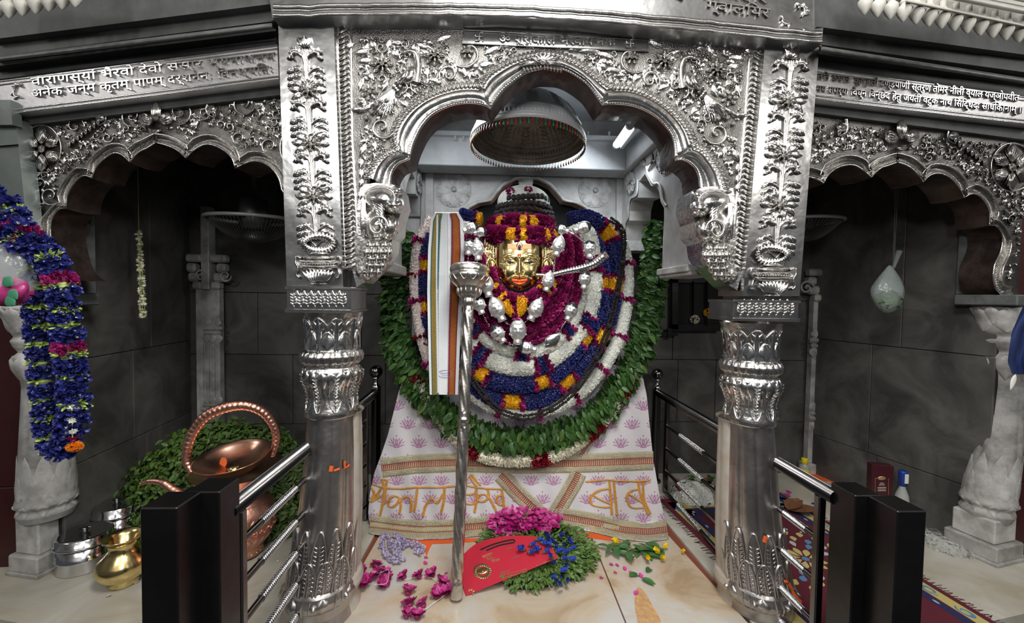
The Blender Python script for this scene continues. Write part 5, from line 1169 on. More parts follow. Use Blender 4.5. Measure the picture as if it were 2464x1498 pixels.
for s in (-1, 1):      # ears and the pierced side wings
    SE = lambda x, y, w=0.: P(x, y, FYD+.03-np.asarray(w, float)+0*np.asarray(x, float)); ex = FC[0]+s*65; mb = MB()
    r_dome(mb, SE, ex, 642, 11, 24, .022, s*.08, 0, 0, 16, 6); q = smooth([(ex-s*6, 660), (ex+s*8, 650), (ex+s*10, 634), (ex+s*2, 622), (ex-s*7, 630), (ex-s*3, 642), (ex+s*2, 646)], 26); r_tube(mb, SE, q, 2.4, .009, .017); r_dome(mb, SE, ex+s*0, 668, 7, 14, .014)
    mb.build('ear', [GOLD], t)
    mb = MB(); SW_ = lambda x, y, w=0.: P(x, y, FYD+.045-np.asarray(w, float)+0*np.asarray(x, float)); wx = lambda x: FC[0]+s*x
    pgw = [(50, 572), (62, 566), (78, 556), (84, 575), (86, 592), (84, 612), (82, 625), (66, 632), (56, 622), (52, 600)]
    pg2 = [(wx(x), y) for x, y in pgw]; pxslab(mb, lambda x, y, w=0.: SW_(x, y, w), pg2, 0, .02)
    for y in np.arange(574, 634, 5.2): r_dome(mb, SW_, wx(56+math.sin((y-574)/60*PI)*4), y, 2.4, 2.4, .008, 0, .002, 0, 8, 4)
    for y in np.arange(578, 628, 5.2): r_dome(mb, SW_, wx(50+math.sin((y-574)/60*PI)*4), y, 2., 2., .008, 0, .004, 0, 8, 4)
    r_tube(mb, SW_, smooth([(wx(61), 570), (wx(66), 600), (wx(62), 634)], 12), 1.6, .007)
    R2 = random.Random(3)
    for k in range(44):
        x, y = R2.uniform(66, 84), R2.uniform(562, 624); r_dome(mb, SW_, wx(x), y, R2.uniform(1.8, 3.4), R2.uniform(1.8, 3.4), .009, 0, .001, 0, 8, 4)
    for (x, y, r) in ((76, 572, 7), (75, 592, 6), (76, 612, 7)): r_spiral(mb, SW_, wx(x), y, r, 1, 1.2, s, 1.6, False, 0, .009)
    for k in range(4): r_leaf(mb, SW_, wx(62+k*5), 628, PI/2+s*-.3, 18, 7, .008)
    mb.build('side_wing', [GOLDR], t, 'stuff')
mb = MB(); SK = lambda x, y, w=0.: P(x, y, FYD+.02-np.asarray(w, float)+0*np.asarray(x, float))
for s in (-1, 1):
    for k in range(10): r_dome(mb, SK, FC[0]+s*(52-(k % 3)*5), 576+(k//3)*5, 2.2, 2.2, .012, 0, .03, 0, 8, 4)
mb.build('hair_curls', [GOLDR], t, 'stuff')
# ================================================================== things on and around the idol
CLOTH = mat('white_cotton', (.80, .82, .84), .8, 0, .2, 60, sss=.05)
TEAL = mat('teal_thread', (.012, .12, .14), .7); OCH = mat('woven_gold', (.55, .42, .08), .5, .3, 1, 600, .5, 350)
MRN = mat('maroon_thread_band', (.20, .012, .05), .7); ORGM = mat('woven_orange', (.62, .16, .02), .5, .2, 1, 600, .4, 350)
t = thing('white_shawl', 'folded white cloth with teal-gold and maroon-orange borders hanging left of the mask', 'shawl', P(1070, 945, 1.93))
def hY_(x, y): return 1.955-.03*np.clip((700-y)/200, 0, 1)+.006*np.sin(x*.09+1)
SH = depthS(hY_)
def edgeL(y): return np.interp(y, [512, 530, 600, 700, 800, 949], [1046, 1036, 1030, 1028, 1030, 1034])
def edgeR(y): return np.interp(y, [512, 530, 600, 700, 800, 949], [1104, 1115, 1118, 1114, 1108, 1102])
yy = np.linspace(512, 949, 50)
def strip(mb, f0, f1, w, mat=0, n=6, y0=512, y1=949):
    y = np.linspace(y0, y1, 50)[:, None]; f = np.linspace(f0, f1, n)[None]; X_ = edgeL(y)+(edgeR(y)-edgeL(y))*f; mb.add(SH(X_, y+0*X_, w+0*X_), gf(50, n), mat)
mb = MB(); strip(mb, 0, 1, 0, 0, 24)
y = np.linspace(512, 949, 50)[:, None]; f = np.linspace(0, 1, 24)[None]; X_ = edgeL(y)+(edgeR(y)-edgeL(y))*f; mb.add(SH(X_, y+0*X_, -.012+0*X_), gf(50, 24))
top = SH(np.linspace(edgeL(512), edgeR(512), 24), 512+0*np.linspace(0, 1, 24)); mb.add(np.stack([top, top+np.array([0, .004, .004]), top+np.array([0, .012, .002]), top+np.array([0, .03, -.3])], 0), gf(4, 24))
r_tube(mb, SH, smooth([(1052, 516), (1051, 700), (1054, 945)], 30), 3, .006); r_tube(mb, SH, smooth([(1078, 514), (1079, 700), (1078, 945)], 30), 2, .004)
mb.build('cloth', [CLOTH], t)
mb = MB(); strip(mb, .08, .29, .003, 0); 
for f in (.09, .265): strip(mb, f, f+.025, .004, 1, 2)
for k in range(108):
    yk = 514+k*4.03; x = float(edgeL(yk)+(edgeR(yk)-edgeL(yk))*.288); mb.add(SH([x, x+3.4, x], [yk, yk+2, yk+4], .0035), [(0, 1, 2)], 1, False)
for k in range(72):
    yk = 516+k*6.; 
    for f, o in ((.15, 0), (.21, 3)): x = float(edgeL(yk)+(edgeR(yk)-edgeL(yk))*f); r_tube(mb, SH, [(x-3, yk+o), (x, yk+3+o), (x+3, yk+o)], .7, .001, .003, 2)
mb.build('gold_border', [OCH, TEAL, MRN], t, 'stuff')
mb = MB(); strip(mb, .66, .88, .003, 0)
for f in (.655, .86): strip(mb, f, f+.035, .004, 1, 2)
for k in range(108):
    yk = 514+k*4.03; x = float(edgeL(yk)+(edgeR(yk)-edgeL(yk))*.657); mb.add(SH([x, x-3.4, x], [yk, yk+2, yk+4], .0035), [(0, 1, 2)], 1, False)
for k in range(72):
    yk = 516+k*6.
    for f, o in ((.73, 0), (.80, 3)): x = float(edgeL(yk)+(edgeR(yk)-edgeL(yk))*f); r_tube(mb, SH, [(x-3, yk+o), (x, yk+3+o), (x+3, yk+o)], .7, .001, .003, 2)
mb.build('orange_border', [ORGM, MRN, OCH], t, 'stuff')
mb = MB(); a = np.linspace(0, 2*PI, 40); r_tube(mb, SH, np.stack([1071+np.cos(a)*17, 899+np.sin(a)*9], 1), .5, .0008, .0035)
for k in range(9): r_tube(mb, SH, [(1060+k*2.6, 896), (1061+k*2.6, 899)], .6, .0008, .0035)
for k in range(6): r_tube(mb, SH, [(1064+k*2.6, 902), (1064.8+k*2.6, 904)], .6, .0008, .0035)
mb.build('ink_stamp', [mat('violet_ink', (.30, .30, .52), .7)], t, 'stuff')
# the long mace leaning on the idol
t = thing('silver_mace', 'long silver ceremonial mace with a spiral shaft and cup-shaped head, leaning beside the shawl', 'mace', PZ(1098, 1437, 0))
bot = PZ(1098, 1437, .012); tp = P(1128, 722, 1.82); ax = tp-bot; L = np.linalg.norm(ax); Rm = frame(ax)
zz = np.linspace(0, L, 260)
def tw(z, th):
    k = ((z > .06*L)&(z < .55*L)) | ((z > .60*L)&(z < .96*L)); return 1+.09*k*np.sin(5*th+z*60)
mb = MB(); lathe(mb, [(.001, 0)]+[(.0225+.002*(z < .05*L)+.003*(abs(z-.575*L) < .008), z) for z in zz], bot, Rm, 36, 0, tw); mb.build('spiral_shaft', [mat('aged_silver', (.74, .70, .65), .30, 1, .2, 90, .25, 40)], t)
mb = MB(); k = .00182*1.03
hp = [(10, -18), (15, -14), (18, 0), (16, 4), (22, 10), (27, 18), (27, 30), (30, 34), (40, 44), (46, 56), (47, 64), (44, 66), (45, 70), (47, 78), (45, 84), (38, 90), (30, 92), (28, 89), (0, 88)]
lathe(mb, [(r*k, z*k*.92) for r, z in hp], tp, Rm, 64, 0, lambda z, th: 1+.03*np.sin(20*th)*((z < 30*k))+.025*np.sin(th*40+z*900)*(z > 62*k)); mb.build('mace_head', [MT['aged_silver']], t)
mb = MB()
def SM(x, y, w=0.):
    th = np.asarray(x, float); z = np.asarray(y, float); r = np.interp(z, [h[1] for h in hp[:14]], [h[0] for h in hp[:14]])*k+w; v = np.stack([np.cos(th)*r, np.sin(th)*r, z*k*.92+0*th], -1); return v@Rm.T+tp
for q in range(14):
    a = q*2*PI/14; pth = np.array([(a-.2, 60), (a-.12, 50), (a, 44), (a+.12, 50), (a+.2, 60)]); V = SM(pth[:, 0], pth[:, 1], .002); tube(mb, resample(V, 10), .0022, 5)
    V = SM(np.full(5, a), np.linspace(8, 32, 5), .001); tube(mb, V, [.001, .004, .005, .004, .001], 6)
mb.build('leaf_chasing', [MT['aged_silver']], t, 'stuff')
# ribbed silver pipe
t = thing('ribbed_pipe', 'curved ribbed silver pipe running from the golden mouth to the right', 'pipe', P(1290, 660, 1.9))
q = smooth([(1289, 661), (1320, 662), (1360, 653), (1400, 645), (1430, 634), (1450, 618)], 180); p = P(q[:, 0], q[:, 1], np.linspace(1.885, 1.84, 180))
rr = np.interp(np.linspace(0, 1, 180), [0, .1, .6, 1], [.0075, .0095, .0145, .0175])
mb = MB(); tube(mb, p, rr*(1+.10*np.abs(np.sin(np.linspace(0, 25*PI, 180)))), 24); ball(mb, p[-1], (.019, .019, .019)); tube(mb, [p[-1], p[-1]+unit(p[-1]-p[-6])*.022], [.017, .020], 20); mb.build('ribbed_tube', [SILB], t)
mb = MB(); tube(mb, P(np.array([1362, 1385, 1412, 1428]), np.array([553, 566, 588, 600]), 1.88), .0035, 8); mb.build('silver_rod', [SILB], t)
# ------------------------------------------------------------------ chain of small silver heads
def head_mb(hat=True, dark=False):
    mb = MB(); nu, nv = 30, 40; ph = np.linspace(0.02, PI-.02, nu)[:, None]; th = np.linspace(0, 2*PI, nv, endpoint=False)[None]
    x = np.sin(ph)*np.sin(th)*.80; y = -np.sin(ph)*np.cos(th)*.55; z = np.cos(ph)*np.ones((1, nv))
    if hat: z = np.where(z > .45, z*1.0+(z-.45)*.45, z); sc = np.where(z > .6, 1-.35*(z-.6), 1); x = x*sc; y = y*sc
    G = lambda cx, cz, sx, sz: np.exp(-((x-cx)/sx)**2-((z-cz)/sz)**2)*(y < 0)
    d = G(0, .0, .07, .20)*.15+G(0, -.12, .12, .07)*.10+G(.26, .12, .13, .045)*.06+G(-.26, .12, .13, .045)*.06-G(.26, .10, .22, .12)*.05-G(-.26, .10, .22, .12)*.05+G(.26, .27, .2, .04)*.05+G(-.26, .27, .2, .04)*.05+G(0, -.36, .20, .035)*.07+G(0, -.46, .15, .04)*.06+G(0, -.68, .2, .12)*.05
    V = np.stack([x, y-d, z], -1); Fc = gf(nu, nv, False, True); jj = Fc[:, 0]//nv
    mt = np.zeros(len(Fc), int); zc = V.reshape(-1, 3)[Fc].mean(1); 
    if dark: mt[(zc[:, 2] > .50) | ((zc[:, 1] > -.12) & (zc[:, 2] > -.3))] = 1
    for m in (0, 1):
        if (mt == m).any(): mb.f.append((Fc[mt == m], m, True))
    mb.v.append(V.reshape(-1, 3)); mb.n = nu*nv
    for s in (-1, 1):
        ball(mb, (s*.70, 0, -.02), (.08, .08, .26), 0, 6, 8); ball(mb, (s*.74, 0, -.38), .11, 0, 6, 8)
        if dark: ball(mb, (s*.26, -.53, .12), (.06, .03, .05), 1, 6, 8)
    lathe(mb, [(.001, -1.35), (.46, -1.32), (.44, -1.1), (.40, -.8)], (0, 0, 0), None, 16)
    if hat:
        lathe(mb, [(.42, .55), (.50, .62), (.44, .70)], (0, -.03, 0), None, 20); ball(mb, (0, 0, 1.22), (.20, .20, .17), 0, 8, 10)
        for k in range(9): a = PI*1.15+k*.2; ball(mb, (math.cos(a)*.52, math.sin(a)*.46, .56), .06, 0, 5, 6)
    if dark:
        for s in (-1, 1): tube(mb, [(s*.02, -.66, -.25), (s*.2, -.62, -.28), (s*.34, -.52, -.2)], .03, 6, 1)
    return mb
HAIR = mat('black_enamel', (.03, .03, .035), .25, .3)
hm1 = mesh_only(head_mb(True), 'silver_head', [SILW]); hm2 = mesh_only(head_mb(False, True), 'dark_haired_head', [SILW, HAIR])
lk = MB(); a = np.linspace(0, 2*PI, 17)[:-1]; tube(lk, np.stack([np.cos(a)*.55, 0*a, np.sin(a)], 1), .16, 6, closed=True, cap=False); link_me = mesh_only(lk, 'chain_link', [SILB])
def necklace(label, heads, me, nm, chain, Yn):
    t = thing('head_necklace', label, 'necklace', P(heads[0][0], heads[0][1], Yn))
    for (x, y, r, rot) in heads:
        R = np.array([[math.cos(rot), 0, math.sin(rot)], [0, 1, 0], [-math.sin(rot), 0, math.cos(rot)]]); put(me, nm, t, mat4(R, P(x, y, Yn-.01), r*Yn/1000))
    for (x0, y0, x1, y1) in chain:
        n = max(2, int(math.hypot(x1-x0, y1-y0)/6)); 
        for k in range(n):
            f = k/(n-1); p = P(x0+(x1-x0)*f, y0+(y1-y0)*f, Yn); d = unit(P(x1, y1, Yn)-P(x0, y0, Yn)); R = frame(d, (0, 1, 0) if k % 2 else (1, 0, .1)); put(link_me, 'chain_link', t, mat4(R, p, .0062))
    return t
necklace('inner chain of silver crowned heads hanging below the golden chin', [(1149, 599, 20, -.1), (1170, 684, 23, -.25), (1196, 742, 25, -.45), (1246, 794, 26, .0), (1289, 743, 23, .45), (1319, 676, 19, .2), (1344, 590, 20, .25)], hm1, 'silver_head',
    [(1152, 562, 1152, 575), (1148, 624, 1152, 655), (1172, 712, 1182, 726), (1206, 768, 1232, 785), (1258, 780, 1276, 762), (1300, 712, 1312, 696), (1335, 618, 1332, 655), (1352, 555, 1350, 568)], 1.86)
necklace('outer chain of silver dark-haired heads across the white garlands', [(1129, 590, 17, .1), (1130, 650, 15, .3), (1153, 731, 19, -.3), (1197, 800, 21, -.6), (1266, 836, 19, -1.35), (1374, 746, 20, .35), (1407, 670, 19, .1), (1419, 596, 19, 0), (1404, 547, 19, 1.2), (1136, 549, 17, 1.2), (1158, 558, 14, 1.4), (1350, 552, 14, -1.3)], hm2, 'dark_haired_head',
    [(1160, 752, 1176, 782), (1212, 818, 1242, 834), (1292, 838, 1318, 828), (1418, 565, 1420, 578), (1412, 628, 1424, 622), (1128, 612, 1124, 640)], 1.855)
t = thing('leaf_ornament', 'curved silver leaf ornament on the white garland, right of the lowest head', 'ornament', P(1330, 815, 1.86)); mb = MB()
S_ = Plane((0, 1.86, 0), (0, -1, 0)); r_leaf(mb, S_, 1310, 834, -.62, 50, 24, .014, -.2); r_tube(mb, S_, smooth([(1346, 800), (1356, 780), (1370, 762)], 8), 1.4, .003); mb.build('leaf', [SILB], t)
# long double string of dark beads
t = thing('long_bead_string', 'long double string of dark seed beads hanging over the blue garlands', 'beads', P(1260, 1003, 1.98))
q = smooth([(1470, 528), (1492, 545), (1501, 575), (1496, 640), (1486, 700), (1470, 770), (1448, 832), (1418, 890), (1378, 945), (1325, 985), (1262, 1004), (1200, 985), (1160, 945), (1130, 900), (1118, 860)], 200)
th_ = gY(q[:, 0], q[:, 1])-.165-.03*np.clip((q[:, 1]-850)/150, 0, 1); p0 = P(q[:, 0], q[:, 1], th_)
L = plen(p0); n = 148
pp = resample(p0, n); T_, _, _ = frames(pp)
mb = MB()
for s in (-1, 1):
    for i in range(n):
        off = np.cross(T_[i], [0, 1, 0])*s*.0085+rng.normal(0, .0012, 3); put(bead_me, 'bead', t, mat4(frame(T_[i])[:, [2, 0, 1]], pp[i]+off, .0072))
    tube(mb, pp+np.cross(T_, [0, 1, 0])*s*.0085, .003, 5)
mb.build('thread', [THR], t)
mb = MB()
for i in range(8, n, 15): ball(mb, pp[i]+np.array([0, -.004, 0]), .0155, 0, 8, 10)
mb.build('knot_bead', [BEAD], t, 'stuff')
# ------------------------------------------------------------------ canopy
cc = P(1270, 347, 2.02); Rc = rotx(-.06)@roty(.02)
ct = thing('silver_canopy', 'domed silver canopy with red and green bead drops hanging over the deity', 'canopy', cc)
def ctw(z, th): return 1+0*z
rim = .268
out = [(rim, 0), (rim+.006, .004), (rim+.004, .02), (rim-.004, .035), (rim-.012, .06), (rim-.03, .10), (rim-.065, .15), (rim-.11, .19), (rim-.16, .215), (.06, .235), (0, .24)]
inn = [(rim-.004, .003), (rim-.012, .03), (rim-.03, .075), (rim-.075, .135), (rim-.12, .172), (.10, .20), (0, .215)]
CANB = mat('canopy_silver', (.93, .93, .93), .45, .15, .5, 120); CANI = mat('canopy_inside', (.30, .25, .20), .38, 1, .8, 140, .3, 20)
mb = MB(); lathe(mb, out, cc, Rc, 72); mb.build('dome', [CANB], ct); mb = MB(); lathe(mb, inn, cc, Rc, 72); mb.build('dome_lining', [CANI], ct)
def SDm(prof, sgn):
    pz = np.array(prof); s = np.concatenate([[0], np.cumsum(np.linalg.norm(np.diff(pz, axis=0), axis=1))])
    def S(x, y, w=0.):       # x: angle*100, y: distance up from the rim (mm)
        th = np.asarray(x, float)/100; d = np.asarray(y, float)/1000; r = np.interp(d, s, pz[:, 0])+sgn*np.asarray(w, float); z = np.interp(d, s, pz[:, 1])+sgn*np.asarray(w, float)*.4
        v = np.stack([np.cos(th)*r, np.sin(th)*r, z+0*th], -1); return v@Rc.T+cc
    return S
for prof, sgn, m, nm in ((out, 1, CANB, 'dome_relief'), (inn, -1, CANI, 'lining_relief')):
    S_ = SDm(prof, sgn); mb = MB()
    for k in range(24):
        a = k*100*2*PI/24
        for s in (-1, 1): r_tube(mb, S_, [(a+s*7, 90), (a+s*6, 140), (a+s*5, 190)], .9, .003)
        if k % 2 == 0:
            for y in (95, 115, 135, 155, 175):
                for s in (-1, 1): r_leaf(mb, S_, a, y, PI/2-s*.6, 18, 6, .005, -s*.3)
    for y in (8, 28, 78): r_tube(mb, S_, [(x, y) for x in np.linspace(0, 628, 90)], 2.4, .004)
    for k in range(90): r_dome(mb, S_, k*6.98, 50, 2.2, 14, .004, 0, 0, 0, 6, 3)
    mb.build(nm, [m], ct, 'stuff')
GR = mat('green_bead', (.01, .22, .06), .1, 0, coat=1); RR = mat('red_bead', (.50, .012, .03), .1, 0, coat=1)
mb = MB(); lathe(mb, [(0, -.020), (.0035, -.017), (.0042, -.013), (.002, -.004), (0, 0)], (0, 0, 0), None, 8); gme = mesh_only(mb, 'bead_drop', [GR]); rme = gme.copy(); rme.materials.clear(); rme.materials.append(RR)
for k in range(96):
    a = 2*PI*k/96; p = cc+Rc@np.array([math.cos(a)*(rim+.004), math.sin(a)*(rim+.004), -.008]); put(gme if k % 2 else rme, 'bead_drop', ct, mat4(np.eye(3), p, 1.15))
mb = MB()
for k in range(96):
    a = 2*PI*k/96; p = cc+Rc@np.array([math.cos(a)*(rim+.004), math.sin(a)*(rim+.004), 0]); tube(mb, [p, p-np.array([0, 0, .010])], .0012, 5)
mb.build('drop_wire', [SILB], ct, 'stuff'); mb = MB(); tube(mb, [cc+np.array([0, 0, .23]), cc+np.array([0, 0, .23])*1+np.array([0, 0, .18])], .006, 8); mb.build('hanging_rod', [STEEL], ct)
# tube light
a = P(1515, 303, 2.06); b = P(1484, 347, 2.34); tl = thing('tube_light', 'glowing white tube light high on the right beam of the chamber', 'lamp', (a+b)/2)
mb = MB(); tube(mb, [a, b], .019, 16); mb.build('glowing_tube', [mat('tube_glow', (.92, .96, 1), .5, emis=6)], tl)
mb = MB(); d = unit(b-a); Rb = frame(d); bbox(mb, (.02, -.02, -.02), (.045, .02, np.linalg.norm(b-a)+.02), .004, 0, Rb, a); tube(mb, [a-d*.02, a], .021, 14); tube(mb, [b, b+d*.02], .021, 14); mb.build('lamp_housing', [mat('white_enamel', (.75, .78, .8), .4)], tl)
# ------------------------------------------------------------------ offerings on the floor
def rosebud(par, c, r, m=(MAG, MAG2), seed=0, flat=.8, name=None, lab=None, grp=None):
    R_ = random.Random(seed); mb = MB()
    for ring, (n, ln, lift, w) in enumerate(((5, 1.0, .35, 1.0), (5, .85, .8, .85), (4, .65, 1.15, .7), (3, .45, 1.4, .5))):
        for k in range(n):
            V, Fc = petal(r*ln*1.25, r*w*1.15, .25-.2*ring, 5, .45, .55); Rr = rotz(2*PI*k/n+ring*.6+R_.uniform(-.2, .2))@roty(-lift*flat-R_.uniform(-.1, .15)); mb.add(V@Rr.T, Fc, (k+ring) % 2)
    ball(mb, (0, 0, 0), (r*.5, r*.5, r*.35), 0, 6, 10)
    V = np.concatenate(mb.v); tilt = rotx(R_.uniform(-.5, .5))@roty(R_.uniform(-.5, .5)); V = V@tilt.T; V[:, 2] -= min(0, V[:, 2].min()); V[:, 2] = np.maximum(V[:, 2], 0)+.001
    mb.v = [V+np.array(c)]; 
    o = mb.build(name or 'rose_bloom', list(m), par)
    if lab: tag(o, lab, 'flower', grp)
    return o
ts = thing('rose_string', 'short string of crimson roses on the floor between column and mace, near the lower edge', 'garland', PZ(1000, 1440, 0))
for i, (x, y, r) in enumerate(((972, 1394, .022), (1009, 1393, .024), (1040, 1388, .024), (1062, 1408, .024), (1075, 1432, .026), (1050, 1440, .024), (982, 1432, .026), (985, 1462, .026), (1018, 1463, .024), (978, 1488, .024), (1004, 1490, .024), (1056, 1420, .018))): rosebud(ts, PZ(x, y, .0), r*1.1, seed=i)
mb = MB()
for l in ([(972, 1394), (1009, 1388), (1045, 1392), (1072, 1425)], [(1072, 1430), (1040, 1452), (1018, 1465), (985, 1440), (985, 1495)]):
    q = smooth(l, 20); tube(mb, PZ(q[:, 0], q[:, 1], .012), .0010, 5)
mb.build('thread', [WHITE], ts)
ts = thing('rose_string', 'bunched string of crimson roses on the floor right beside the left silver column', 'garland', PZ(905, 1390, 0))
for i, (x, y, r) in enumerate(((872, 1380, .022), (905, 1372, .024), (925, 1385, .026), (890, 1400, .028), (875, 1415, .028), (918, 1412, .028), (935, 1398, .022), (908, 1392, .022), (900, 1365, .018))): rosebud(ts, PZ(x, y, .0)+np.array([0, 0, .012*(i % 3 == 1)]), r, seed=30+i)
mb = MB(); q = smooth([(890, 1372), (912, 1378), (935, 1370), (930, 1402), (900, 1405)], 20); tube(mb, PZ(q[:, 0], q[:, 1], .03), .0010, 5); mb.build('thread', [WHITE], ts)
# purple-white bud string
CROWN = mat('lilac_bud', (.66, .62, .74), .5, 0, 0, 30, 0, 120, (.25, .17, .40))
ts = thing('bud_string', 'coiled string of lilac and white crown-flower buds on the floor below the left hem', 'garland', PZ(955, 1320, 0))
bm = MB(); 
for k in range(5):
    V, Fc = petal(.012, .010, .2, 4, .6, .4); bm.add(V@(rotz(2*PI*k/5)@roty(-1.0)).T, Fc)
ball(bm, (0, 0, .002), (.005, .005, .006), 0, 6, 8); bme = mesh_only(bm, 'bud', [CROWN])
q = np.vstack([resample(smooth([(925, 1292), (918, 1310), (930, 1338), (945, 1350), (962, 1346), (960, 1325), (975, 1312), (962, 1298), (945, 1290), (935, 1300), (940, 1320), (955, 1335)], 60), 62), resample([(975, 1308), (1000, 1312), (1018, 1322)], 14), resample([(1018, 1325), (1000, 1330)], 6), resample([(968, 1312), (950, 1308), (948, 1322)], 8)])
for i, (x, y) in enumerate(q): put(bme, 'bud', ts, mat4(rotz(rng.uniform(0, 6))@rotx(rng.normal(0, .6)), PZ(x+rng.normal(0, 2), y+rng.normal(0, 2), .008+.012*rng.random()), 1.55))
# heap of green sprigs with petals under the red card
th_ = thing('sprig_heap', 'heap of small-leaved green sprigs under the red card', 'leaves', PZ(1310, 1400, 0))
mb = MB(); n = 2600; R_ = np.random.default_rng(77)
def heap(outline, n, h, seed, sz, m=0, droop=.5):
    R_ = np.random.default_rng(seed); o = np.array(outline, float); c = o.mean(0); T = []; 
    while len(T) < n:
        x, y = R_.uniform(o[:, 0].min(), o[:, 0].max()), R_.uniform(o[:, 1].min(), o[:, 1].max())
        if inpoly(x, y, outline): 
            d = min(1, np.min(np.hypot(o[:, 0]-x, (o[:, 1]-y)*2))/45); T.append((x, y, h*math.sqrt(d)*R_.uniform(.75, 1.05), d))
    T = np.array(T); b = PZ(T[:, 0], T[:, 1], 0.); cb = PZ(c[0], c[1], 0.); p = b+np.stack([0*T[:, 2], 0*T[:, 2], T[:, 2]], 1)
    x = (b-cb); x[:, 2] = 0; x /= np.linalg.norm(x, axis=1)[:, None]+1e-9; x = x+R_.normal(0, .55, (n, 3)); x[:, 2] = x[:, 2]*.6-.15; x /= np.linalg.norm(x, axis=1)[:, None]
    z = np.array([0, -.35, 1.])+R_.normal(0, .4, (n, 3)); z -= x*(z*x).sum(1)[:, None]; z /= np.linalg.norm(z, axis=1)[:, None]
    return np.stack([x, np.cross(z, x), z], 2)*(sz*R_.uniform(.7, 1.3, n))[:, None, None], p
def core_heap(mb, outline, h, m):
    o = resample(np.vstack([outline, outline[:1]]), 40)[:-1]; c = o.mean(0); rows = []
    for f, hh in ((1, 0.), (.93, .5), (.75, .8), (.45, .95), (.02, 1.)): q = c+(o-c)*f; b = PZ(q[:, 0], q[:, 1], 0.); b[:, 2] += h*hh+.001; rows.append(b)
    mb.add(np.stack(rows), gf(5, 40, False, True), m)
ho = [(1185, 1400), (1145, 1380), (1150, 1310), (1180, 1275), (1230, 1260), (1300, 1255), (1375, 1275), (1420, 1310), (1438, 1345), (1428, 1375), (1390, 1400), (1340, 1412), (1290, 1428), (1230, 1426)]
SV, SF_ = petal(.024, .011, -.2, 4, .4); T_S = [(SV, SF_, 0)]
Rs, Ts = heap(ho, 2600, .055, 5, 1.0); core_heap(mb, [(1310+(x-1310)*.93, 1345+(y-1345)*.9) for x, y in ho], .04, 1); scatter(mb, T_S, Rs, Ts); mb.build('leaves', [LEAFM2, CORE['leaf']], th_, 'stuff')
tp_ = thing('petal_heap', 'pile of bright magenta rose petals at the hem above the red card', 'petals', PZ(1275, 1275, 0))
mb = MB(); po = [(1178, 1290), (1190, 1262), (1220, 1240), (1260, 1236), (1310, 1244), (1340, 1262), (1345, 1285), (1300, 1296), (1240, 1300), (1200, 1298)]
V_, F_ = petal(.030, .030, .2, 5, .5, .5); Rs, Ts = heap(po, 420, .085, 6, 1.0); Ts[:, 2] += .02; Ts[:, 1] -= .02; z = len(Ts)//2; scatter(mb, [(V_, F_, 0)], Rs[:z], Ts[:z]); scatter(mb, [(V_, F_, 1)], Rs[z:], Ts[z:]); mb.build('petals', [mat('magenta_bright', (.42, .012, .17), .45), mat('pink_petal', (.60, .07, .30), .45)], tp_, 'stuff')
# the red card: a thin shaped sheet resting on the heap
c0 = PZ(1122, 1430, .004); c1 = P(1345, 1345, PZ(1345, 1345, .098)[1]); c2 = P(1215, 1292, PZ(1215, 1292, .115)[1])
nn = unit(np.cross(c1-c0, c2-c0)); nn = nn if nn[2] > 0 else -nn; SCd = Plane(c0, nn)
tcard = thing('red_card', 'red die-cut paper card with a gold emblem lying on the green sprigs', 'card', c0)
REDC = mat('red_card_paper', (.52, .010, .035), .6, 0, .1, 300); GLD = mat('gold_foil', (.70, .42, .22), .3, .8)
cp = np.vstack([smooth([(1112, 1340), (1116, 1332), (1145, 1308), (1185, 1294), (1230, 1288), (1262, 1288)], 20), smooth([(1262, 1288), (1300, 1292), (1325, 1310)], 6), [(1343, 1342)], [(1121, 1433)], [(1110, 1390)]])
mb = MB(); Fp = SCd(cp[:, 0], cp[:, 1], .0015); B = SCd(cp[:, 0], cp[:, 1], 0.); poly(mb, Fp); poly(mb, B); n = len(cp); mb.add(np.vstack([Fp, B]), [(i, (i+1) % n, n+(i+1) % n, n+i) for i in range(n)], 0, False); mb.build('card_sheet', [REDC], tcard)
mb = MB()
for l in ([(1156, 1322), (1190, 1308), (1232, 1298), (1240, 1302)], [(1170, 1324), (1200, 1312), (1238, 1304)]): r_tube(mb, SCd, smooth(l, 16), 2.4, .0008, .002)
mb.build('slot', [BLACK], tcard)
mb = MB(); q = lambda x, y: (860+x/3.159, 1080+y/3.159)
ex, ey = q(950, 925)
for k in range(22): a = 2*PI*k/22; r_leaf(mb, SCd, ex+math.cos(a)*14, ey+math.sin(a)*11, a+.3, 9, 5, .0012, .3, .002)
r_dome(mb, SCd, ex, ey, 15, 9, .004, -.25, .002, 0, 16, 4); r_dome(mb, SCd, ex, ey, 6, 5, .007, 0, .002, 0, 12, 4)
mb.build('foil_emblem', [mat('antique_gold', (.45, .30, .14), .3, .9)], tcard)
mb = MB(); S_ = lambda x, y, w=0.: SCd(x, y, np.asarray(w)+.0018)
text_on(mb, S_, 'चन्द्रकला', q(955, 828), q(1030, 800), 9, 0, .0005); text_on(mb, S_, 'का', q(1000, 822), q(1020, 817), 6, 0, .0005); text_on(mb, S_, 'िनमन्त्रण', q(985, 845), q(1045, 833), 7, 0, .0005); text_on(mb, S_, 'सादर', q(1022, 860), q(1085, 845), 9, 0, .0005)
text_on(mb, S_, 'पुजारी रजत', q(1085, 945), q(1160, 928), 5, 0, .0005); text_on(mb, S_, 'मन्दिर रोड, नया बाजार, ग्वालियर', q(1090, 962), q(1290, 918), 5, 0, .0005); text_on(mb, S_, 'दूरभाष, कार्यालय, निवास', q(1100, 985), q(1295, 935), 5, 0, .0005)
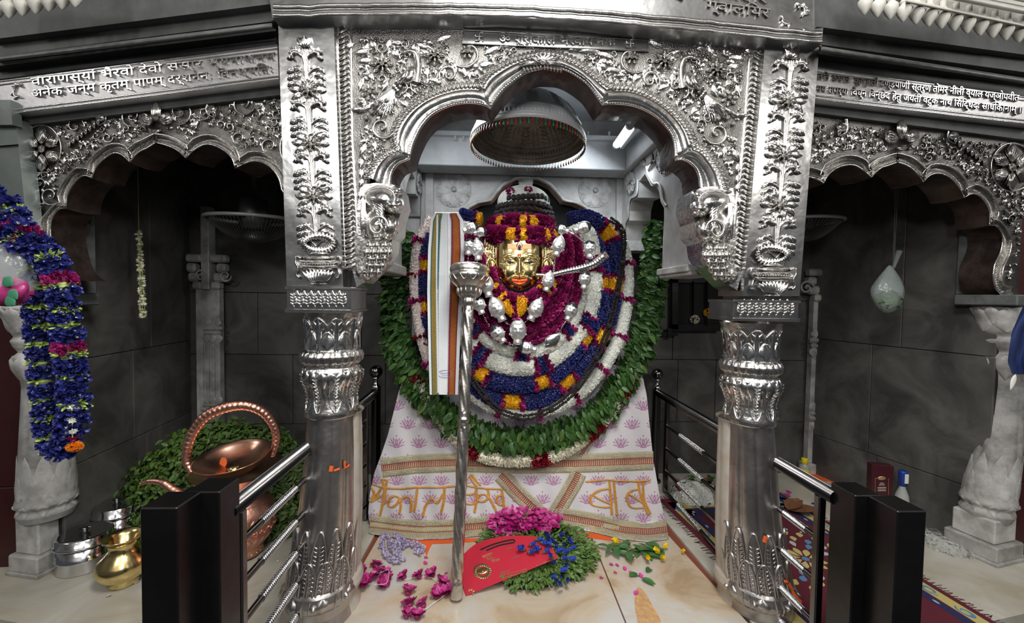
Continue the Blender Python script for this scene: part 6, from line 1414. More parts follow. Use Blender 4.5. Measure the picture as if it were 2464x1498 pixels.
text_on(mb, S_, 'सादर आमन्त्रण मंगल अवसर', q(1360, 890), q(1505, 838), 4.5, 0, .0005); text_on(mb, S_, 'श्रीमान', q(1130, 768), q(1180, 752), 5, 0, .0005); text_on(mb, S_, 'मान्यवर', q(1180, 835), q(1235, 815), 5, 0, .0005)
for l in ([(1230, 830), (1450, 790)], [(1285, 862), (1450, 815)]): r_tube(mb, S_, [q(*l[0]), q(*l[1])], .35, .0004)
r_curl(mb, S_, *q(840, 1080), -.6, 20, 1, .8, .001, 4)
mb.build('printed_lettering', [GLD], tcard, 'stuff')
# blue pea flowers on the card
BB = mat('pea_blue', (.03, .06, .42), .45, 0, 0, 30, 0, 90, (.05, .12, .60))
pm = MB()
for k in range(4):
    V, Fc = petal(.030, .022, .15, 5, .6, .5); pm.add(V@(rotz(k*1.57)@roty(-1.15)).T*np.array([.7, .7, 1]), Fc, 0)
V, Fc = petal(.022, .012, 0, 4, .6, .4); pm.add(V@roty(-1.5).T, Fc, 1); tube(pm, [(0, 0, -.008), (0, 0, .006)], [.003, .005], 8, 2)
pme = mesh_only(pm, 'pea_flower', [BB, mat('pea_white', (.65, .68, .60), .5), LIME])
tpf = thing('pea_flower_garland', 'string of blue butterfly-pea flowers draped over the red card and sprigs', 'garland', PZ(1330, 1345, 0))
L1 = [(1250, 1318), (1262, 1322), (1275, 1312), (1290, 1298), (1302, 1305), (1272, 1330), (1285, 1322), (1300, 1318), (1308, 1328), (1318, 1300), (1312, 1288), (1325, 1292), (1330, 1310), (1338, 1300), (1318, 1316), (1345, 1318), (1352, 1330), (1360, 1312), (1345, 1290), (1365, 1300), (1370, 1318), (1382, 1302), (1335, 1328), (1350, 1345), (1338, 1355), (1345, 1372), (1358, 1362), (1342, 1388), (1355, 1385), (1362, 1398), (1330, 1340), (1366, 1345), (1340, 1400), (1352, 1408)]
for i, (x, y) in enumerate(L1):
    on = x < 1335 and y > 1300-(x-1250)*.1 and y < 1345
    p = SCd(x, y, .010) if on else PZ(x, y, .065 if y < 1375 else .035)
    a = rng.uniform(-2.6, -.3)
    R = frame((math.cos(a), math.sin(a)*.8, .35+rng.uniform(0, .5)), (0, 0, 1)); put(pme, 'pea_flower', tpf, mat4(R, p, rng.uniform(1.05, 1.4)))
# leaves with yellow flowers at the right of the hem
tl_ = thing('leaf_sprig', 'broad dark green leaves with yellow blooms lying below the right corner of the hem', 'leaves', PZ(1520, 1325, 0))
mb = MB(); scatter(mb, [(LEAFV*2.0, LEAFF, 0)], np.eye(3)[None], np.zeros((1, 3))); bl = mesh_only(mb, 'leaf', [mat('broad_leaf', (.06, .17, .045), .4, 0, .3, 100, .3, 40)])
R_ = random.Random(5)
for k in range(34):
    x, y = R_.uniform(1462, 1600), R_.uniform(1305, 1340); y = 1322+(y-1322)*(1-abs(x-1525)/110); a = R_.uniform(0, 6.28); put(bl, 'leaf', tl_, mat4(rotz(a)@rotx(R_.uniform(-.4, .4))@roty(R_.uniform(-.3, .1)), PZ(x, y, .008+.02*R_.random()), R_.uniform(.55, 1.)))
YB = mat('yellow_bloom', (.85, .62, .01), .5); ym = MB()
for k in range(5):
    V, Fc = petal(.032, .026, .3, 5, .6, .6); ym.add(V@(rotz(2*PI*k/5)@roty(-.9)).T, Fc)
yme = mesh_only(ym, 'bloom', [YB])
for (x, y, s) in ((1487, 1308, 1), (1588, 1330, 1), (1598, 1318, .8), (1558, 1344, .9), (1590, 1342, .8)): put(yme, 'bloom', tl_, mat4(rotz(x)@rotx(.8), PZ(x, y, .018), s))
o = bpy.data.objects.new('yellow_flower', yme); COL.objects.link(o); o.matrix_world = Matrix(mat4(rotz(1)@rotx(.6), PZ(1640, 1328, .012), .6).tolist()); tag(o, 'single yellow flower on the marble, right of the leafy sprig', 'flower')
# fallen leaves and single petals
ob = None
for i, (x, y, a, s) in enumerate(((1515, 1385, .4, .8), (1545, 1392, -.6, .9), (1556, 1375, .8, .75))):
    ob = bpy.data.objects.new('fallen_leaf', bl); COL.objects.link(ob); ob.matrix_world = Matrix(mat4(rotz(a)@rotx(.1), PZ(x, y, .008), s).tolist()); tag(ob, ('leftmost fallen green leaf, just right of the pink petals', 'lowest and largest fallen green leaf, above the mortar patch', 'uppermost fallen green leaf, near the right column')[i], 'leaf', 'fallen leaves on the floor')
V_, F_ = petal(.020, .018, .35, 5, .5, .5); mb = MB(); mb.add(V_, F_); pet = mesh_only(mb, 'petal', [MAG2]); 
for i, (x, y) in enumerate(((1450, 1388), (1476, 1358), (1490, 1362), (1505, 1372), (1520, 1382), (1545, 1390), (1485, 1378), (1527, 1430), (1070, 1378), (1030, 1341), (1028, 1357))):
    ob = bpy.data.objects.new('petal', pet); COL.objects.link(ob); ob.matrix_world = Matrix(mat4(rotz(rng.uniform(0, 6)), PZ(x, y, .002), rng.uniform(.7, 1.1)).tolist()); tag(ob, 'loose pink petal, '+('large one alone right of the sprig heap', 'topmost of the cluster below the leafy sprig', 'second from the top of the cluster below the leafy sprig', 'middle of the cluster below the leafy sprig', 'lower right of the cluster below the leafy sprig', 'lying against the fallen green leaves', 'leftmost of the cluster below the leafy sprig', 'at the tip of the mortar patch', 'beside the mace shaft, above the rose string', 'small one under the lilac buds, upper of two', 'small one under the lilac buds, lower of two')[i], 'petal', 'loose petals on the centre floor')
    ob.name = 'rose_petal'
# vermilion stain on the slab (a thin smear with its own edge)
mb = MB(); q = resample([(985, 1298), (1080, 1296), (1150, 1294), (1180, 1300), (1100, 1306), (1040, 1308), (1032, 1322), (1026, 1340), (1024, 1330), (1022, 1308), (990, 1302)], 40); poly(mb, PZ(q[:, 0], q[:, 1], .0012)); q = resample([(1380, 1282), (1420, 1294), (1500, 1304), (1480, 1296), (1430, 1280)], 20); poly(mb, PZ(q[:, 0], q[:, 1], .0012)); mb.build('vermilion_smear', [MT['vermilion']], fl)
mb = MB(); q = smooth([(1535, 1498), (1527, 1450), (1534, 1412), (1552, 1425), (1572, 1460), (1590, 1498), (1560, 1520)], 40); poly(mb, PZ(q[:, 0], q[:, 1], .0012)); mb.build('mortar_patch', [mat('mortar', (.62, .36, .16), .8, 0, .5, 90, .3, 50)], fl)
STEELR = mat('handrail_steel', (.16, .155, .155), .22, 1, .1, 20)
# ================================================================== steel railings
def railing(mx):
    side = 'right' if mx else 'left'; zr = .592 if mx else .645; X0 = 1.07 if mx else -.67
    XF = lambda y: X0+0*y
    yn, yf, u0, u1, e0, e1 = (1.225, 2.66, 1.29, 2.49, 1.50, 1.86) if mx else (1.065, 2.39, 1.117, 2.20, 1.52, 1.86)
    t = thing('steel_railing', 'dark steel handrail with five bars running back along the %s side' % side, 'railing', (X0, 1.6, 0))
    def seg(y0, y1, z, r, m=STEEL, tw=False, nm='bar', dx=0.):
        mb = MB(); n = 60 if tw else 2; yv = np.linspace(y0, y1, n); p = np.stack([XF(yv)+dx, yv, np.full(n, z)], 1); tube(mb, p, r, 20); mb.build(nm, [m], t)
        if tw:
            c = (y0+y1)/2; ln = min(.26, (y1-y0)*.5); mb = MB(); s = np.linspace(-ln/2, ln/2, 26)
            for q in s: 
                a = np.linspace(0, 2*PI, 13); tube(mb, np.stack([XF(c+q)+dx+np.cos(a)*(r+.0005), c+q+.003*np.sin(a), z+np.sin(a)*(r+.0005)], 1), .0026, 6)
            mb.build('twisted_ring', [STEELC], t, 'stuff')
    for a, b in ((yn, e0), (e1, yf)): seg(a, b, zr, .0235, STEELR, False, 'handrail')
    for z in ((.425, .283, .143, .02) if mx else (.537, .42, .31, .20, .09)):
        seg(u0, e0, z, .0095, STEEL, True)
        seg(e1, u1, z, .0095, STEEL, True)
    for y in (u0, u1):
        X1 = XF(y); mb = MB(); bbox(mb, (X1-.013, y-.013, -.44 if y < 1.5 else .012), (X1+.013, y+.013, zr-.02), .004); mb.build('upright', [STEEL], t)
    mb = MB(); tube(mb, [(X0, yf, 0), (X0, yf, zr+.03)], .026, 20); lathe(mb, [(.04, 0), (.04, .012), (.028, .016)], (X0, yf, 0), None, 20); mb.build('end_post', [STEEL], t)
    mb = MB(); lathe(mb, [(.026, zr+.02), (.030, zr+.03), (.022, zr+.045), (.012, zr+.055), (.012, zr+.075), (.020, zr+.08), (.020, zr+.086), (.012, zr+.09)], (X0, yf, 0), None, 20); mb.build('collar', [STEELC], t)
    mb = MB(); ball(mb, (X0, yf, zr+.12), .037, 0, 14, 20); mb.build('ball_finial', [STEEL], t)
    mb = MB(); tube(mb, [(X0, yf-.03, zr), (X0, yf-.01, zr)], .0235, 14); mb.build('rail_elbow', [STEEL], t)
    # paired square newel at the near end
    tn = thing('steel_newel', 'pair of joined square dark steel posts at the near end of the %s railing' % side, 'post', (X0, 1.0, -.45))
    if mx: bx = [((1.098, 1.06), (1.1807, 1.15)), ((1.060, 1.15), (1.140, 1.24))]
    else: bx = [((-.773, .930), (-.693, 1.01)), ((-.7286, 1.005), (-.650, 1.085))]
    for i, (a, b) in enumerate(bx):
        mb = MB(); bbox(mb, (a[0], a[1], -.45), (b[0], b[1], .637 if mx else .726), .003); mb.build('square_post', [STEELD], tn)
    mb = MB()
    if mx: bbox(mb, (1.10, 1.13, .50), (1.13, 1.17, .635), .003)
    else: bbox(mb, (-.74, .99, .62), (-.70, 1.04, .724), .003)
    mb.build('joining_plate', [STEELD], tn)
railing(False); railing(True)
# ================================================================== outer marble columns
def outer_column(mx):
    side = 'right' if mx else 'left'
    if mx: Yc = 1.88; foot = P(2362, 1390, 1.80); cen = [(735, 2420), (900, 2418), (1080, 2400), (1280, 2366), (1400, 2358)]; z0 = 1395
    else: Yc = 1.86; foot = P(100, 1380, 1.78); cen = [(735, 100), (900, 105), (1080, 112), (1280, 116), (1390, 110)]; z0 = 1385
    t = thing('marble_column', 'tall grooved white marble column with lotus base at the far %s edge' % side, 'column', (float(P(cen[-1][1], 1300, Yc)[0]), Yc, 0))
    zf = lambda y: float(P(cen[0][1], y, Yc-.08)[2])
    hw = [(735, 62), (742, 66), (770, 54), (800, 50), (812, 44), (822, 50), (836, 46), (850, 38), (862, 48), (885, 46), (910, 38), (930, 36), (1000, 40), (1100, 46), (1150, 48), (1205, 50), (1222, 54), (1232, 44), (1246, 52), (1262, 46)]
    zz = [zf(y) for y, _ in hw][::-1]; rr = [w*.00182 for _, w in hw][::-1]
    az = [zf(y) for y, _ in cen][::-1]; axx = [float(P(x, y, Yc)[0]) for y, x in cen][::-1]
    fl = lambda z, th: 1-.07*((z < zf(930))*(z > zf(1150)))*(1-np.abs(np.sin(4*th))**.5)
    zd = np.unique(np.concatenate([zz, np.linspace(zz[0], zz[-1], 70)]))
    mb = MB(); lathe(mb, [(np.interp(z, zz, rr), z) for z in zd], (0, Yc, 0), None, 64, 0, fl, (az, axx, [0]*len(az))); mb.build('shaft', [MARBP], t)
    def S3(x, y, w=0.):
        zq = np.interp(y, [q for q, _ in hw], zz[::-1]); th = np.asarray(x, float)/55; r = np.interp(zq, zz, rr)+np.asarray(w, float); return np.stack([np.interp(zq, az, axx)+np.sin(th)*r, Yc-np.cos(th)*r, zq+0*th], -1)
    mb = MB()
    for k in range(-4, 5):
        r_leaf(mb, S3, k*48, 800, -PI/2, 62, 40, .014); r_leaf(mb, S3, k*48+24, 780, -PI/2, 44, 26, .010); r_leaf(mb, S3, k*48, 858, PI/2, 60, 40, .014)
        r_leaf(mb, S3, k*38, 1204, -PI/2, 105, 28, .003); r_leaf(mb, S3, k*38+19, 1206, -PI/2, 58, 26, .005); r_leaf(mb, S3, k*36, 1218, PI/2, 26, 24, .008)
    mb.build('lotus_petals', [MARBC], t, 'stuff')
    xb = axx[0]; zb = zf(1262); bs = 1. if mx else .78; ang = (.23 if mx else -.2); R = rotz(ang)
    mb = MB(); bbox(mb, (-.078*bs, -.078*bs, .085), (.078*bs, .078*bs, zb+.02), .006, 0, R, (xb, Yc, 0)); mb.build('base_block', [MARBC], t)
    mb = MB(); bbox(mb, (-.098*bs, -.098*bs, .012), (.098*bs, .098*bs, .085), .006, 0, R, (xb, Yc, 0)); bbox(mb, (-.106*bs, -.106*bs, 0), (.106*bs, .106*bs, .016), .003, 0, R, (xb, Yc, 0)); mb.build('plinth', [MARBP], t)
    mb = MB(); xt = axx[-1]; bbox(mb, (-.14, -.10, zz[-1]), (.14, .12, zz[-1]+.05), .005, 0, R, (xt, Yc, 0)); bbox(mb, (-.10, -.02, zz[-1]+.05), (.10, .12, 2.0), .005, 0, R, (xt, Yc+.02, 0)); mb.build('capital', [MT['cornice_grey']], t)
outer_column(False); outer_column(True)
# grey outer pier above the left column
mb = MB(); S_ = Plane((-.745, 1.50, 0), LBn); pxslab(mb, S_, [(-30, 280), (38, 285), (66, 560), (84, 700), (-30, 700)], .01, .05)
t = thing('grey_pier_cladding', 'plain grey-green clad pier at the upper left edge, beside the rosette', 'pier', S_(10, 600)); mb.build('cladding_sheet', [mat('grey_green_cladding', (.22, .25, .24), .35, .5, .3, 12, .25, 4)], t)
mb = MB(); r_tube(mb, S_, [(-30, 352), (44, 346)], 2, .01, .012); pxslab(mb, S_, [(-30, 240), (24, 240), (30, 300), (-30, 300)], .03, .03); mb.build('cap_block', [MT['grey_green_cladding']], t)
# ================================================================== left bay: vessels and green heap
gh = thing('green_heap', 'large mound of fresh green leaves against the wall, behind the copper vessel', 'leaves', PZ(520, 1180, 0))
def heap3(o2, Yb, depth, n, seed, sz, mats, par):     # mound given by its outline against a back plane
    R_ = np.random.default_rng(seed); o2 = np.array(o2, float); pts = []
    x0, x1 = o2[:, 0].min(), o2[:, 0].max(); X_ = R_.uniform(x0, x1, n*2); topy = np.interp(X_, o2[:, 0], o2[:, 1])
    return X_, topy
tx = [(300, 1190), (312, 1120), (345, 1070), (400, 1030), (460, 1010), (520, 1003), (575, 1010), (640, 1040), (690, 1090), (730, 1150)]
c = np.array([-1.40, 2.30, 0.]); e = np.array([.52, .32, .50])
mb = MB(); n = 5200; R_ = np.random.default_rng(12); u = R_.normal(size=(n, 3)); u /= np.linalg.norm(u, axis=1)[:, None]; u[:, 1] = -np.abs(u[:, 1]); u[:, 2] = np.abs(u[:, 2]); u[:, 2] = np.where(R_.random(n) < .3, u[:, 2]*.4, u[:, 2])
p = c+u*e*(1+R_.normal(0, .035, (n, 1))); p[:, 0] += (.45-p[:, 2])*.18*np.sign(u[:, 0])*np.abs(u[:, 0])
ball(mb, c, e*.95, 1, 16, 30); nz = u/e; nz /= np.linalg.norm(nz, axis=1)[:, None]; x = R_.normal(size=(n, 3))*np.array([1, 1, .6])+np.array([0, -.3, -.1]); x -= nz*(x*nz).sum(1)[:, None]*.75; x /= np.linalg.norm(x, axis=1)[:, None]; z = nz+R_.normal(0, .35, (n, 3)); z -= x*(z*x).sum(1)[:, None]; z /= np.linalg.norm(z, axis=1)[:, None]
scatter(mb, [(SV*1.35, SF_, 0)], np.stack([x, np.cross(z, x), z], 2)*R_.uniform(.7, 1.3, n)[:, None, None], p); mb.build('leaves', [LEAFM2, CORE['leaf']], gh, 'stuff')
# copper vessel with basket handle
cv = PZ(590, 1290, 0); cv = np.array([float(P(577, 1200, 1.93)[0]), 1.93, 0]); k = .00193
t = thing('copper_vessel', 'embossed copper ritual vessel with a tall braided hoop handle and spout', 'vessel', cv)
mb = MB(); pr = [(0, .0), (.055*1.3, 0), (.075*1.3, .01), (.07*1.3, .03), (.10, .05), (.135, .10), (.15, .16), (.145, .21), (.115, .255), (.07, .285), (.055, .30), (.07, .315), (.12, .345), (.17, .385), (.19, .40)]
lathe(mb, pr, cv, None, 64, 0, lambda z, th: 1+.02*np.sin(10*th)*(z < .05)); mb.build('body', [COPP], t)
mb = MB(); lathe(mb, [(.187, .40), (.165, .385), (.115, .347), (.05, .33), (0, .325)], cv, None, 48); mb.build('inner_bowl', [COPPB], t)
mb = MB()
def Sv(x, y, w=0.):
    th = np.asarray(x, float)/100; z = np.asarray(y, float)/1000; r = np.interp(z, [q[1] for q in pr[1:]], [q[0] for q in pr[1:]])+w; return cv+np.stack([np.sin(th)*r, -np.cos(th)*r, z+0*th], -1)
for j in range(-6, 7):
    r_leaf(mb, Sv, j*26, 60, PI/2, 60, 20, .007); r_leaf(mb, Sv, j*26+13, 200, -PI/2, 50, 20, .007); r_spiral(mb, Sv, j*26+13, 135, 14, j, 1.3, 1, 2.5, True, 0, .007)
    for y in (5, 20, 35): r_dome(mb, Sv, j*26, y, 7, 6, .004)
for y in (45, 110, 250, 290): r_tube(mb, Sv, [(x, y) for x in range(-314, 315, 12)], 2.5, .004)
mb.build('embossing', [COPP], t, 'stuff')
hp3 = [P(x, y, Y_) for x, y, Y_ in ((464, 1140, 1.90), (450, 1110, 1.91), (452, 1075, 1.91), (468, 1035, 1.92), (500, 998, 1.93), (550, 978, 1.95), (595, 975, 1.97), (635, 992, 1.99), (660, 1025, 2.0), (665, 1060, 2.0), (655, 1098, 1.98))]
hp3 = smooth(hp3, 240); mb = MB(); tube(mb, hp3, np.interp(np.linspace(0, 1, 240), [0, .1, .5, .9, 1], [.012, .018, .024, .018, .012])*(1+.10*np.abs(np.sin(np.linspace(0, 38*PI, 240)))), 16); mb.build('hoop_handle', [COPP], t)
sp = smooth([P(x, y, 1.86) for x, y in ((500, 1240), (450, 1200), (412, 1175), (390, 1160), (362, 1157), (340, 1163))], 60); mb = MB(); tube(mb, sp, np.linspace(.03, .008, 60)*(1+.05*np.abs(np.sin(np.linspace(0, 15*PI, 60)))), 14); mb.build('spout', [COPP], t)
bw = cv+np.array([-.01, -.01, .385]); tb = thing('copper_bowl', 'shiny copper bowl holding coins, set inside the hoop-handled vessel', 'bowl', bw); Rb = rotx(.16)@roty(-.05)
mb = MB(); lathe(mb, [(0, .0), (.05, .005), (.105, .03), (.145, .075), (.155, .085), (.15, .083), (.135, .066), (.10, .035), (.05, .012), (0, .008)], bw, Rb, 48); mb.build('bowl', [COPPB], tb)
mb = MB(); lathe(mb, [(0, 0), (.024, 0), (.024, .003), (0, .003)], bw+np.array([.0, -.02, .03]), rotx(.5), 20); mb.build('coin', [BRASS], tb)
mb = MB(); r_dome(mb, lambda x, y, w=0.: bw+Rb@np.array([-.07, .03, .035])+np.stack([np.asarray(x)*.001, np.asarray(y)*.0005, np.asarray(w)+np.asarray(y)*.001+0*np.asarray(x)], -1), 0, 0, 16, 22, .003, .5); mb.build('vermilion_dab', [MT['vermilion']], tb)
# steel tins and the brass pot
def tin(x, y, Y0, R0, H, label):
    c = np.array([float(P(x, y, Y0)[0]), Y0, 0]); t = thing('steel_tin', label, 'tin', c)
    mb = MB(); lathe(mb, [(0, 0), (R0*.93, 0), (R0*.97, .006), (R0*.97, H*.30), (R0*1.0, H*.32), (R0*1.0, H*.36), (R0*.97, H*.38), (R0*.97, H*.68), (0, H*.68)], c, None, 48); mb.build('body', [STEELC], t)
    mb = MB(); lathe(mb, [(R0*1.02, H*.66), (R0*1.04, H*.68), (R0*1.02, H*.72), (R0*.97, H*.73), (R0*.97, H*.88), (R0*.9, H*.91), (R0*.85, H*.90), (R0*.2, H*.93), (0, H*.94)], c, None, 48); mb.build('lid', [STEELC], t)
    mb = MB(); lathe(mb, [(R0*.12, H*.93), (R0*.10, H*.97), (R0*.2, H*1.0), (0, H*1.03)], c, None, 16); mb.build('lid_knob', [STEEL], t)
tin(206, 1360, 1.86, .096, .165, 'round steel tin with a ridged lid standing nearest the left marble column')
tin(283, 1290, 2.05, .088, .20, 'taller steel tin standing behind the front tin and the brass pot')
tin(322, 1245, 2.14, .07, .17, 'rearmost dark steel tin, half hidden behind the left newel post')
bp = np.array([float(P(298, 1390, 1.74)[0]), 1.74, 0]); t = thing('brass_pot', 'small round polished brass pot with a flared neck beside the left newel', 'pot', bp)
mb = MB(); q = .00172
prb = [(0, 0), (28, 0), (30, 6), (26, 12), (44, 24), (52, 42), (48, 60), (32, 76), (26, 86), (28, 104), (38, 112), (40, 116), (36, 115), (26, 106), (23, 88), (0, 80)]
lathe(mb, [(r*q, z*q) for r, z in prb], bp, None, 56); mb.build('pot', [BRASS], t); mb = MB()
for z in (78, 102): a = np.linspace(0, 2*PI, 40); tube(mb, np.stack([bp[0]+np.cos(a)*28*q, bp[1]+np.sin(a)*28*q, 0*a+z*q], 1), .003, 6)
mb.build('neck_ring', [BRASS], t)
# scattered petals on the left ledge
V_, F_ = petal(.022, .016, .3, 5, .5, .5); mb = MB(); mb.add(V_, F_); wp = mesh_only(mb, 'petal', [CREAM])
for i, (x, y) in enumerate(((266, 1430), (324, 1404), (545, 1460), (528, 1342), (670, 1350))):
    o = bpy.data.objects.new('white_petal', wp); COL.objects.link(o); o.matrix_world = Matrix(mat4(rotz(rng.uniform(0, 6)), PZ(x, y, .002), rng.uniform(.4, .9)).tolist()); tag(o, 'small white petal on the left ledge, '+('just below the brass pot', 'between brass pot and newel post', 'nearest the lower edge, behind the railing', 'beside the foot of the copper vessel', 'beside the left silver column')[i], 'petal', 'white petals on the left ledge')
# hanging jasmine string in the left bay
t = thing('jasmine_string', 'cream jasmine string hanging in the dark left bay', 'garland', P(342, 762, 2.15)); mb = MB(); Rj = np.random.default_rng(3)
for x0, x1 in ((330, 338), (334, 344), (338, 350)):
    q = resample([(x0, 556), (x1, 762)], 34); pz = P(q[:, 0]+Rj.normal(0, 1, 34), q[:, 1], 2.15); 
    zz_ = Rj.normal(size=(34, 3)); zz_ /= np.linalg.norm(zz_, axis=1)[:, None]; xx = np.cross(zz_, Rj.normal(size=(34, 3))); xx /= np.linalg.norm(xx, axis=1)[:, None]; scatter(mb, T_WHITE, np.stack([xx, np.cross(zz_, xx), zz_], 2)*1.2, pz); tube(mb, resample([pz[0], pz[-1]], 5), .0015, 5, 1)
q_ = P(334, 556, 2.15); tube(mb, [q_, q_*np.array([1, 1, 0])+np.array([0, 0, 2.0])], .0012, 5, 1); mb.build('blossoms', [CREAM, LIME], t, 'stuff')
# wall fan in the left bay, and its twin in the right one
def fan(x, y, Yf, r, label, side):
    c = P(x, y, Yf); t = thing('ceiling_fan', label, 'fan', c); Rf = rotx(.05); WIRE = mat('fan_wire', (.10, .10, .10), .4, .5)
    mb = MB(); a = np.linspace(0, 2*PI, 60); tube(mb, c+np.stack([np.cos(a)*r, np.sin(a)*r, 0*a], 1)@Rf.T, .009, 8, closed=False); mb.build('rim', [mat('fan_rim', (.30, .31, .32), .4, .3)], t)
    mb = MB()
    for k in range(72):
        th = 2*PI*k/72; s = np.linspace(0, 1, 8); rr_ = r*(1-.75*s); zz_ = -.11*np.sin(s*PI*.5); tube(mb, c+np.stack([np.cos(th)*rr_, np.sin(th)*rr_, zz_], 1)@Rf.T, .0018, 4)
    mb.build('guard_wires', [WIRE], t, 'stuff'); mb = MB(); lathe(mb, [(0, -.115), (r*.24, -.112), (r*.28, -.10), (r*.2, -.06), (0, -.06)], c, Rf, 24); mb.build('hub', [WIRE], t)
    mb = MB(); lathe(mb, [(0, .10), (.06, .10), (.07, .02), (.07, -.04), (0, -.06)], c, Rf, 20); tube(mb, [c+np.array([0, 0, .1]), c+np.array([0, 0, .34])], .012, 8); mb.build('motor', [WIRE], t)
    for k in range(3): mb = MB(); V = np.array([(.05, -.03, 0), (r*.9, -.07, .01), (r*.9, .06, -.01), (.05, .03, 0)])@rotz(k*2.094).T+c; mb.add(V, [(0, 1, 2, 3)], 0, False); mb.add(V+np.array([0, 0, .003]), [(0, 1, 2, 3)], 0, False); mb.build('blade', [WIRE], t)
fan(612, 528, 2.2, .21, 'caged fan hanging in the dark left bay, behind the left pier', 'left')
fan(1925, 532, 2.3, .20, 'caged fan hanging in the dark right bay, behind the right pier', 'right')
# ================================================================== hanging blue garland and plastic bag at the left edge
def hang(label, pts, hwm, kinds, seed, Y0=1.38):
    q = smooth(pts, 80); p = P(q[:, 0], q[:, 1], Y0); t = thing('hanging_garland', label, 'garland', p[-1], 'blue garlands at the left edge'); flower_tube(t, p, hwm, kinds, seed, 1.5, .35, 1.2); return t, p
KM['lime'] = (radial(3, .016, .007, .9, .2, .4, 0, 4, .3), [LIME], .012, 'lime_stems'); CORE['lime'] = LIME
KM['pea'] = (radial(4, .016, .013, .95, .1, .6, 0, 4, .5)+radial(1, .012, .007, 1.2, 0, .5, 1, 3), [mat('vivid_blue', (.035, .045, .27), .4, 0, 0, 30, 0, 50, (.014, .018, .12)), MT['pea_white']], .0125, 'blue_blossoms'); CORE['pea'] = mat('vivid_blue_core', (.02, .03, .2), .7)
hk = [(.08, 'pea'), (.095, 'lime'), (.16, 'pea'), (.185, 'magenta'), (.20, 'lime'), (.28, 'pea'), (.295, 'lime'), (.35, 'pea'), (.38, 'magenta'), (.40, 'lime'), (.46, 'pea'), (.475, 'lime'), (.52, 'pea'), (.535, 'lime'), (.59, 'pea'), (.62, 'magenta'), (.64, 'lime'), (.70, 'pea'), (.715, 'lime'), (.80, 'pea'), (.815, 'lime'), (1, 'pea')]
hang('hanging blue and lime flower garland at the left edge, nearer the bay', [(-12, 470), (28, 510), (70, 570), (118, 620), (150, 680), (160, 760), (168, 850), (180, 930), (178, 1000), (160, 1060), (140, 1088)], .030, hk, 51, 1.37)
hang('hanging blue and lime flower garland at the left edge, along the frame side', [(-20, 575), (35, 590), (85, 640), (97, 720), (100, 800), (108, 880), (118, 960), (125, 1030), (138, 1085)], .029, pat([(.06, 'pea'), (.018, 'lime')], 1), 52, 1.40)
hang('thick head of the hanging blue garland in the left edge, above the plastic bag', [(-30, 500), (10, 535), (45, 570), (75, 600)], .034, pat([(.2, 'pea'), (.08, 'lime'), (.2, 'pea'), (.08, 'magenta')], 1), 53, 1.36)
t = thing('garland_tassel', 'white, magenta and orange tassel ending the blue garland above the tins', 'tassel', P(176, 1075, 1.345))
mb = MB(); q = resample([(172, 960), (175, 1060)], 12); pz = P(q[:, 0], q[:, 1], 1.345); tube(mb, pz, .0018, 6); mb.build('thread', [LIME], t)
mb = MB(); Rj = np.random.default_rng(4); zz_ = Rj.normal(size=(30, 3)); zz_ /= np.linalg.norm(zz_, axis=1)[:, None]; xx = np.cross(zz_, Rj.normal(size=(30, 3))); xx /= np.linalg.norm(xx, axis=1)[:, None]; cs_ = P(np.array([172, 174, 176]), np.array([980, 1010, 1035]), 1.345)[Rj.integers(0, 3, 30)]; scatter(mb, T_WHITE, np.stack([xx, np.cross(zz_, xx), zz_], 2)*1.1, cs_+zz_*.006); mb.build('white_blossoms', [WHITE], t, 'stuff')
rosebud(t, P(176, 1060, 1.345)-np.array([0, 0, .005]), .016, seed=4); mb = MB(); ms = np.stack([xx, np.cross(zz_, xx), zz_], 2); zz2 = Rj.normal(size=(70, 3)); zz2 /= np.linalg.norm(zz2, axis=1)[:, None]; xx = np.cross(zz2, Rj.normal(size=(70, 3))); xx /= np.linalg.norm(xx, axis=1)[:, None]; scatter(mb, T_YEL, np.stack([xx, np.cross(zz2, xx), zz2], 2)*1.1, P(180, 1074, 1.345)+zz2*.013*np.array([1.3, 1, .8])); mb.build('marigold', [mat('orange_marigold', (.85, .25, .01), .6)], t, 'stuff')
PLA = mat('clear_plastic', (.8, .85, .85), .12, 0, 1, 30, alpha=.28, spec=.8)
PINK = mat('pink_packet', (.50, .05, .22), .3, 0, 1, 25, .3, 30)
def blob(mb, c, e, R=None, sd=0, amp=.12, mat=0, nu=20, nv=28, pinch=0.):
    u = np.linspace(0, PI, nu)[:, None]; v = np.arange(nv)[None]*2*PI/nv; d = 1+amp*np.sin(3*v+sd+2*u)*np.sin(u)+amp*.6*np.sin(7*v-sd+4*u)*np.sin(u); k_ = 1-pinch*np.clip(np.cos(u), 0, 1)**1.0
    V = np.stack([np.sin(u)*np.cos(v)*d*k_, np.sin(u)*np.sin(v)*d*k_, np.cos(u)*np.ones_like(v)], -1).reshape(-1, 3)*e
    if R is not None: V = V@R.T
    mb.add(V+c, gf(nu, nv, False, True), mat)
t = thing('plastic_bag', 'clear plastic bag of pink packets hanging behind the blue garland at the left edge', 'bag', P(20, 740, 1.42))
mb = MB(); blob(mb, P(16, 700, 1.36), np.array([.078, .04, .048]), rotx(.1)@rotz(.0), 1, .10); mb.build('pink_packet', [PINK], t)
mb = MB(); blob(mb, P(12, 655, 1.36), np.array([.085, .045, .10]), None, 2, .12); mb.build('plastic', [PLA], t)
mb = MB(); 
for (x, y) in ((8, 668), (14, 715), (20, 700)): r_leaf(mb, Plane((0, 1.318, 0), (0, -1, 0)), x, y, .7, 30, 22, .004)
mb.build('green_print', [mat('green_print', (.05, .22, .12), .5)], t, 'stuff')
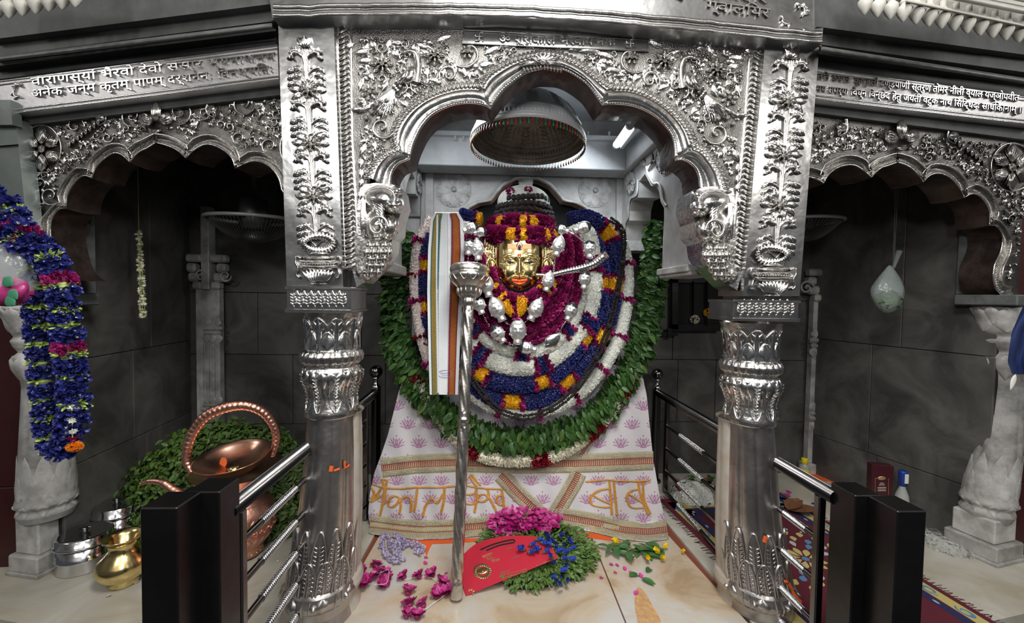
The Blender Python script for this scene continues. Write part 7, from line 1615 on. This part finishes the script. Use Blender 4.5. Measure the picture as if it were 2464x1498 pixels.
# ================================================================== right bay
def cyl_thing(name, label, cat, c, parts):
    t = thing(name, label, cat, c)
    for nm, prof, m in parts: mb = MB(); kk, kz = (1.1, 1.1) if name != 'blue_capped_bottle' else (1.0, 1.95); lathe(mb, [(r*kk, z*kz) for r, z in prof], c, None, 28); mb.build(nm, [m], t)
    return t
c = np.array([float(P(1935, 1130, 2.66)[0]), 2.66, 0])
BK = 1.65
t = cyl_thing('oil_bottle', 'small clear bottle with yellow cap and label beside the right pilaster', 'bottle', c, [('bottle_body', [(0, 0), (.026, 0), (.027, .01), (.027, .085), (.022, .10), (.014, .108), (.014, .112), (0, .112)], mat('clear_bottle', (.55, .58, .55), .15, alpha=.6)), ('label_band', [(.0275, .018), (.0278, .02), (.0278, .075), (.0275, .077)], mat('yellow_label', (.80, .65, .03), .5)), ('cap', [(0, .140), (.017, .140), (.018, .136), (.018, .108), (.014, .106)], mat('yellow_cap', (.88, .70, .02), .4))])
c = np.array([float(P(1990, 1165, 2.62)[0]), 2.62, 0]); bz = c
t = cyl_thing('steel_bowl', 'wide steel bowl holding vermilion powder on the right ledge', 'bowl', c, [('bowl', [(0, 0), (.07, 0), (.10, .02), (.118, .05), (.122, .052), (.115, .05), (.098, .024), (.07, .006), (0, .006)], STEELC), ('vermilion_powder', [(.103, .030), (.06, .033), (0, .034)], MT['vermilion'])])
t = thing('dark_box', 'dark maroon carton with a gold crest standing on the right ledge, behind the newel', 'box', PZ(2123, 1205, 0))
Rb = rotz(-.25); c = np.array([float(P(2122, 1180, 2.12)[0]), 2.12, 0]); DK = mat('maroon_carton', (.05, .009, .014), .3)
mb = MB(); bbox(mb, (-.050, 0, 0), (.052, .045, .325), .002, 0, Rb, c); mb.build('carton', [DK], t)
SBx = Plane(c+Rb@np.array([0, -.001, 0]), Rb@np.array([0, -1., 0])); mb = MB(); 
r_dome(mb, SBx, 2122, 1150, 10, 4.5, .002); r_tube(mb, SBx, [(2106, 1150), (2106, 1190)], .6, .0008); r_tube(mb, SBx, [(2138, 1150), (2138, 1190)], .6, .0008); r_tube(mb, SBx, [(2106, 1150), (2112, 1150)], .6, .0008)
mb.build('gold_crest', [GLD], t); mb = MB()
for y, w_ in ((1162, 10), (1166, 14), (1172, 20), (1176, 20), (1180, 20)): r_tube(mb, SBx, [(2122-w_/2, y), (2122+w_/2, y)], .6, .0006)
mb.build('print_line', [CREAM], t, 'stuff')
c = np.array([float(P(2170, 1200, 2.12)[0]), 2.12, 0])
t = cyl_thing('blue_capped_bottle', 'clear bottle with a blue cap beside the dark carton', 'bottle', c, [('bottle_body', [(0, 0), (.032, 0), (.034, .01), (.034, .06), (.028, .085), (.014, .105), (.014, .115), (0, .115)], MT['clear_bottle']), ('cap', [(0, .152), (.019, .152), (.020, .148), (.020, .112), (.014, .11)], mat('blue_cap', (.01, .04, .28), .4))])
mb = MB(); bbox(mb, (-.010, -.0225, .235), (.010, -.0195, .285), .0005, 0, None, c); mb.build('cap_label', [WHITE], t)
# dry leaf cup and white garland heaps
t = thing('dry_leaf_cup', 'crumpled brown dried-leaf cup at the near edge of the rug', 'cup', PZ(1930, 1240, 0)); mb = MB(); V, Fc = petal(.15, .11, .25, 8, .35, .3); c = PZ(1895, 1225, .012); mb.add(V@rotz(-.6).T+c, Fc); V, Fc = petal(.10, .09, .4, 8, .5, .3); mb.add(V@rotz(.3).T+c, Fc); mb.build('dry_leaf', [mat('dry_leaf', (.22, .09, .04), .7, 0, .5, 60, .4, 40)], t)
def flower_mound(label, cx, cy, rx, ry, h, n, seed, name='white_garland_heap', tm=T_WHITE, ms=None, sc=1.5):
    c = PZ(cx, cy, 0); t = thing(name, label, 'garland', c); Rj = np.random.default_rng(seed); u = Rj.normal(size=(n, 3)); u /= np.linalg.norm(u, axis=1)[:, None]; u[:, 2] = np.abs(u[:, 2]); e_ = np.array([rx, ry, h]); mb = MB(); ball(mb, c, e_*.9, 1, 10, 20)
    d = 1+.12*np.sin(u[:, 0]*9)*np.cos(u[:, 1]*8); x = np.cross(u, Rj.normal(size=(n, 3))); x /= np.linalg.norm(x, axis=1)[:, None]; scatter(mb, tm, np.stack([x, np.cross(u, x), u], 2)*sc, c+u*e_*d[:, None]); mb.build('blossoms', ms or [WHITE, CREAM], t, 'stuff'); return t, c
t, c = flower_mound('white garland heap on the ledge seen through the right railing', 1672, 1195, .14, .12, .10, 900, 61)
for i, (dx, dy) in enumerate(((-.10, .02), (.09, .03), (.11, -.06), (-.12, -.05))): rosebud(t, c+np.array([dx, dy, .06]), .026, (REDP, REDP), seed=90+i)
mb = MB()
for k in range(8): V, Fc = petal(.06, .03, .1, 5, .4); mb.add(V@(rotz(k*1.1)@roty(-.3)).T+c+np.array([-.03+.02*k, .02, .085]), Fc)
mb.build('leaves', [LEAFM], t, 'stuff')
flower_mound('small faded white garland lying at the foot of the right wall', 2262, 1305, .09, .13, .035, 260, 62, sc=1.4, ms=[mat('faded_white', (.45, .45, .42), .7), MT['faded_white']])
for i, (x, y, m_) in enumerate(((1890, 1190, MAG2), (1884, 1200, BLUE), (1905, 1185, MAG2), (1930, 1204, WHITE), (1952, 1210, BLUE))):
    mb = MB(); V, Fc = petal(.03, .022, .3, 5, .5, .5); mb.add(V@rotz(i*1.3).T+PZ(x, y, .003), Fc); tag(mb.build('stray_petal', [m_]), 'stray petal on the right ledge: '+('pink one nearest the dry leaf cup', 'blue one nearest the railing', 'second pink one, farther back', 'white one in the middle', 'blue one farthest right')[i], 'petal', 'stray petals on the right ledge')
# hanging bag with greens
t = thing('hanging_bag', 'clear plastic bag of green leaves hanging on the dark right wall', 'bag', P(2138, 745, 2.1)); c = P(2138, 695, 2.10)
mb = MB(); blob(mb, c, np.array([.080, .05, .125]), None, 3, .07, 0, 26, 30, .62); tube(mb, [c+np.array([.02, 0, .11]), c+np.array([.05, 0, .20])], [.008, .014], 8); mb.build('plastic', [mat('bag_plastic', (.65, .75, .72), .15, 0, 1, 25, alpha=.32, spec=.8)], t)
mb = MB(); Rj = np.random.default_rng(8); n = 160; u = Rj.normal(size=(n, 3)); u /= np.linalg.norm(u, axis=1)[:, None]; x = np.cross(u, Rj.normal(size=(n, 3))); x /= np.linalg.norm(x, axis=1)[:, None]; scatter(mb, [(SV*1.6, SF_, 0)], np.stack([x, np.cross(u, x), u], 2), c+np.array([0, 0, -.06])+u*np.array([.055, .03, .045])); mb.build('green_leaves', [LEAFM2], t, 'stuff')
mb = MB()
for dx in (-.008, .008): tube(mb, [c+np.array([.02+dx*.3, 0, .115]), c+np.array([.04+dx, .02, 2.0-c[2]])], .0018, 5)
mb.build('string', [mat('grey_string', (.2, .2, .2), .8)], t)
# yellow flower in the barred window
t = thing('window_flowers', 'yellow marigold and white flower lying behind the window bars', 'flowers', P(1704, 770, 2.74)); mb = MB(); Rj = np.random.default_rng(3)
for cx, cy, m_ in ((1704, 752, 0), (1672, 768, 1)):
    n = 60; u = Rj.normal(size=(n, 3)); u /= np.linalg.norm(u, axis=1)[:, None]; x = np.cross(u, Rj.normal(size=(n, 3))); x /= np.linalg.norm(x, axis=1)[:, None]; scatter(mb, [(V_, F_, m_) for V_, F_, _ in T_YEL], np.stack([x, np.cross(u, x), u], 2)*1.8, P(cx, cy, 2.73)+u*.02)
mb.build('blossoms', [YEL, CREAM], t, 'stuff')
# blue cloth at the right edge
t = thing('blue_cloth', 'dark blue cloth hanging at the right edge beside the marble column', 'cloth', P(2450, 900, 1.6)); mb = MB(); yy_ = np.linspace(735, 900, 20)[:, None]; xx_ = np.linspace(0, 1, 14)[None]
xl_ = np.interp(yy_, [735, 800, 870, 900], [2462, 2434, 2424, 2436]); X_ = xl_+(2540-xl_)*xx_; mb.add(P(X_, yy_+0*X_, 1.62+.02*np.sin(xx_*14+yy_*.02)), gf(20, 14)); mb.add(P(X_, yy_+0*X_, 1.64+.02*np.sin(xx_*14+yy_*.02)), gf(20, 14)); mb.build('cloth', [mat('navy_cloth', (.012, .028, .12), .8, 0, .4, 60)], t)
mb = MB(); r_leaf(mb, Plane((0, 1.61, 0), (0, -1, 0)), 2444, 900, 1.9, 40, 10, .004); mb.build('white_tag', [WHITE], t)
# the rug: crimson ground with border, scrolls and petal medallion
rg = thing('patterned_rug', 'crimson rug with yellow, blue and white petal medallion and scroll border', 'rug', (1.5, 2.0, 0))
RUG = mat('rug_crimson', (.10, .008, .018), .95, 0, .6, 300); RY = mat('rug_yellow', (.50, .42, .14), .95, 0, .4, 300); RB_ = mat('rug_blue', (.08, .22, .40), .95, 0, .4, 300); RW = mat('rug_pale', (.42, .44, .48), .95, 0, .4, 300); RN = mat('rug_navy', (.014, .018, .085), .95, 0, .4, 300)
cR = np.array([1.50, 1.84, 0.]); aR = -.50; RR_ = rotz(aR); HX, HY = .62, .56
cR = np.array([1.46, 1.83, 0.]); HX, HY = .40, .62; RR_ = rotz(.10)
def G(x, y, z): x = np.asarray(x, float); return (np.stack([x*HX, np.asarray(y, float)*HY+0*x, z+0*x], -1)@RR_.T)+cR
def flat(mb, pts, z, m=0): pts = np.array(pts, float); poly(mb, G(pts[:, 0], pts[:, 1], z), m)
mb = MB(); bbox(mb, (-HX, -HY, 0.0008), (HX, HY, .006), .002, 0, RR_, cR); mb.build('rug_ground', [RUG], rg)
mb = MB()
def fr(z, a, b, m):
    for s in (-1, 1):
        flat(mb, [(-a, s*a), (a, s*a), (a, s*b), (-a, s*b)], z, m); flat(mb, [(s*a, -a), (s*a, a), (s*b, a), (s*b, -a)], z, m)
fr(.0064, .93, .80, 0); fr(.0064, .78, .69, 1)
mb.build('border_band', [RY, RN], rg)
mb = MB()
for s in range(4):
    Rq = rotz(s*PI/2)[:2, :2]
    for k in range(9):
        u = -.80+k*.2; a = np.linspace(0, 1.5*2*PI*.8, 22); r = .052*(1-.6*a/a[-1]); q = np.stack([u+np.cos(a+k*PI)*r, .865+np.sin(a+k*PI)*r*(1 if k % 2 else -1)], 1); n = np.gradient(q, axis=0); n /= np.linalg.norm(n, axis=1)[:, None]+1e-9; w_ = .013*np.sin(np.linspace(.3, PI, 22))
        L_ = (q+np.stack([-n[:, 1], n[:, 0]], 1)*w_[:, None])@Rq.T; R2_ = (q-np.stack([-n[:, 1], n[:, 0]], 1)*w_[:, None])@Rq.T
        mb.add(np.concatenate([G(L_[:, 0], L_[:, 1], .0068), G(R2_[:, 0], R2_[:, 1], .0068)]), [(i, i+1, 23+i, 22+i) for i in range(21)], 0, False)
        a = np.linspace(0, 2*PI, 10)[:-1]; q = np.stack([u+.1+np.cos(a)*.022, .735+np.sin(a)*.014], 1)@Rq.T; flat(mb, q, .0068, 1)
mb.build('border_motif', [RB_, RW], rg, 'stuff')
mb = MB(); KR = HX/HY
def drop(r, th, L_, W_, m, z=.0066):
    t_ = np.linspace(0, 1, 9); w_ = W_/2*np.sin(PI*t_**1.4)**.8; c_, s_ = math.cos(th), math.sin(th); side = [(r+t_[i]*L_, w_[i]) for i in range(9)]+[(r+t_[i]*L_, -w_[i]) for i in range(7, 0, -1)]
    flat(mb, [((x*c_-y*s_)/1., (x*s_+y*c_)*KR) for x, y in side], z, m)
for r, n, L_, W_, cols in ((.05, 10, .17, .075, [0]), (.24, 12, .13, .07, [1, 2]), (.37, 18, .12, .075, [0, 2, 1]), (.50, 22, .12, .08, [0]), (.62-.0, 26, .05, .03, [2])):
    for k in range(n): drop(r, 2*PI*k/n+r*3, L_, W_, cols[k % len(cols)])
a = np.linspace(0, 2*PI, 20)[:-1]; flat(mb, np.stack([np.cos(a)*.04, np.sin(a)*.04*KR], 1), .0066, 1)
mb.build('petal_motif', [RY, RB_, RW], rg, 'stuff')
mb = MB()
for s in (-1, 1):
    for k in range(120):
        u = -1+k/59.5; tube(mb, [G(u, s*.99, .003), G(u+rng.normal(0, .012), s*(1.055+rng.uniform(0, .03)), .002)], .0012, 4)
        tube(mb, [G(s*.99, u, .003), G(s*(1.06+rng.uniform(0, .04)), u+rng.normal(0, .012), .002)], .0012, 4)
mb.build('fringe', [RUG], rg, 'stuff')
